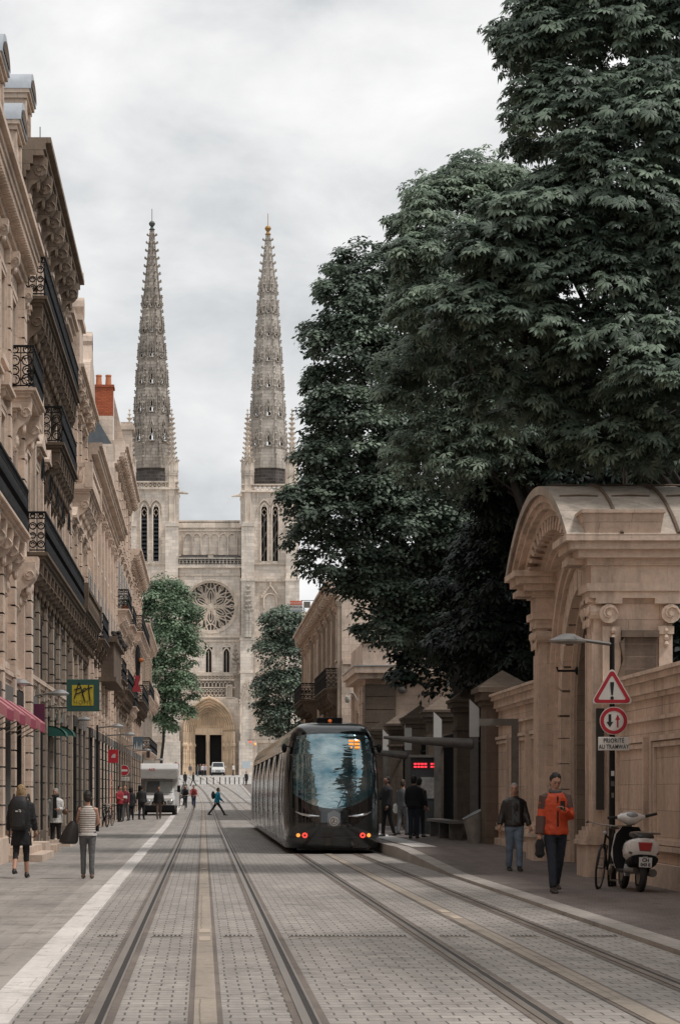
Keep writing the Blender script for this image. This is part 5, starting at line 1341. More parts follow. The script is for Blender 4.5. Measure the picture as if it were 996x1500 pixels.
# plane trees on the square
tree('tall narrow plane tree at the end of the left row in front of the cathedral',(PX(237,232),232,GZ(232)),
 [B(243,885,34,36,232),B(262,910,27,36,231),B(228,905,22,34,231),B(250,945,36,42,231),B(268,960,20,40,232),B(238,985,34,36,231),B(262,1010,24,32,231),B(240,1030,28,28,231),B(258,1045,26,20,232),B(240,1062,20,18,232)],
 11000,.36,'tri',W['leaf4'],26,.17,name='plane_tree',clump=.42)
tree('plane tree on the right of the square, half hidden by the tram',(PX(425,200),200,GZ(200)),
 [B(415,915,28,34,200),B(400,960,26,36,200),B(425,960,34,40,201),B(405,1010,34,36,200),B(435,1010,30,40,201),B(395,1045,26,26,200),B(425,1050,32,24,201),B(400,1068,26,18,200),B(432,1075,26,20,201)],
 9000,.32,'tri',W['leaf2'],27,.2,name='plane_tree',clump=.42)
# ================================================================ tram
XT,YT=3.25,59.5
tram=thing('tram','long glossy dark tram with a big curved windscreen and lit amber and red lamps','tram',(XT,YT,0))
paint,nt_,b_=nmat('dark tram paint'); b_.inputs['Base Color'].default_value=(.014,.017,.018,1); b_.inputs['Metallic'].default_value=.0; b_.inputs['Roughness'].default_value=.28; b_.inputs['Coat Weight'].default_value=.7; b_.inputs['Coat Roughness'].default_value=.06
p_=posn(nt_); nt_.links.new(ramp(nt_,noise(nt_,p_,1.5,5),[(.3,.2),(.7,.36)]),b_.inputs['Roughness'])
bumpn(nt_,noise(nt_,scaled(nt_,p_,(1,.35,.6)),1.2,2),.12,.05,b_)
side,nt_,b_=nmat('brushed grey tram side'); b_.inputs['Base Color'].default_value=(.40,.43,.45,1); b_.inputs['Metallic'].default_value=.75; b_.inputs['Roughness'].default_value=.26; b_.inputs['Coat Weight'].default_value=.5
p_=posn(nt_); bumpn(nt_,noise(nt_,scaled(nt_,p_,(1,.5,.3)),1.6,3),.15,.05,b_)
wgl,nt_,b_=nmat('mirroring windscreen glass'); b_.inputs['Base Color'].default_value=(.42,.53,.56,1); b_.inputs['Metallic'].default_value=.9; b_.inputs['Roughness'].default_value=.03
p_=posn(nt_); nn=noise(nt_,scaled(nt_,p_,(.7,.7,3.5)),1.1,3,.5,.6)
nt_.links.new(ramp(nt_,noise(nt_,scaled(nt_,p_,(1,1,2)),1.2,3),[(.35,(.09,.20,.25)),(.65,(.36,.44,.45))]),b_.inputs['Base Color'])
bumpn(nt_,nn,.35,.08,b_)
sgl,nt_,b_=nmat('tram window glass'); b_.inputs['Base Color'].default_value=(.24,.25,.26,1); b_.inputs['Metallic'].default_value=.8; b_.inputs['Roughness'].default_value=.09
p_=posn(nt_); bumpn(nt_,noise(nt_,scaled(nt_,p_,(1,.6,.5)),1.5,2),.2,.05,b_)
gloss=mat('piano black trim',(.008,.009,.010),.07,coat=1,var=.05)
def lerp(tab,z):
    for (a,u),(b,v) in zip(tab,tab[1:]):
        if z<=b: return u+(v-u)*max(0,(z-a)/(b-a))
    return tab[-1][1]
HW=[(.15,1.17),(.3,1.2),(.8,1.22),(1.4,1.22),(2.0,1.195),(2.5,1.15),(2.85,1.08),(3.05,1.0),(3.18,.92),(3.27,.80),(3.31,.62)]
PP=[(.15,.22),(.28,.10),(.5,.02),(.8,0),(1.1,.03),(1.5,.10),(2.0,.23),(2.5,.40),(2.85,.56),(3.05,.70),(3.18,.86),(3.27,1.1),(3.31,1.4)]
n_=3.3; DB=1.7
def yf(x,z,off=0):
    hw=lerp(HW,z); D=DB-lerp(PP,z)
    return YT+DB-D*max(0,1-min(1,abs(x)/hw)**n_)**(1/n_)-off
zs=[.15,.2,.28,.38,.5,.65,.8,.95,1.1,1.3,1.5,1.75,2.0,2.25,2.5,2.7,2.85,2.95,3.05,3.12,3.18,3.23,3.27,3.31]
L_=43.8
def ring(z,rev=False):
    hw=lerp(HW,z); D=DB-lerp(PP,z); R_=[]
    for i in range(33):
        t=-PI/2+PI*i/32; s,c=math.sin(t),max(0,math.cos(t))
        R_.append((XT+hw*math.copysign(abs(s)**(2/n_),s),YT+DB-D*c**(2/n_),z))
    R_+= [(XT+hw,YT+L_-DB,z)]+[(2*XT-x if 0 else x,2*YT+L_-y,z) for x,y,_ in reversed(R_)]
    return R_
MB().loft([ring(z) for z in zs]).build('body',paint,tram,'x')
def patch(fz0,fz1,xm,nx,nz,off,name,m,par=tram,th=.01):
    g=[]
    for j in range(nz+1):
        row=[]
        for i in range(nx+1):
            u=-1+2*i/nx; v=j/nz; x=u*xm; z0,z1=fz0(x),fz1(x); z=z0+(z1-z0)*v; xx=x*min(1,lerp(HW,z)/1.2+.02)
            row.append((XT+xx,yf(xx,z,off),z))
        g.append(row)
    mb=MB(); W_=nx+1
    mb.v=[p for r in g for p in r]; mb.f=[(j*W_+i,j*W_+i+1,(j+1)*W_+i+1,(j+1)*W_+i) for j in range(nz) for i in range(nx)]
    return mb.build(name,m,par,'all')
zl=lambda x:1.12+.42*(abs(x)/1.05)**2.2
patch(lambda x:.64+.62*(abs(x)/1.08)**2.4,lambda x:3.10-.06*(abs(x)/1.08)**3,1.10,36,44,.008,'windscreen_surround',gloss)
ws=patch(lambda x:zl(x)+.02,lambda x:3.02-.06*(abs(x)/1.0)**3,1.0,36,40,.020,'windscreen',wgl)
# lower panel seams, light reflections modelled as bright metal streaks, badge, lamps
mb=MB()
for s in (-1,1):
    mb.tube([(XT+s*x,yf(x,z,.03),z) for x,z in ((.95,1.06),(.8,1.0),(.6,.96),(.36,.95))],.03,6,[.008,.03,.036,.012])
mb.build('reflection_streak',mat('bright reflection metal',(.6,.62,.63),.18,.95),tram,True)
mb=MB(); mb.tube([(XT+x,yf(x,.42,.012),.42) for x in [-1.1+2.2*i/20 for i in range(21)]],.010,5); mb.tube([(XT-.62,yf(.62,.42,.012),.42),(XT-.62,yf(.62,.17,.012),.18)],.008,4)
mb.build('panel_seam',W['rubber'],tram)
bd=MB(); y=yf(0,.82,.05); bd.lathe([(.02,.0),(.11,.0),(.12,.02),(.12,.05),(.02,.05)],(0,0,0),20); bd.v=[(XT+.0+x,y-z+.03,.82+y_) for x,y_,z in bd.v]; bd=bd.build('badge',mat('silver badge',(.6,.58,.55),.3,.8),tram,True)
q=MB(); 
for k in range(3):
    a=PI/2+k*2*PI/3; q.tube([(XT,y-.03,.82),(XT+.06*math.cos(a),y-.03,.82+.06*math.sin(a))],.018,5)
q.tube([(XT+.085*math.cos(2*PI*k/16),y-.025,.82+.085*math.sin(2*PI*k/16)) for k in range(16)],.01,4,closed=True)
q.build('emblem',W['post'],bd)
patch(lambda x:.70,lambda x:1.10-.5*abs(x),.16,6,6,.03,'centre_blade',mat('grey gloss',(.12,.13,.14),.15,coat=1),tram)
amber=mat('amber lamp',(.9,.33,.06),.4,emit=.8); redl=mat('red lamp',(.9,.07,.05),.4,emit=.8)
for s in (-1,1):
    for x,r,m_ in ((.88,.048,amber),(.72,.068,redl)):
        yy=yf(x,.47,.0); o=MB().tube([(XT+s*x,yy-.05,.47),(XT+s*x,yy+.05,.47)],r,16).build('marker_lamp',m_,tram,True)
        if r>.06: MB().tube([(XT+s*x,yy-.065,.47),(XT+s*x,yy-.045,.47)],.03,12).build('lamp_centre',mat('dark red lens',(.2,.01,.01),.3),o)
# destination leds behind the glass top
ledm=mat('amber led',(1,.33,.05),.5,emit=.9); mb=MB()
for r_ in range(3):
    for c_ in range(2):
        for k in range(3):
            if r_==2 and c_==0 and k!=1: continue
            x0=.40+c_*.15+k*.042; z=2.82-r_*.085; yy=yf(.5,z,.035)+.02*(k*0); mb.box(XT+x0,XT+x0+.036,yy-.012,yy+.03,z,z+.04)
mb.build('destination_display',ledm,tram)
MB().box(XT-.32,XT+.32,YT+1.9,YT+2.6,3.29,3.46).build('roof_box',W['iron'],tram,bevel=.02)
MB().ell((XT+.0,YT+1.9,3.38),.05,.04,.04).build('roof_lamp',mat('dim orange lamp',(.6,.15,.04),.4,emit=.4),tram)
# wiper
mb=MB(); mb.tube([(XT+.1,yf(.1,1.2,.05),1.2),(XT+.55,yf(.55,2.1,.05),2.1)],.012,5); mb.build('wiper',W['rubber'],tram)
# side skins, both flanks
def spatch(mb,s,y0,y1,z0,z1,off):
    k=max(1,int((z1-z0)/.18)); pts=[]
    for y in (y0,y1):
        for j in range(k+1):
            z=z0+(z1-z0)*j/k; pts.append((XT+s*(lerp(HW,z)+off),y,z))
    n=k+1; mb.add(pts,[(j,j+1,n+j+1,n+j) for j in range(k)])
    b=[(x-s*(off+.01),y,z) for x,y,z in pts]; 
    mb.add([pts[0],pts[k],b[k],b[0]],[(0,1,2,3)]); mb.add([pts[n],pts[n+k],b[n+k],b[n]],[(0,1,2,3)])
def sidebox(s,y0,y1,z0,z1,off,name,m,par=tram):
    mb=MB(); spatch(mb,s,y0,y1,z0,z1,off); return mb.build(name,m,par)
mods=[(2.45,7.2),(7.7,12.9),(13.4,18.6),(19.1,24.4),(24.9,30.1),(30.6,35.8),(36.3,41.2)]
for s in (-1,1):
    for (a,b) in mods:
        a+=YT; b+=YT; 
        sidebox(s,a,b,.33,.95,.012,'side_panel',side); sidebox(s,a,b,2.62,2.98,.012,'roof_fairing',side)
        c=(a+b)/2
        segs=[(a,c-1.0,0),(c-1.0,c+1.0,1),(c+1.0,b,0)]
        for y0,y1,dr in segs:
            if dr:
                for d0,d1 in ((y0+.04,c-.02),(c+.02,y1-.04)):
                    o=sidebox(s,d0,d1,.40,2.56,.03,'door',side); sidebox(s,d0+.12,d1-.12,.75,2.42,.036,'door_window',sgl,o)
            else:
                m2=(y0+y1)/2
                for d0,d1 in ((y0+.03,m2-.03),(m2+.03,y1-.03)): sidebox(s,d0,d1,1.0,2.55,.018,'side_window',sgl)
                for d0,d1 in ((y0+.1,m2-.06),(m2+.06,y1-.1)): sidebox(s,d0,d1,.42,.72,.022,'skirt_hatch',side)
    for (a,b),(c,d) in zip(mods,mods[1:]):
        g=MB()
        for k in range(7): yy=YT+b+.04+k*.07; g.box(XT+s*1.08,XT+s*(1.205),yy,yy+.03,.3,2.6)
        g.build('gangway_bellows',W['rubber'],tram)
    MB().box(XT+s*1.10,XT+s*1.13,YT+2.5,YT+41,2.58,2.62).build('roof_rail',W['iron'],tram)
    mb=MB(); mb.tube([(XT+s*1.02,YT+1.35,2.72),(XT+s*1.18,YT+1.0,2.70)],.02,6); mb.build('mirror_arm',W['iron'],tram)
    MB().ell((XT+s*1.20,YT+1.0,2.66),.07,.10,.12).build('camera_pod',W['iron'],tram,True)
for (a,b) in ((2.0,4.2),(13.5,15.8),(26,28.4),(39,41)):
    for yy in (a,b):
        for s in (-1,1): MB().tube([(XT+s*.76,YT+yy,.30),(XT+s*.68,YT+yy,.30)],.30,18).build('wheel',W['rubber'],tram,True)
mb=MB(); mb.box(XT-.95,XT+.95,YT+1.2,YT+42.5,.10,.3); mb.build('underframe',W['rubber'],tram)
MB().box(XT-.9,XT+.9,YT+.42,YT+.8,.09,.18).build('front_skirt',W['rubber'],tram)

# ================================================================ people
def human(name,label,X,Y,z,rz,h=1.75,LL=(8,4),RL=(-8,10),LA=(5,6,12),RA=(5,6,12),lean=0,turn=0,tilt=0,vox=.022,
          top=None,hem=.88,loose=.022,flare=0,sleeve=1,leg=None,legr=1.0,leghem=.1,shoe=None,skin=None,hair=None,hairlen=0,skirt=None,group=None,extra=None,sit=0,face=False,vest=None):
    """L is the -X side when facing the camera. The figure faces -Y before it is turned by rz."""
    k=h/1.75; V3=Vector; r=math.radians
    t=thing('person',label,'person',(0,0,0),group)
    skin=skin or W['skin']
    def legpts(s,a,b):
        hp=V3((s*.085,0,.93)); kn=hp+V3((0,-math.sin(r(a)),-math.cos(r(a))))*.43; an=kn+V3((0,-math.sin(r(a-b)),-math.cos(r(a-b))))*.41
        return hp,kn,an
    lg=[legpts(-1,*LL),legpts(1,*RL)]
    low=min(l[2].z for l in lg); dz=.085-low if not sit else 0
    sp=V3((0,-math.sin(r(lean)),math.cos(r(lean))))
    def S(zz,y=0,x=0): # point up the spine
        u=zz-.93; return V3((x,0,.93))+sp*u+V3((0,y,0))
    def armpts(s,a,sd,e,inw=0):
        sh=S(1.405,0,s*.158); d=V3((s*math.sin(r(sd)),-math.sin(r(a))*math.cos(r(sd)),-math.cos(r(a))*math.cos(r(sd))))
        el=sh+d*.285; f=V3((s*math.sin(r(sd-inw)),-math.sin(r(a+e))*math.cos(r(sd-inw)),-math.cos(r(a+e))*math.cos(r(sd-inw))))
        wr=el+f*.25; return sh,el,wr,f
    ar=[armpts(-1,*LA),armpts(1,*RA)]
    def torso(mb,add,z0,z1,fl=0):
        tab=[(.80,.13,.11),(.88,.155,.115),(.95,.158,.115),(1.05,.14,.10),(1.2,.155,.108),(1.33,.158,.110),(1.39,.135,.10),(1.435,.095,.08),(1.475,.058,.058)]
        def g(zz):
            for a,b in zip(tab,tab[1:]):
                if zz<=b[0]: u=max(0,(zz-a[0])/(b[0]-a[0])); return a[1]+(b[1]-a[1])*u,a[2]+(b[2]-a[2])*u
            return tab[-1][1:]
        rings=[]; m=10
        for i in range(m+1):
            zz=z0+(z1-z0)*i/m; rx,ry=g(max(zz,.80)); f=max(0,(1.05-zz))*fl
            c=S(zz) if zz>.93 else V3((0,0,zz))
            rings.append([c+V3(((rx+add+f)*math.cos(2*PI*j/14),(ry+add+f)*math.sin(2*PI*j/14),0)) for j in range(14)])
        mb.loft(rings)
    hd=S(1.64,-.015); T=Matrix.Rotation(r(turn),3,'Z')@Matrix.Rotation(r(tilt),3,'X')
    def hp_(x,y,zz): return hd+T@V3((x,y,zz))
    b=MB()
    torso(b,-.01,.84,1.49)
    b.tube([S(1.44),S(1.50),hp_(0,.01,-.05)],.055,10)
    b.ell(hd,.074,.094,.112,14,10,T); b.ell(hp_(0,-.030,-.070),.048,.052,.052,10,6,T)
    b.ell(hp_(0,-.098,-.018),.013,.018,.026,8,6,T); b.ell(hp_(0,-.093,-.058),.024,.012,.010,8,4,T); b.ell(hp_(0,-.085,.03),.045,.012,.010,8,4,T)
    for s in (-1,1): b.ell(hp_(s*.076,.005,-.012),.010,.020,.030,6,5,T)
    for (hp0,kn,an),s in zip(lg,(-1,1)):
        b.tube([hp0,kn,an],.07,10,[.08,.055,.04]); b.ell((an.x,an.y-.05,an.z-.05),.035,.10,.03)
    for (sh,el,wr,f),s in zip(ar,(-1,1)):
        b.tube([S(1.40,0,s*.13),sh,el,wr],.05,10,[.05,.052,.040,.026])
    me=remesh(b,vox*.62,3); bb=mb_of(me)
    # hands: palm, four unequal curled fingers and a thumb
    for (sh,el,wr,f),s in zip(ar,(-1,1)):
        f=f.normalized(); sd=V3((s,0,0)); sd=(sd-f*sd.dot(f)).normalized(); nn=f.cross(sd)
        if nn.y>0: nn=-nn
        palm=wr+f*.045; RM=Matrix((sd,nn,f)).transposed()
        bb.tube([wr-f*.02,wr+f*.03,wr+f*.085],.03,8,[.024,.034,.036])
        for q,(o_,L) in enumerate(((-.028,.070),(-.010,.080),(.010,.076),(.027,.060))):
            p0=wr+f*.075+nn.cross(f)*o_; d1=(f*.9+(-sd)*.35).normalized(); d2=(f*.35+(-sd)*.9).normalized()
            bb.tube([p0,p0+d1*L*.55,p0+d1*L*.55+d2*L*.5],.009,5,[.010,.009,.007])
        tb_=wr+f*.03+V3((0,-.02,0)); bb.tube([tb_,tb_+(f*.6+V3((0,-.7,0))).normalized()*.035,tb_+(f*.9+V3((0,-.5,0))).normalized()*.065],.01,5,[.013,.011,.008])
    objs=[]
    def fin(mb_,nm,m_,par=t,sm='all'):
        if isinstance(mb_,MB): me_=me_of(mb_)
        else: me_=mb_
        n=len(me_.vertices); co_=np.empty(n*3,np.float32); me_.vertices.foreach_get('co',co_); co_=co_.reshape(-1,3); co_[:,2]+=dz; co_*=k
        me_.vertices.foreach_set('co',co_.ravel()); me_.update(); return link(nm,me_,m_,par,sm)
    fin(bb,'body',skin)
    if leg:
        q=MB(); torso(q,.008,.82,1.02)
        for hp0,kn,an in lg:
            u=(.98-leghem)/.9 if 0 else 1
            end=kn+(an-kn)*min(1,max(.1,(1-(leghem-.1)/.41)))
            q.tube([hp0+V3((0,0,.02)),hp0+(kn-hp0)*.35,kn,kn+(end-kn)*.5,end],.09,12,[.098*legr,.092*legr,.066*legr,.060*legr,.055*legr])
        me3=remesh(q,vox*.7,4)
        if vox<.02: wrinkle(me3,.006)
        fin(me3,'trousers' if leghem<.3 else 'leggings',leg)
    if skirt:
        m_,z0=skirt; q=MB(); torso(q,.03,z0,1.02,.10); fin(q,'skirt',m_)
    if top:
        q=MB(); torso(q,loose,hem,1.475,flare)
        for (sh,el,wr,f),s in zip(ar,(-1,1)):
            e=wr if sleeve==1 else (el if sleeve else sh)
            if sleeve==1: q.tube([S(1.385,0,s*.08),S(1.395,0,s*.13),sh+(el-sh)*.12,el,wr-f*.02],.06,12,[.055,.055+loose*.3,.054+loose*.5,.048+loose*.5,.038+loose*.4])
            elif sleeve==2: q.tube([S(1.39,0,s*.10),sh,sh+(el-sh)*.6],.06,10,[.062,.066,.06])
        if loose>.03: q.tube([S(1.45),S(1.50)],.085,12,[.09,.075])
        me2=remesh(q,vox*.8,7)
        if vox<.02: wrinkle(me2,.009 if loose>.02 else .004)
        fin(me2,'jacket' if loose>.02 else 'top',top)
    if shoe:
        for (hp0,kn,an),s in zip(lg,(-1,1)):
            q=MB(); y0=an.y; zb=an.z-.085
            rg=[]
            for yy,w_,hh in ((.07,.030,.05),(.04,.040,.085),(-.03,.042,.08),(-.10,.046,.05),(-.16,.042,.035),(-.195,.02,.018)):
                rg.append([V3((an.x+w_*math.cos(2*PI*j/10),y0+yy,zb+.003+max(0,hh*(.5+.5*math.sin(2*PI*j/10))*1.25))) for j in range(10)])
            q.loft(rg); fin(q,'shoe',shoe)
    if hair:
        q=MB(); q.ell(hp_(0,.018,.022),.083,.096,.108,14,9,T); q.ell(hp_(0,.045,-.02),.078,.070,.095,12,8,T)
        if hairlen:
            q.loft([[hp_(rr*math.cos(2*PI*j/10),.05+rr*.55*math.sin(2*PI*j/10),zz) for j in range(10)] for rr,zz in ((.06,.06),(.088,0),(.095,-.08),(.085,-.08-hairlen*.6),(.05,-.08-hairlen))])
        for j in range(40):
            a=R.uniform(0,6.28); e=R.uniform(0,1.4); q.ell(hp_(.072*math.cos(a)*math.cos(e),.02+.080*math.sin(a)*math.cos(e)*(1 if math.sin(a)>-.2 else .75),.025+.092*math.sin(e)),.022,.022,.016,6,4)
        # keep the face clear: push hair off the front
        q.v=[((x,y,zz) if True else 0) for x,y,zz in q.v]
        Ti=T.inverted(); nv=[]
        for x,y,zz in q.v:
            l=Ti@(V3((x,y,zz))-hd)
            if l.y<-.045 and l.z<.055: l=V3((l.x*.9,-.045,l.z))
            nv.append(tuple(hd+T@l))
        q.v=nv; fin(q,'hair',hair)
    if face:
        q=MB()
        for s in (-1,1): q.ell(hp_(s*.028,-.088,.006),.011,.008,.007,8,5,T); q.tube([hp_(s*.012,-.094,.027),hp_(s*.045,-.082,.028)],.004,4)
        fin(q,'eyes_and_brows',W['hairdark'])
        q=MB(); q.tube([hp_(-.02,-.104,-.058),hp_(0,-.107,-.056),hp_(.02,-.104,-.058)],.004,4); fin(q,'mouth',mat('lips',(.30,.11,.09),.5))
    info=dict(S=lambda *a:(S(*a)+V3((0,0,dz)))*k, ar=[[ (p+V3((0,0,dz)))*k if i<3 else p for i,p in enumerate(a)] for a in ar], hd=(hd+V3((0,0,dz)))*k,k=k,dz=dz,lg=lg,fin=fin,T=T,M=Matrix.Translation((X,Y,z))@Matrix.Rotation(r(rz),4,'Z'))
    if extra: extra(t,info)
    t.location=(X,Y,z); t.rotation_euler.z=r(rz)
    return t,info
def wrinkle(me,a):
    from mathutils import noise as mn
    n=len(me.vertices); co=np.empty(n*3,np.float32); no=np.empty(n*3,np.float32); me.vertices.foreach_get('co',co); me.vertices.foreach_get('normal',no); co=co.reshape(-1,3); no=no.reshape(-1,3)
    d=np.array([mn.noise(Vector((p[0]*13,p[1]*9,p[2]*17+p[0]*8)))+.5*mn.noise(Vector((p[0]*25,p[1]*22,p[2]*34))) for p in co])
    co+=no*(d*a)[:,None]; me.vertices.foreach_set('co',co.astype(np.float32).ravel()); me.update()
def held(mb,info,name,m,label,cat,smooth=False,group=None):
    """a carried thing stays a thing of its own; it is modelled in the bearer's frame and then placed"""
    o=mb.build(name,m,None,smooth); o.matrix_world=info['M']; return tag(o,label,cat,group)
C=lambda n,c,r=.85,**k: mat(n,c,r,var=k.pop('var',.22),vs=k.pop('vs',14),bump=.35,bs=35,**k)
W['hairdark']=mat('dark hair',(.018,.014,.012),.6,var=.3,vs=60); W['hairgrey']=mat('grey hair',(.33,.32,.31),.7,var=.3,vs=60); W['hairblond']=mat('blonde hair',(.34,.23,.12),.6,var=.35,vs=60); W['hairbrown']=mat('brown hair',(.07,.04,.025),.6,var=.3,vs=60)
black=C('black cloth',(.016,.016,.018)); navy=C('dark navy denim',(.022,.028,.042)); jeans=C('faded blue denim',(.15,.20,.26),var=.45,vs=7); orange=C('orange shell jacket',(.62,.075,.02),.6); greyj=C('grey denim',(.13,.13,.135),var=.3,vs=8)
whitec=C('off-white cloth',(.62,.60,.57)); beige=C('beige knit',(.42,.34,.27)); brown=C('brown cloth',(.12,.085,.065)); redc=C('dark red jacket',(.32,.03,.04)); blue=C('turquoise shell jacket',(.01,.22,.34)); leather=mat('dark leather',(.022,.018,.016),.4,bump=.2); greyc=C('grey cloth',(.10,.10,.105)); tanb=mat('brown leather',(.16,.085,.05),.5,bump=.2)
# striped knit
stripe,nt_,b_=nmat('striped knit'); tcx=posn(nt_,True); sp_=nt_.nodes.new('ShaderNodeSeparateXYZ'); nt_.links.new(tcx,sp_.inputs[0])
mm=nt_.nodes.new('ShaderNodeMath'); mm.operation='MULTIPLY'; nt_.links.new(sp_.outputs[2],mm.inputs[0]); mm.inputs[1].default_value=160; m2=nt_.nodes.new('ShaderNodeMath'); m2.operation='SINE'; nt_.links.new(mm.outputs[0],m2.inputs[0])
nt_.links.new(mixc(nt_,ramp(nt_,m2.outputs[0],[(.45,0),(.55,1)]),(.60,.55,.50),(.10,.07,.065)),b_.inputs['Base Color']); b_.inputs['Roughness'].default_value=.9
# orange-jacketed man with his phone
def ex_orange(t,I):
    q=MB(); k=I['k']
    # grey hood collar, zip flap, darker shoulder panels
    c=I['S'](1.47); q.tube([c+Vector((.075*math.cos(a),.075*math.sin(a)-.005,.03+.02*math.sin(a))) for a in [2*PI*j/14 for j in range(14)]],.030,8,closed=True)
    q.build('collar',greyc,t,True)
    q=MB(); q.box(-.012,.012,I['S'](1.2).y-.150*k,I['S'](1.2).y-.125*k,I['S'](.95).z,I['S'](1.42).z); q.build('zip',leather,t)
    for s,a in zip((-1,1),I['ar']):
        q=MB(); sh,el,wr=[Vector(p) for p in a[:3]]; up=Vector((0,0,.012)); q.tube([sh+Vector((-s*.05,0,.04)),sh+Vector((0,0,.005)),sh+(el-sh)*.6],.066,10,[.045,.084,.078]); q.build('shoulder_panel',mat('brown grey panel',(.10,.05,.04),.7),t,True)
        if s<0: q=MB(); q.tube([el,wr],.05,10,[.084,.070]); q.build('forearm_panel',mat('brown grey panel',(.10,.05,.04),.7),t,True)
    q=MB(); q.box(.06,.10,I['S'](1.2).y-.15*k,I['S'](1.2).y-.145*k,1.28*k,1.30*k); q.build('chest_logo',whitec,t)
oz=rz_(35.9)-.004
t,I=human('p','man in a bright orange jacket looking down at his phone while walking',5.28,35.9,oz,6,1.82,LL=(16,3),RL=(-10,20),LA=(2,9,10),RA=(18,8,100,42),tilt=22,vox=.016,
  top=orange,hem=.87,loose=.045,leg=navy,legr=.98,shoe=mat('dark brown shoes',(.035,.025,.02),.5),hair=W['hairdark'],face=True,extra=ex_orange)
w_=Vector(I['ar'][1][2]); q=MB().box(w_.x-.075,w_.x-.005,w_.y-.085,w_.y-.075,w_.z+.0,w_.z+.13)
held(q,I,'phone',leather,'small dark phone held up by the man in orange','phone')
w_=Vector(I['ar'][0][2]); q=MB(); q.lathe([(.02,-.02),(.05,-.06),(.075,-.14),(.065,-.22),(.08,-.28),(.03,-.33)],(w_.x,w_.y,w_.z-.03),10); held(q,I,'knit_hat',black,'dark knit cap hanging from the hand of the man in orange','hat',True)
q=MB(); q.ell((w_.x+.06,w_.y+.05,w_.z-.02),.035,.03,.07); held(q,I,'crumpled_paper',whitec,'crumpled white paper in the hand of the man in orange','paper')
# man in black leather jacket and faded jeans
def ex_bl(t,I):
    k=I['k']; q=MB(); q.box(-.07,.07,I['S'](1.2).y-.152*k,I['S'](1.2).y-.13*k,.95*k,1.42*k); q.build('shirt',C('grey shirt',(.09,.095,.10)),t)
t,I=human('p','grey-haired man in black leather jacket and faded jeans glancing aside',5.86,45.1,rz_(45.1)-.004,4,1.66,LL=(-4,6),RL=(9,3),LA=(-6,16,30),RA=(6,14,15),turn=-14,vox=.016,
  top=leather,hem=.90,loose=.05,leg=jeans,legr=1.12,shoe=mat('black shoes',(.02,.02,.02),.5),hair=W['hairgrey'],face=True,extra=ex_bl)
# backpack woman
def ex_bp(t,I):
    k=I['k']; q=MB(); torso=None
    q.loft([[Vector(((.19+g)*math.cos(2*PI*j/14),(.14+g*.6)*math.sin(2*PI*j/14),z*k)) for j in range(14)] for g,z in ((.0,.80),(.01,.86),(.0,.96))]); q.build('jumper_hem',beige,t,True)
    q=MB(); q.ell((0,.03*k,1.50*k),.10,.10,.05); q.build('hood',brown,t,True)
bwt,I=human('p','blonde woman in black walking away with a big black backpack',-3.27,43,.01,176,1.68,LL=(9,2),RL=(-10,26),LA=(3,10,18),RA=(3,10,18),vox=.016,
  top=black,hem=.96,loose=.06,leg=black,leghem=.32,legr=.95,skirt=(black,.62),shoe=leather,hair=W['hairblond'],hairlen=.10,extra=ex_bp)
q=MB(); rg=[]
for z,rx,ry in ((.86,.10,.05),(.90,.16,.10),(1.05,.18,.13),(1.25,.18,.14),(1.38,.16,.12),(1.45,.12,.08),(1.47,.06,.03)):
    rg.append([Vector((rx*math.copysign(abs(math.cos(2*PI*j/20))**.6,math.cos(2*PI*j/20)),.22+ry*math.copysign(abs(math.sin(2*PI*j/20))**.6,math.sin(2*PI*j/20)),z)) for j in range(20)])
q.loft(rg)
bp=thing('backpack','large black rucksack on the blonde woman\'s back','backpack',(0,0,0))
q.build('bag',C('black nylon',(.012,.012,.013),.6),bp,'x')
q=MB(); q.loft([[Vector((rx*math.cos(2*PI*j/14),.35+.03*math.sin(2*PI*j/14),z)) for j in range(14)] for z,rx in ((.93,.09),(.97,.12),(1.18,.12),(1.24,.09))]); q.build('front_pocket',C('black nylon',(.02,.02,.021),.5),bp)
q=MB()
for s in (-1,1): q.tube([(s*.12,.14,1.44),(s*.13,.0,1.50),(s*.13,-.16,1.38),(s*.16,-.12,1.1),(s*.15,.1,.95)],.02,5)
for s in (-1,1): q.tube([(s*.17,.2,.9),(s*.2,.15,.75),(s*.19,.14,.62)],.01,4)
q.build('strap',leather,bp)
q=MB(); q.tube([(-.05,.385,1.20),(-.035,.387,1.225),(-.01,.387,1.225)],.006,4); q.tube([(-.05,.385,1.19),(-.02,.387,1.20)],.006,4); q.box(.0,.05,.38,.386,1.19,1.215); q.build('bag_logo',whitec,bp)
bp.matrix_world=I['M']
# woman in the striped top
swt,I=human('p','dark-haired woman in a striped top and grey jeans walking away',-2.06,42.6,.01,182,1.56,LL=(-2,3),RL=(6,3),LA=(16,12,55,30),RA=(16,14,70,34),vox=.016,tilt=8,
  top=stripe,hem=.90,loose=.012,sleeve=0,leg=greyj,legr=.93,shoe=mat('brown trainers',(.14,.09,.07),.7),hair=W['hairdark'],
  extra=lambda t,I:(MB().loft([[Vector(((rx)*math.cos(2*PI*j/14),ry*math.sin(2*PI*j/14),z*I['k'])) for j in range(14)] for rx,ry,z in ((.168,.125,.86),(.17,.13,.885),(.165,.125,.91))])).build('white_hem',whitec,t,True))
hb_=thing('shoulder_bag','big slouchy black shoulder bag of the woman in stripes','bag',(0,0,0)); s_=1
q=MB(); q.loft([[Vector((.30*s_+ox+rx*math.cos(2*PI*j/12),.02+ry*math.sin(2*PI*j/12),z)) for j in range(12)] for ox,rx,ry,z in ((.03,.12,.05,.62),(.04,.17,.09,.66),(.01,.15,.09,.80),(-.03,.10,.07,.95),(-.05,.05,.04,1.03))]); q.build('bag',leather,hb_,True)
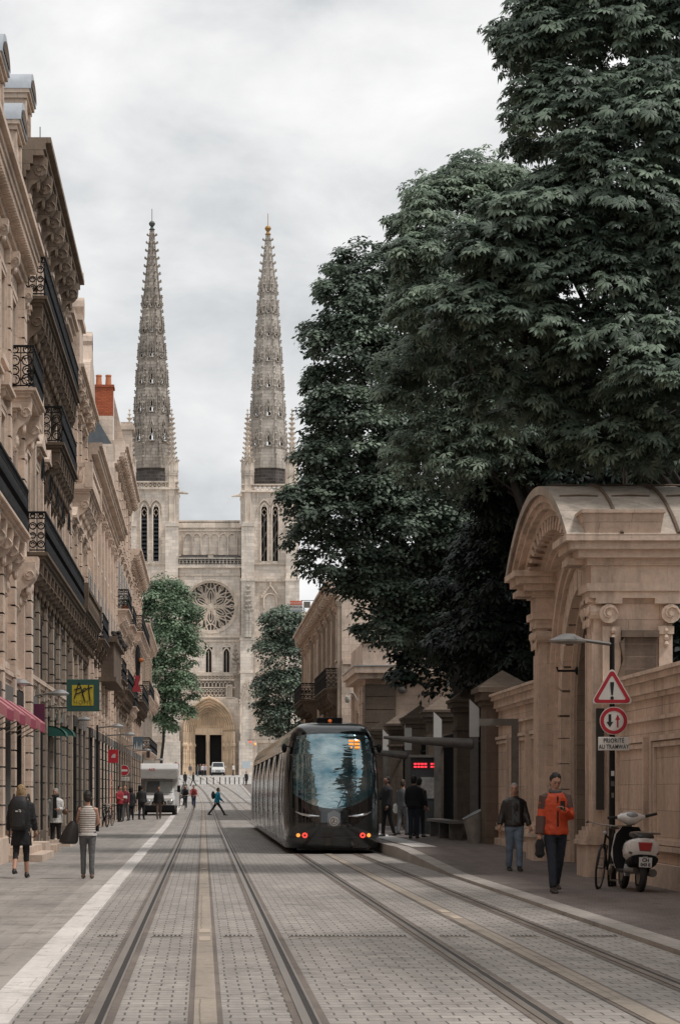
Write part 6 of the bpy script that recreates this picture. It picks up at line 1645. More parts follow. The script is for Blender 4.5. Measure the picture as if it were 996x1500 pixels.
q=MB(); q.tube([(.22,.05,1.0),(.19,.09,1.2),(.155,.05,1.30),(.155,-.03,1.30),(.2,-.07,1.15),(.24,-.03,1.0)],.012,5); q.build('strap',leather,hb_); hb_.matrix_world=I['M']
# white-coat woman
def ex_wc(t,I):
    k=I['k']; q=MB(); y=-.165; q.prism([(-.055,.80),(.07,.80),(.05,1.42),(-.04,1.42)],'y',y-.012,y+.05); q.build('dark_front',black,t)
    q=MB(); q.ell((0,-.02,1.43),.12,.10,.04); q.build('scarf',black,t,True)
t,I=human('p','grey-haired woman in an open white coat beside the facade steps',-4.18,67.8,.01,-8,1.64,LL=(6,2),RL=(-5,8),LA=(4,14,14),RA=(10,12,80,30),vox=.018,turn=-15,
  top=whitec,hem=.72,loose=.045,flare=.16,leg=black,legr=1.08,shoe=leather,hair=W['hairgrey'],face=True,extra=ex_wc)
q=MB(); q.ell((.29,-.08,.98),.08,.05,.09); q.tube([(.24,-.08,1.05),(.27,-.14,1.2),(.32,-.1,1.06)],.01,4); held(q,I,'handbag',tanb,'small brown handbag on the arm of the white-coated woman','bag',True)
q=MB(); q.ell((-.21,-.02,.86),.12,.06,.10); held(q,I,'shopping_bag',black,'black cloth bag held low by the white-coated woman','bag',True)
# the group near the camper van
t,I=human('p','man in a dark red jacket reading a paper near the no entry sign',PX(176,118),118,.05,40,1.80,LL=(3,2),RL=(-4,3),LA=(10,8,70,20),RA=(10,8,80,20),tilt=15,top=redc,hem=.86,loose=.05,leg=black,shoe=leather,hair=W['hairdark'],vox=.024,
  extra=lambda t,I:MB().tube([I['S'](1.46)+Vector((-.16,0,0)),I['S'](1.44)+Vector((-.19,-.02,-.12)),I['S'](1.3)+Vector((-.21,-.06,0))],.03,5).build('white_stripe',whitec,t))
q=MB().box(-.12,.12,-.44,-.42,1.18,1.30); held(q,I,'folded_paper',whitec,'white leaflet in the hands of the man in dark red','paper')
human('p','tall man in a burgundy top behind the man in dark red',PX(184,121),121,.05,-20,1.84,top=C('burgundy top',(.20,.03,.05)),leg=greyj,shoe=leather,hair=W['hairbrown'],vox=.026)
human('p','person all in black seen from behind, left of the camper van bonnet',PX(192.5,124),124,.06,175,1.70,top=black,loose=.055,hem=.75,flare=.1,leg=black,shoe=leather,hair=W['hairdark'],hairlen=.06,vox=.026,LL=(6,0),RL=(-6,4))
human('p','man in a charcoal jacket in front of the camper van bonnet',PX(208,125.5),125.5,.07,160,1.82,top=C('charcoal coat',(.03,.031,.034)),loose=.055,leg=black,shoe=leather,hair=W['hairdark'],vox=.026,RA=(12,22,60),LL=(5,0),RL=(-8,4))
human('p','man in a black jacket and brown trousers walking from the camper van',PX(233,127),127,.07,5,1.76,top=C('black blouson',(.022,.021,.021)),loose=.05,leg=C('mottled brown trousers',(.13,.09,.075),var=.5),shoe=leather,hair=W['hairbrown'],skin=W['skin2'],vox=.026,LL=(10,2),RL=(-10,14),LA=(-10,10,12),RA=(10,10,12))
# blue jacket crossing
t,I=human('p','man in a turquoise jacket striding across the tram tracks',PX(318,142),142,.13,88,1.78,LL=(34,4),RL=(-30,10),LA=(-20,6,15),RA=(22,6,25),lean=6,tilt=6,top=blue,hem=.86,loose=.05,leg=black,legr=.95,shoe=leather,hair=W['hairdark'],vox=.024)
q=MB(); q.ell((0,.22,1.2),.15,.12,.24); held(q,I,'backpack',C('black pack',(.015,.016,.018)),'black daypack on the man crossing the tracks','backpack',True)
# stop passengers
zz_=rz_(66)
human('p','dark figure in black jacket and dark jeans waiting by the information panel',PX(606,66),66,zz_,165,1.74,top=C('black anorak',(.014,.014,.016)),loose=.055,leg=navy,shoe=leather,hair=W['hairdark'],vox=.022,LL=(4,0),RL=(-5,3),RA=(8,8,40),LA=(5,12,30))
human('p','tall man in a dark grey coat closest to the tram door',PX(567,69),69,zz_,-60,1.74,top=C('dark coat',(.03,.028,.028)),loose=.05,hem=.80,leg=black,shoe=leather,hair=W['hairdark'],skin=W['skin2'],vox=.022,LA=(20,8,60,20),RA=(5,5,20))
t,I=human('p','half hidden passenger with a white bag between the two waiting men',PX(590,71),71,zz_,150,1.66,top=greyc,leg=greyj,shoe=leather,hair=W['hairbrown'],vox=.024)
q=MB(); q.ell((.26,-.05,.80),.10,.06,.15); held(q,I,'white_bag',whitec,'white carrier bag held by the half hidden passenger','bag',True)
human('p','second passenger standing right behind the man in the black jacket',PX(614,68),68,zz_,150,1.70,top=leather,leg=black,shoe=leather,hair=W['hairdark'],vox=.024)
# far walkers on the square
for px,Y,rz,h,tp,lgm,lab,po_ in ((271.5,290,170,1.72,black,black,'far walker in a long black coat left of the track bend',dict(hem=.6,flare=.1)),
  (283.5,290,-80,1.70,black,navy,'far walker in black stepping sideways over the track bend',dict(LL=(24,4),RL=(-20,8))),
  (361,292,20,1.72,black,black,'far figure in black beside the tram roof line',dict(hem=.6,flare=.1)),
  (259,346,10,1.72,redc,jeans,'far person in red and blue beside the signs',dict()),
  (279,346,175,1.74,greyc,beige,'far person with a white pack walking to the portal',dict()),
  (290,346,60,1.72,greyc,jeans,'far person in blue jeans left of the portal group',dict()),
  (294,352,-30,1.72,brown,black,'far visitor in brown on the portal steps',dict()),
  (297,346,10,1.75,whitec,black,'far person in a white top before the left door',dict()),
  (301,345,-20,1.74,C('pale lilac cloth',(.4,.34,.38)),black,'far person in a pale lilac top before the trumeau',dict()),
  (299,355,0,1.70,redc,brown,'far visitor in red under the portal arch',dict()),
  (342,350,60,1.70,whitec,black,'far person in a cream jacket right of the white van',dict(LL=(60,70),RL=(50,60)) if 0 else dict())):
    human('p',lab,PX(px,Y),Y,GZ(Y)+.01,rz,h,top=tp,leg=lgm,shoe=leather,hair=W['hairdark'],vox=.034,group='distant people on the square',loose=.05,**po_)
# ================================================================ bicycles, scooter, vehicles
def bicycle(name,label,col_=None,group=None,basket=False):
    """stands along Y, front wheel towards -Y"""
    t=thing(name,label,'bicycle',(0,0,0),group); r=.34; wb=.53
    m=col_ or W['iron']
    for yc in (-wb,wb):
        w=MB(); w.tube([(0,yc+r*math.cos(a),r+r*math.sin(a)) for a in [2*PI*k/28 for k in range(28)]],.019,6,closed=True); w=w.build('wheel',W['rubber'],t,True)
        q=MB(); q.tube([(0,yc+(r-.03)*math.cos(a),r+(r-.03)*math.sin(a)) for a in [2*PI*k/28 for k in range(28)]],.009,4,closed=True); q.tube([(-.045,yc,r),(.045,yc,r)],.022,8)
        for k in range(16): a=2*PI*k/16; q.tube([((-1)**k*.02,yc,r),(0,yc+(r-.03)*math.cos(a),r+(r-.03)*math.sin(a))],.002,3)
        q.build('spokes',W['steel'],w)
    bbk=Vector((0,.08,.29)); st=Vector((0,.20,.80)); ht=Vector((0,-.36,.84)); hb=Vector((0,-.40,.70)); rx=Vector((0,wb,r)); fx=Vector((0,-wb,r))
    q=MB(); q.tube([bbk,st],.016,6); q.tube([st-Vector((0,.02,.06)),ht],.016,6); q.tube([bbk,hb],.019,6); q.tube([ht+Vector((0,.01,.04)),hb],.019,6)
    for s in (-.05,.05): q.tube([rx+Vector((s,0,0)),bbk+Vector((s*.4,0,0))],.009,5); q.tube([rx+Vector((s,0,0)),st+Vector((s*.3,0,-.05))],.008,5); q.tube([fx+Vector((s,0,0)),hb+Vector((s,-.01,-.02)),hb],.012,5)
    q.build('frame',m,t,True)
    q=MB(); q.tube([ht,ht+Vector((0,-.02,.16))],.013,6); q.tube([(-.30,-.30,1.02),(-.12,-.40,1.0),(.12,-.40,1.0),(.30,-.30,1.02)],.012,6); q.build('handlebar',W['steel'],t,True)
    q=MB(); 
    for s in (-1,1): q.tube([(s*.30,-.30,1.02),(s*.34,-.22,1.01)],.018,6); q.tube([(s*.22,-.36,.99),(s*.2,-.46,.96)],.006,4)
    q.build('grip',W['rubber'],t)
    q=MB(); q.tube([st,st+Vector((0,.02,.12))],.012,6); q.loft([[Vector((w_*math.cos(2*PI*j/10),y,.95+.03*math.sin(2*PI*j/10))) for j in range(10)] for y,w_ in ((.08,.015),(.14,.03),(.24,.07),(.33,.075),(.35,.03))]); q.build('saddle',leather,t,True)
    q=MB(); q.tube([(.03,.08,.29),(.05,.08,.29)],.09,16); q.tube([(.06,.08,.29),(.075,.02,.13),(.12,.02,.13)],.009,5); q.tube([(-.06,.08,.29),(-.075,.14,.45),(-.12,.14,.45)],.009,5); q.box(.09,.16,-.02,.06,.12,.145); q.box(-.16,-.09,.1,.18,.44,.465); q.build('crankset',W['steel'],t)
    q=MB(); q.ell((0,-.45,.88),.03,.025,.03); q.build('headlamp',W['zinc'],t)
    if basket:
        q=MB(); 
        for zz in (.72,.80,.88,.96): q.tube([(-.14,-.46,zz),(-.14,-.68,zz),(.14,-.68,zz),(.14,-.46,zz)],.006,4,closed=True)
        for x in (-.14,-.07,0,.07,.14): q.tube([(x,-.46,.96),(x,-.47,.72),(x,-.67,.72),(x,-.68,.96)],.005,3)
        q.build('basket',W['iron'],t)
    return t
bk=bicycle('bicycle','dark bicycle leaning against the warning sign pole, beside the white scooter')
bk.location=(6.33,37.75,rz_(37)-.004); bk.rotation_euler=(0,math.radians(6),math.radians(-20))
for px,Y,rz,lab,gr in ((153,104,15,'black parked bicycle before the dark totem on the left',None),(161,107,-10,'grey bicycle behind the front one at the left facade',None),(261,180,10,'bicycle leaning on the sign post beyond the camper van',None),(262,186,25,'second bicycle at the sign post beyond the camper van',None)):
    c=copy_tree(bk,None,lab); c.location=(PX(px,Y),Y,GZ(Y)+.01); c.rotation_euler=(0,math.radians(4),math.radians(rz)); c['group']='parked bicycles'
bk['group']='parked bicycles'
# riders
for px,Y,tp,lgm,cm,lab,bl,bas,sk in ((271.5,170,black,black,None,'cyclist all in black riding on the left of the pair','dark bicycle ridden by the cyclist in black',True,W['skin']),(284,172,C('red sweater',(.30,.06,.06)),black,mat('blue frame paint',(.03,.05,.25),.4),'cyclist in a red sweater riding on the right of the pair','blue bicycle ridden by the cyclist in red',True,W['skin2'])):
    b=bicycle('bicycle',bl,cm,'bicycles ridden towards us',bas); b.location=(PX(px,Y),Y,GZ(Y)+.01)
    human('p',lab,PX(px,Y),Y+.24,GZ(Y)+.05,0,1.72,LL=(62,70),RL=(28,42),LA=(38,10,22),RA=(38,10,22),lean=12,sit=1,top=tp,hem=.86,loose=.05,leg=lgm,shoe=leather,hair=W['hairdark'],skin=sk,vox=.026,hairlen=.08 if px<275 else 0)
# ---- scooter, stands along Y, tail towards the camera
wp=mat('white scooter paint',(.70,.67,.64),.25,coat=.8,var=.05)
sct=thing('scooter','white scooter with red tail light parked by the panelled wall','scooter',(0,0,0))
for yc in (0,1.22):
    w=MB(); w.tube([(0,yc+.19*math.cos(a),.235+.19*math.sin(a)) for a in [2*PI*k/24 for k in range(24)]],.05,8,closed=True); w=w.build('wheel',W['rubber'],sct,True)
    MB().tube([(-.04,yc,.235),(.04,yc,.235)],.13,14).build('rim',W['steel'],w,True)
def rr_(y,zc,rx,rz,n=16,e=.75):
    return [Vector((rx*math.copysign(abs(math.cos(2*PI*j/n))**e,math.cos(2*PI*j/n)),y,zc+rz*math.copysign(abs(math.sin(2*PI*j/n))**e,math.sin(2*PI*j/n)))) for j in range(n)]
MB().loft([rr_(-.20,.66,.13,.10),rr_(-.16,.63,.20,.15),rr_(-.02,.60,.235,.17),rr_(.18,.58,.245,.18),rr_(.38,.58,.20,.16),rr_(.48,.60,.14,.13)]).build('rear_cowl',wp,sct,True)
MB().loft([rr_(-.20,.47,.19,.07),rr_(-.05,.44,.20,.10),rr_(.25,.40,.19,.12),rr_(.5,.34,.15,.09)]).build('lower_body',W['iron'],sct,True)
MB().loft([rr_(-.17,.775,.08,.02),rr_(-.12,.79,.13,.05),rr_(.05,.81,.15,.055),rr_(.3,.81,.14,.05),rr_(.5,.80,.10,.05),rr_(.58,.79,.05,.02)]).build('seat',leather,sct,True)
MB().box(-.18,.18,.45,.95,.25,.30).build('footboard',W['rubber'],sct,bevel=.02)
MB().loft([[Vector((w_*math.cos(2*PI*j/16),y+.04*math.sin(2*PI*j/16)-.05*abs(math.cos(2*PI*j/16)),z)) for j in range(16)] for z,w_,y in ((.26,.17,.95),(.4,.22,1.0),(.6,.235,1.02),(.8,.20,1.0),(.92,.12,.96))]).build('leg_shield',W['iron'],sct,True)
MB().loft([[Vector((w_*1.02*math.cos(2*PI*j/16),y+.035+.03*math.sin(2*PI*j/16)-.05*abs(math.cos(2*PI*j/16)),z)) for j in range(16)] for z,w_,y in ((.3,.18,.99),(.5,.24,1.04),(.8,.205,1.03),(.9,.12,1.0))]).build('front_shield',wp,sct,True)
MB().loft([rr_(1.0,.42,.07,.04),rr_(1.12,.48,.085,.05),rr_(1.3,.44,.08,.05),rr_(1.42,.34,.05,.04)]).build('mudguard',wp,sct,True)
hbr=MB().loft([[Vector((x,.92+ry*math.cos(2*PI*j/12),z+rz2*math.sin(2*PI*j/12))) for j in range(12)] for x,ry,z,rz2 in ((-.20,.035,1.04,.03),(-.15,.07,1.05,.06),(-.05,.10,1.04,.10),(.05,.10,1.04,.10),(.15,.06,1.06,.05),(.20,.03,1.07,.03))]).build('handlebar_cowl',wp,sct,True)
q=MB(); q.tube([(-.34,.90,1.03),(-.18,.92,1.045)],.022,8); q.tube([(.18,.92,1.075),(.36,.86,1.13)],.022,8); q.build('grip',W['rubber'],hbr,True)
q=MB(); q.ell((0,.845,1.09),.085,.03,.05); q.build('instrument_dial',W['zinc'],hbr,True)
q=MB(); q.tube([(0,.95,1.0),(0,1.05,.7),(0,1.22,.235)],.03,8); q.build('steering_column',W['steel'],sct)
q=MB(); q.tube([(-.15,.05,.84),(-.20,-.16,.84),(-.14,-.27,.85),(.14,-.27,.85),(.20,-.16,.84),(.15,.05,.84)],.014,6); q.build('grab_rail',W['steel'],sct,True)
MB().loft([[Vector((x,y,z)) for x,z in pts] for y,pts in ((-.225,[(-.09,.70),(.09,.70),(.07,.60),(-.07,.60)]),(-.17,[(-.12,.73),(.12,.73),(.09,.57),(-.09,.57)]))]).build('tail_light',mat('red tail lens',(.35,.01,.015),.2,coat=1),sct)
for s in (-1,1): MB().ell((s*.17,-.13,.56),.05,.04,.025).build('indicator',mat('smoked lens',(.10,.05,.045),.2,coat=1),sct,True)
pl=MB().box(-.09,.09,-.262,-.255,.36,.50).build('number_plate',mat('white plate',(.65,.64,.62),.4),sct)
q=face_cam(text_mb('CH',.07,.002,bold=.002),(0,-.266,.46)); q.v+=[]; q.build('plate_lettering',W['iron'],pl); face_cam(text_mb('043 E',.06,.002,bold=.002),(0,-.266,.395)).build('plate_lettering',W['iron'],pl)
q=MB(); q.box(-.03,.03,-.255,-.15,.38,.52); q.tube([(-.10,-.1,.3),(-.19,.1,.3)],.05,10); q.tube([(.14,-.12,.28),(.15,.2,.27)],.055,10,[.06,.045]); q.build('engine_and_exhaust',W['post'],sct,True)
MB().tube([(-.13,.16,.30),(-.20,.16,.30)],.09,14).build('fan_cover',W['zinc'],sct,True)
sct.location=(6.60,36.15,rz_(36)-.004); sct.rotation_euler=(0,math.radians(3),math.radians(1)); sct.scale=(1.08,1.08,1.06)
# ---- camper van, nose towards us
YV=141; XV=PX(233.5,YV); zv=.13
cv=thing('camper_van','white camper van with a sleeping pod over its cab, parked facing us','camper van',(XV,YV,zv))
cw=mat('white camper shell',(.72,.71,.69),.35,coat=.3,var=.06,vs=1.5)
def hexbox(mb,x0,x1,A):  # A: (y,z) outline, prism across X
    return mb.prism(A,'x',x0,x1)
MB().prism([(YV+.1,zv+2.2),(YV-.05,zv+2.75),(YV+.15,zv+3.08),(YV+6.4,zv+3.08),(YV+6.4,zv+.55),(YV+2.1,zv+.55),(YV+2.1,zv+2.1)],'x',XV-1.12,XV+1.12).build('living_shell',cw,cv,bevel=.07)
cab=MB().loft([[Vector((XV+x*w_,YV+y,zv+z)) for x,z in ((-1,.35),(-1,.95),(-.86,zt),(.86,zt),(1,.95),(1,.35))] for y,w_,zt in ((-.05,.86,1.02),(.02,.93,1.12),(.75,.96,1.30),(1.35,.93,2.12),(2.1,.93,2.15))]).build('cab',cw,cv,bevel=.04)
MB().add([(XV-.80,YV+.78,zv+1.36),(XV+.80,YV+.78,zv+1.36),(XV+.74,YV+1.25,zv+2.04),(XV-.74,YV+1.25,zv+2.04)],[(0,1,2,3)]).build('windscreen',sgl,cab)
q=MB(); q.v=[]; q.add([(XV+.02,YV+.765,zv+1.37),(XV+.78,YV+.765,zv+1.37),(XV+.72,YV+1.235,zv+2.02),(XV+.02,YV+1.235,zv+2.02)],[(0,1,2,3)]); q.build('screen_reflection',mat('pale painted reflection',(.55,.58,.57),.5),cab)  # pale sheet painted in as the reflection on half the windscreen
MB().box(XV-.93,XV+.93,YV-.14,YV+.05,zv+.28,zv+.62).build('bumper',W['iron'],cab,bevel=.03)
MB().box(XV-.42,XV+.42,YV-.08,YV-.045,zv+.66,zv+.84).build('grille',W['iron'],cab)
for s in (-1,1):
    MB().ell((XV+s*.66,YV-.02,zv+.82),.20,.10,.15).build('headlight',mat('clear lens',(.5,.52,.52),.1,.5,coat=1),cab,True)
    w=MB().tube([(XV+s*.97,YV+.75,zv+.34),(XV+s*.76,YV+.75,zv+.34)],.34,18).build('wheel',W['rubber'],cv,True); MB().tube([(XV+s*.975,YV+.75,zv+.34),(XV+s*.96,YV+.75,zv+.34)],.2,14).build('rim',W['steel'],w)
    MB().tube([(XV+s*1.0,YV+4.6,zv+.34),(XV+s*.8,YV+4.6,zv+.34)],.34,18).build('wheel',W['rubber'],cv,True)
    q=MB(); q.tube([(XV+s*.92,YV+.95,zv+1.45),(XV+s*1.15,YV+.9,zv+1.48)],.02,5); q.box(XV+s*1.06,XV+s*1.24,YV+.82,YV+.92,zv+1.38,zv+1.78); q.build('wing_mirror',W['iron'],cab)
MB().box(XV-.95,XV+.95,YV+.2,YV+6.3,zv+.18,zv+.54).build('chassis',W['iron'],cv)
face_cam(text_mb('ACR',.19,.004,bold=.004),(XV-.42,YV-.09,zv+2.72)).build('lettering',mat('red lettering',(.5,.04,.06),.5),cv)
MB().tube([(XV-.8,YV-.0,zv+2.5),(XV-.3,YV-.03,zv+2.36),(XV+.4,YV-.03,zv+2.4),(XV+.9,YV-.02,zv+2.6)],.008,4).build('decor_line',W['zinc'],cv)
# ---- white van in front of the portal
YW=350; XW=PX(319.7,YW); zw=GZ(YW)
vn=thing('white_van','small white van parked in front of the cathedral portal','van',(XW,YW,zw))
q=MB().loft([[Vector((XW+x*w_,YW+y,zw+z)) for x,z in ((-1,.3),(-1,.95),(-.84,zt),(.84,zt),(1,.95),(1,.3))] for y,w_,zt in ((0,.88,.98),(.1,.97,1.08),(.95,1.0,1.25),(1.7,.98,1.98),(4.8,.98,2.0))]).build('body',cw,vn,bevel=.05)
MB().add([(XW-.8,YW+.98,zw+1.3),(XW+.8,YW+.98,zw+1.3),(XW+.74,YW+1.6,zw+1.9),(XW-.74,YW+1.6,zw+1.9)],[(0,1,2,3)]).build('windscreen',W['glass'],vn)
MB().box(XW-.95,XW+.95,YW-.08,YW+.05,zw+.25,zw+.5).build('bumper',W['iron'],vn)
MB().box(XW-.4,XW+.4,YW-.03,YW-.001,zw+.62,zw+.76).build('grille',W['iron'],vn)
for s in (-1,1):
    MB().ell((XW+s*.72,YW-.0,zw+.75),.18,.06,.12).build('headlight',W['zinc'],vn,True)
    for yy in (.8,3.9): MB().tube([(XW+s*1.0,YW+yy,zw+.32),(XW+s*.8,YW+yy,zw+.32)],.32,14).build('wheel',W['rubber'],vn,True)
    MB().box(XW+s*1.02,XW+s*1.22,YW+1.2,YW+1.3,zw+1.2,zw+1.45).build('wing_mirror',W['frame'],vn)
# ================================================================ street furniture
def saucer(mb,c,r=.27):
    mb.lathe([(.03,.11),(.10,.10),(.19,.055),(r,0),(r*.98,-.03),(r*.5,-.055),(.02,-.06)],c,16)
def lampthing(label,hx,Y,z,wx,pole=None,group='saucer street lamps of the left row',r=.27):
    t=thing('street_lamp',label,'street lamp',(wx,Y,0 if pole is not None else z),group)
    h=MB(); saucer(h,(hx,Y,z),r); h=h.build('lamp_head',mat('grey lamp shell',(.32,.31,.30),.35,.5,var=.2),t,True)
    q=MB(); q.tube([(hx,Y,z+.01),(hx+(wx-hx)*.35,Y,z+.0),(wx,Y,z-.06)],.03,7,[.05,.03,.035]); q.build('arm',W['post'],t,True)
    if pole is not None:
        q=MB(); q.tube([(wx,Y,pole),(wx,Y,pole+1.0),(wx,Y,z+.05)],.045,8,[.07,.05,.04]); q.build('pole',W['iron'],t,True)
    else: MB().box(wx-.03,wx+.03,Y-.08,Y+.08,z-.22,z+.1).build('wall_plate',W['post'],t)
    return t
for i,(px,py,Y,lab) in enumerate(((28,1001,56.3,'nearest saucer lamp, above the magenta awnings'),(87,1016,62,'second saucer lamp, just left of the green square sign'),(123,1054,84,'saucer lamp directly below the green square sign'),
   (190,1076,107,'saucer lamp above the red shop sign'),(206,1092,132,'saucer lamp above the camper van roof'),(216,1099,152,'saucer lamp beyond the camper van roof'),(236,1113,196,'farthest saucer lamp, against the cathedral wall'))):
    lampthing(lab,PX(px,Y),Y,PZ(py,Y),XL+.14,r=.27 if i<3 else .30)
lampthing('saucer lamp on the tall thin post by the left facade',PX(172,93),93,PZ(1064,93),PX(143,93),0)
# right: lamp and warning signs on one pole
YS=38.3; XS=PX(896,YS); zs_=rz_(YS)
lampthing('low saucer lamp on the dark pole carrying the warning triangle',PX(833,YS)-.02,YS,PZ(938,YS),XS,zs_,None,.30)
wt=mat('white sign face',(.66,.64,.60),.5,var=.06); rd=mat('red sign paint',(.42,.02,.035),.45,var=.08); bk_=mat('black sign paint',(.015,.015,.016),.5)
def rtri(cx_,cz_,r,k=6,rr=.05):
    o=[]
    for i in range(3):
        a=PI/2+i*2*PI/3; c=(cx_+(r-rr*2)*math.cos(a),cz_+(r-rr*2)*math.sin(a))
        for j in range(k+1): b=a-PI/3+2*PI/3*j/k; o.append((c[0]+rr*math.cos(b),c[1]+rr*math.sin(b)))
    return o
s=YS/F; xs_=PX(895,YS); yy=YS-.06
t1=thing('warning_triangle','red-bordered warning triangle with black exclamation mark','road sign',(xs_,yy,PZ(1010,YS)))
zt=PZ(1013,YS); MB().prism(rtri(xs_,zt,.40),'y',yy,yy+.012).build('plate',wt,t1); MB().band(rtri(xs_,zt,.265,6,.02),rtri(xs_,zt,.372),'y',yy-.004,yy-.0005,closed=True).build('red_border',rd,t1)
q=MB(); q.prism([(xs_-.028,zt+.15),(xs_+.028,zt+.15),(xs_+.032,zt+.12),(xs_+.014,zt-.06),(xs_-.014,zt-.06),(xs_-.032,zt+.12)],'y',yy-.004,yy-.0005); q.prism(arc(xs_,zt-.105,.028,0,360,12)[:-1],'y',yy-.004,yy-.0005); q.build('exclamation_mark',bk_,t1)
t2=thing('priority_sign','round red-ringed sign with a black down arrow and a red up arrow','road sign',(xs_,yy,PZ(1056,YS)))
zc_=PZ(1056,YS); xc_=PX(897.5,YS); MB().prism(arc(xc_,zc_,.225,0,360,32)[:-1],'y',yy,yy+.012).build('plate',wt,t2); MB().band(arc(xc_,zc_,.158,0,360,32)[:-1],arc(xc_,zc_,.215,0,360,32)[:-1],'y',yy-.004,yy-.0005,closed=True).build('red_ring',rd,t2)
def arrow(cx_,cz_,h,w,dn,sw): 
    d=-1 if dn else 1; return [(cx_-sw,cz_-d*h),(cx_+sw,cz_-d*h),(cx_+sw,cz_+d*h*.15),(cx_+w,cz_+d*h*.15),(cx_,cz_+d*h),(cx_-w,cz_+d*h*.15),(cx_-sw,cz_+d*h*.15)]
MB().prism(arrow(xc_-.062,zc_,.105,.055,True,.022),'y',yy-.004,yy-.0005).build('black_arrow',bk_,t2); MB().prism(arrow(xc_+.062,zc_,.105,.038,False,.013),'y',yy-.004,yy-.0005).build('red_arrow',rd,t2)
t3=thing('text_plate','white text plate mounted under the round priority sign','road sign',(xc_,yy,PZ(1089,YS)))
zc_=PZ(1089.5,YS); q=MB().box(xc_-.25,xc_+.25,yy,yy+.012,zc_-.108,zc_+.108).build('plate',wt,t3,bevel=.01)
q=text_mb('PRIORITÉ',.098,.002,spacing=1.12,bold=.0012,sx=.74); face_cam(q,(xc_,yy-.003,zc_+.047)).build('lettering',bk_,t3)
q=text_mb('AU TRAMWAY',.098,.002,spacing=1.08,bold=.0012,sx=.70); face_cam(q,(xc_,yy-.003,zc_-.052)).build('lettering',bk_,t3)
for z,w_,c in ((PZ(1133,YS),.05,whitec),(PZ(1148,YS),.06,greyc),(PZ(1165,YS),.04,W['post'])):
    tag(MB().box(XS-w_/2,XS+w_/2,YS-.062,YS-.052,z-.04,z+.04).build('sticker',c),'small '+('white' if c is whitec else 'grey' if c is greyc else 'dark')+' sticker on the warning sign pole','sticker')
# Art HOME sign
YA_=66; Xa,Xb=PX(98,YA_),PX(146,YA_); Za,Zb=PZ(1042,YA_),PZ(995,YA_)
ah=thing('shop_sign','square green and yellow shop sign with sketchy black lettering','shop sign',((Xa+Xb)/2,YA_,Za))
MB().box(Xa,Xb,YA_,YA_+.14,Za,Zb).build('box',mat('dark green enamel',(.025,.085,.07),.45,var=.1),ah,bevel=.01)
ya,yb,za,zb=Xa+.15,Xb-.16,Za+.16,Zb-.16
MB().box(ya,yb,YA_-.008,YA_-.001,za,zb).build('yellow_panel',mat('mustard yellow',(.52,.40,.03),.5,var=.1),ah)
w_=yb-ya; h_=zb-za
def pt(u,v): return (ya+w_*u,YA_-.012,za+h_*v)
q=MB()
for st in ([(.12,.35),(.32,1.12),(.40,.95),(.60,.22)],[(.14,.55),(.45,.66),(.62,.72)],[(.12,.78),(.4,.85)],[(.50,.45),(.52,.80),(.60,.86),(.68,.78)],[(.78,1.0),(.80,.60),(.84,.28)],[(.62,.78),(.95,.90)]):
    q.tube([pt(u,v) for u,v in st],.017,5)
q.build('art_lettering',bk_,ah)
face_cam(text_mb('HOME',.16,.003,spacing=1.25),((ya+yb)/2,YA_-.010,za+.085)).build('lettering',mat('brown lettering',(.22,.15,.02),.5),ah)
q=MB(); q.tube([(XL,YA_+.07,Za+.1),(Xa,YA_+.07,Za+.1)],.02,5); q.tube([(XL,YA_+.07,Zb-.1),(Xa,YA_+.07,Zb-.1)],.02,5); q.build('bracket',W['iron'],ah)
# magenta awnings
aw=mat('dusty pink awning cloth',(.52,.20,.225),.8,var=.12,vs=3); awd=mat('magenta valance',(.30,.045,.08),.8,var=.12)
base=None
for i,(y,lab) in enumerate(((57.2,'pink awning farthest along the first house, beside the purple sign'),(54,'pink awning second from the purple sign'),(50.8,'pink awning third from the purple sign'),(47.6,'pink awning at the left frame edge'))):
    t=thing('awning',lab,'awning',(XL,y,3.3),'pink shop awnings of the first house')
    MB().prism([(XL+.16,3.66),(XL+.76,3.22),(XL+.76,3.19),(XL+.16,3.63)],'y',y-.85,y+.85).build('cloth',aw,t)
    q=MB()
    for k in range(8): a=y-.85+k*.2125; q.prism([(a,3.19),(a+.2125,3.19),(a+.2125,3.02),(a+.16,2.98),(a+.05,2.98),(a,3.02)],'x',XL+.745,XL+.765)
    for yy in (y-.87,y+.85): q2=MB().prism([(XL+.16,3.665),(XL+.765,3.225),(XL+.765,3.0),(XL+.16,3.44)],'y',yy,yy+.02).build('side_valance',aw,t)
    q.build('valance',awd,t)
    MB().tube([(XL+.16,y-.8,2.85),(XL+.74,y-.8,3.17)],.014,5).build('awning_arm',W['steel'],t); MB().tube([(XL+.16,y+.8,2.85),(XL+.74,y+.8,3.17)],.014,5).build('awning_arm',W['steel'],t)
tag(MB().box(PX(36,60.5),PX(66,60.5),60.5,60.58,PZ(1060,60.5),PZ(1031,60.5)).build('purple_sign',mat('plum purple board',(.10,.012,.045),.6)),'plum purple sign board behind the last pink awning','shop sign')
ln=thing('wall_lantern','black boxy lantern hanging over the pink awnings','lantern',(PX(22,58),58,PZ(1020,58)))
X=PX(22,58); Z=PZ(1024,58); q=MB(); q.prism([(X-.16,Z+.14),(X+.16,Z+.14),(X+.11,Z-.17),(X-.11,Z-.17)],'y',57.85,58.15); q.box(X-.2,X+.2,57.8,58.2,Z+.14,Z+.19); q.prism([(X-.16,Z+.19),(X+.16,Z+.19),(X+.05,Z+.3),(X-.05,Z+.3)],'y',57.85,58.15); q.build('case',W['iron'],ln); MB().tube([(XL+.1,58,Z+.2),(X,58,Z+.26)],.02,5).build('bracket',W['iron'],ln)
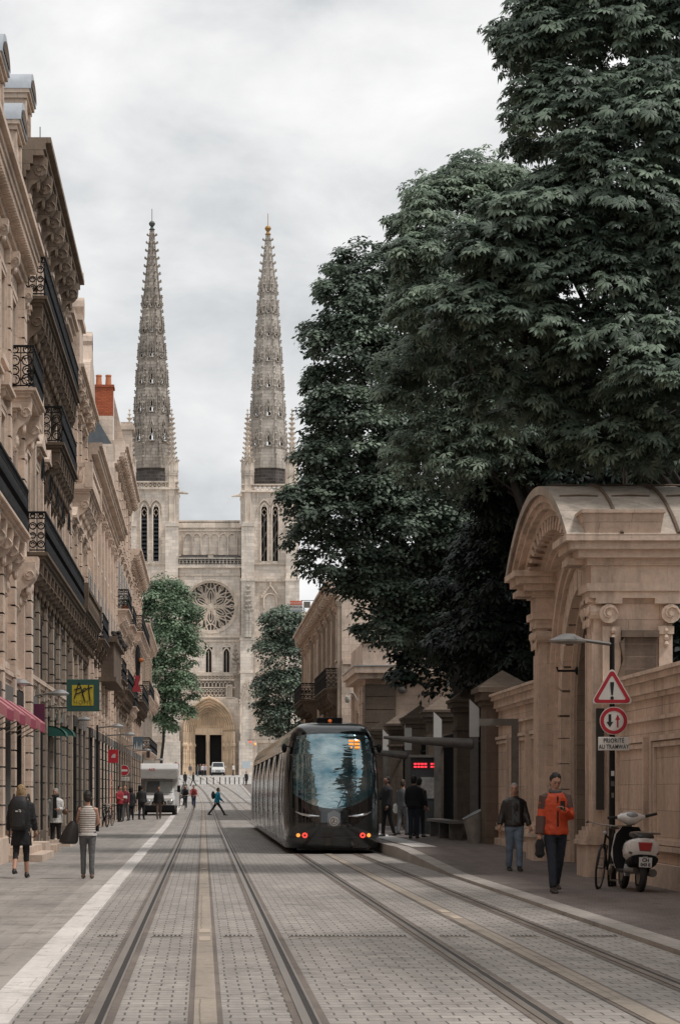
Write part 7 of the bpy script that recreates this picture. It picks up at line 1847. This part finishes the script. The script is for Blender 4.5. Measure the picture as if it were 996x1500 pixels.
# green awning pair
gm=mat('bottle green canvas',(.015,.10,.075),.7,var=.15)
for i,(px,Y) in enumerate(((93,69.5),(104,73.2))):
    X0=XL+.15; t=thing('awning','left half of the small green awning pair' if i==0 else 'right half of the small green awning pair','awning',(X0,Y,3),'small green awnings')
    zt=PZ(1064,Y); X1=PX(99 if i==0 else 110,Y)
    rg=[]
    for k in range(7):
        a=PI/2*k/6; rg.append((X0+(X1-X0)*math.sin(a),zt-.30*(1-math.cos(a))))
    A=rg; B_=[(x-.02,z-.03) for x,z in rg]; MB().band(A,B_,'y',Y-.7,Y+.7).build('cloth',gm,t); MB().prism(rg+[(X0,zt-.30)],'y',Y-.7,Y-.69).build('side_cheek',gm,t)
# red shop sign with its white dome emblem
Y=112; X0,X1,Z0,Z1=PX(154,Y),PX(173.5,Y),PZ(1117.5,Y),PZ(1098,Y); rs=thing('shop_sign','red projecting shop sign with white quarter-dome emblem','shop sign',(X0,Y,Z0)); rdm=mat('bright red panel',(.50,.02,.035),.5,var=.05)
MB().box(X0,X1,Y,Y+.1,Z0,Z1).build('box',rdm,rs); q=MB(); w_=X1-X0
for r0,r1 in ((.02,.075),(.09,.135),(.15,.19)): q.band(arc(X1-w_*.20,Z0+(Z1-Z0)*.38,r0,90,180,8),arc(X1-w_*.20,Z0+(Z1-Z0)*.38,r1,90,180,8),'y',Y-.006,Y-.001)
q.build('emblem',wt,rs); MB().tube([(XL,Y+.05,Z1-.08),(X0,Y+.05,Z1-.08)],.02,5).build('bracket',W['iron'],rs)
tt=thing('dark_totem','slim black totem post beside the red banner','totem',(PX(155.5,113),113,0)); X=PX(155.5,113)
MB().box(X-.085,X+.085,113,113.12,.05,PZ(1133,113)).build('panel',W['iron'],tt); MB().tube([(X+.03,113.1,PZ(1133,113)),(X+.03,113.1,PZ(1106,113))],.03,6).build('post',W['iron'],tt)
Y=116; bn_=thing('red_banner','tall red banner with a pale curve by the shop front','banner',(PX(161,Y),Y,.3)); MB().box(PX(158.5,Y),PX(164.5,Y),Y,Y+.05,.3,PZ(1134,Y)).build('cloth',mat('orange red cloth',(.60,.08,.03),.7),bn_); MB().band(arc(PX(164.3,Y),PZ(1147,Y),.10,90,270,8),arc(PX(164.3,Y),PZ(1147,Y),.16,90,270,8),'y',Y-.006,Y-.001).build('emblem',wt,bn_)
# no entry sign and plate
Y=129.5; X=PX(182,Y); Z=PZ(1128.5,Y); ne=thing('no_entry_sign','red no entry disc with a white plate near the camper van','road sign',(X,Y,0))
MB().tube([(X,Y+.04,.1),(X,Y+.04,Z+.25)],.03,8).build('post',W['post'],ne); MB().prism(arc(X,Z,.30,0,360,28)[:-1],'y',Y-.01,Y+.01).build('white_rim',wt,ne); MB().prism(arc(X,Z,.275,0,360,28)[:-1],'y',Y-.016,Y-.0105).build('disc',rd,ne); MB().box(X-.2,X+.2,Y-.022,Y-.017,Z-.055,Z+.055).build('bar',wt,ne)
MB().box(X-.30,X+.30,Y-.01,Y+.01,Z-.55,Z-.36).build('plate',wt,ne); face_cam(text_mb('SAUF',.13,.002),(X-.1,Y-.014,Z-.455)).build('lettering',bk_,ne); MB().tube([(X+.13,Y-.014,Z-.47),(X+.17,Y-.014,Z-.43),(X+.22,Y-.014,Z-.47)],.012,4).build('bicycle_symbol',bk_,ne)
Y=184; X=PX(258,Y); g=GZ(Y); fs=thing('sign_post','far post with a red disc, a blue square and a white disc','road sign',(X,Y,g)); MB().tube([(X,Y+.04,g),(X,Y+.04,PZ(1116,Y))],.04,6).build('post',W['iron'],fs)
MB().prism(arc(X,PZ(1122.5,Y),.28,0,360,20)[:-1],'y',Y-.02,Y).build('red_disc',rd,fs); MB().box(X-.2,X+.2,Y-.026,Y-.021,PZ(1122.5,Y)-.05,PZ(1122.5,Y)+.05).build('white_bar',wt,fs); MB().box(X-.26,X+.26,Y-.02,Y,PZ(1132,Y),PZ(1127,Y)).build('blue_square',mat('blue panel',(.03,.06,.16),.5),fs); MB().prism(arc(X-.05,PZ(1137,Y),.27,0,360,20)[:-1],'y',Y-.02,Y).build('white_disc',wt,fs)
# blue-grey picture sign, white sign, further boards
Y=130; ps=thing('picture_sign','small square sign with a grey-blue cityscape','shop sign',(PX(203,Y),Y,PZ(1098,Y))); MB().box(PX(195,Y),PX(210,Y),Y,Y+.08,PZ(1098,Y),PZ(1079,Y)).build('box',mat('slate blue board',(.10,.14,.17),.5),ps)
q=MB(); 
for k,h_ in enumerate((.3,.48,.22,.4)): q.prism([(PX(196.5+k*3.2,Y),PZ(1097.5,Y)),(PX(199.2+k*3.2,Y),PZ(1097.5,Y)),(PX(197.8+k*3.2,Y),PZ(1097.5,Y)+h_)],'y',Y-.006,Y-.001)
q.build('picture',whitec,ps)
Y=139; tag(MB().box(PX(206,Y),PX(224,Y),Y+9,Y+9.08,PZ(1117,Y),PZ(1111,Y)).build('white_board',W['frame']),'pale board sticking out over the camper van roof','shop sign')
Y=160; tag(MB().box(PX(215,Y),PX(220,Y),Y,Y+.08,PZ(1110,Y),PZ(1095,Y)).build('brown_board',mat('dark brown board',(.06,.03,.03),.6)),'narrow dark board hanging above the far shop fronts','shop sign')
# flags on the balcony
Y=133; fl=thing('flag','dark red flag drooping from a slanted pole at a balcony','flag',(XL+.6,Y,8)); MB().tube([(XL+.55,Y,7.5),(XL+1.05,Y-.2,8.6)],.02,5).build('pole',W['iron'],fl)
q=MB(); rg=[[Vector((XL+.75+.10*math.sin(z*5+x*9)+x*.32,Y-.1+.1*x,8.0-z*.9)) for x in (0,.25,.5,.75,1)] for z in (0,.25,.5,.75,1)]
q.loft(rg,False,False); q.build('cloth',redc,fl,True)
Y=141; fl=thing('flag','black and orange cloth hanging upright on the far facade','flag',(XL+.4,Y,8)); q=MB(); q.loft([[Vector((XL+.75+w_*math.cos(2*PI*j/8),Y+.08*math.sin(2*PI*j/8),z)) for j in range(8)] for z,w_ in ((10.2,.05),(9.9,.14),(9.2,.16),(8.4,.12),(8.1,.05))]); q.build('cloth',black,fl,True); q=MB(); q.ell((XL+.95,Y-.12,9.3),.14,.1,.14); q.build('orange_patch',mat('orange cloth',(.45,.14,.04),.7),fl,True)
# row of bollards and the white band on the square
for i,px in enumerate((294,303.5,313,322.5,330.5,336.5,344,350.5,357)):
    Y=300; X=PX(px,Y); g=GZ(Y); tag(MB().lathe([(.06,0),(.06,.75),(.075,.78),(.06,.86),(.02,.9)],(X,Y,g),8).build('bollard',W['iron']),'slim black bollard at the edge of the square','bollard','row of bollards on the square')
q=MB(); q.box(PX(262,312),PX(365,312),312,312.4,GZ(312)-.1,GZ(312)+.28); tag(q.build('stone_step',W['white']),kind='structure')
tag(MB().box(PX(355,352),PX(367,352),352,352.1,PZ(1125,352),PZ(1115,352)).build('notice_board',mat('pale blue board',(.5,.56,.6),.5)),'pale notice board right of the cathedral portal','notice board')
# tall mast with traffic signals
Y=230; X=PX(372.5,Y); ms=thing('signal_mast','tall slim stone-coloured mast with small lit signals in front of the cathedral','mast',(X,Y,GZ(Y)))
MB().box(X-.11,X+.11,Y-.1,Y+.1,GZ(Y),PZ(946,Y)).build('mast',W['stone2'],ms); MB().box(X-.2,X+.2,Y-.15,Y+.15,PZ(950,Y),PZ(944,Y)).build('cap',W['trimdark'],ms)
for px,py in ((366.5,1087),(374,1090)): MB().ell((PX(px,Y),Y-.3,PZ(py,Y)),.11,.1,.11).build('signal_light',redl if px<370 else amber,ms,True)
MB().tube([(PX(362,Y),Y-.15,PZ(1084,Y)),(X,Y-.15,PZ(1084,Y))],.03,5).build('signal_arm',W['iron'],ms)
# manhole and scattered litter on the pavement
tag(MB().lathe([(.30,.0),(.30,.012),(.0,.014)],(-3.0,24,.007),20).build('manhole_cover',W['post']),kind='structure')
# end
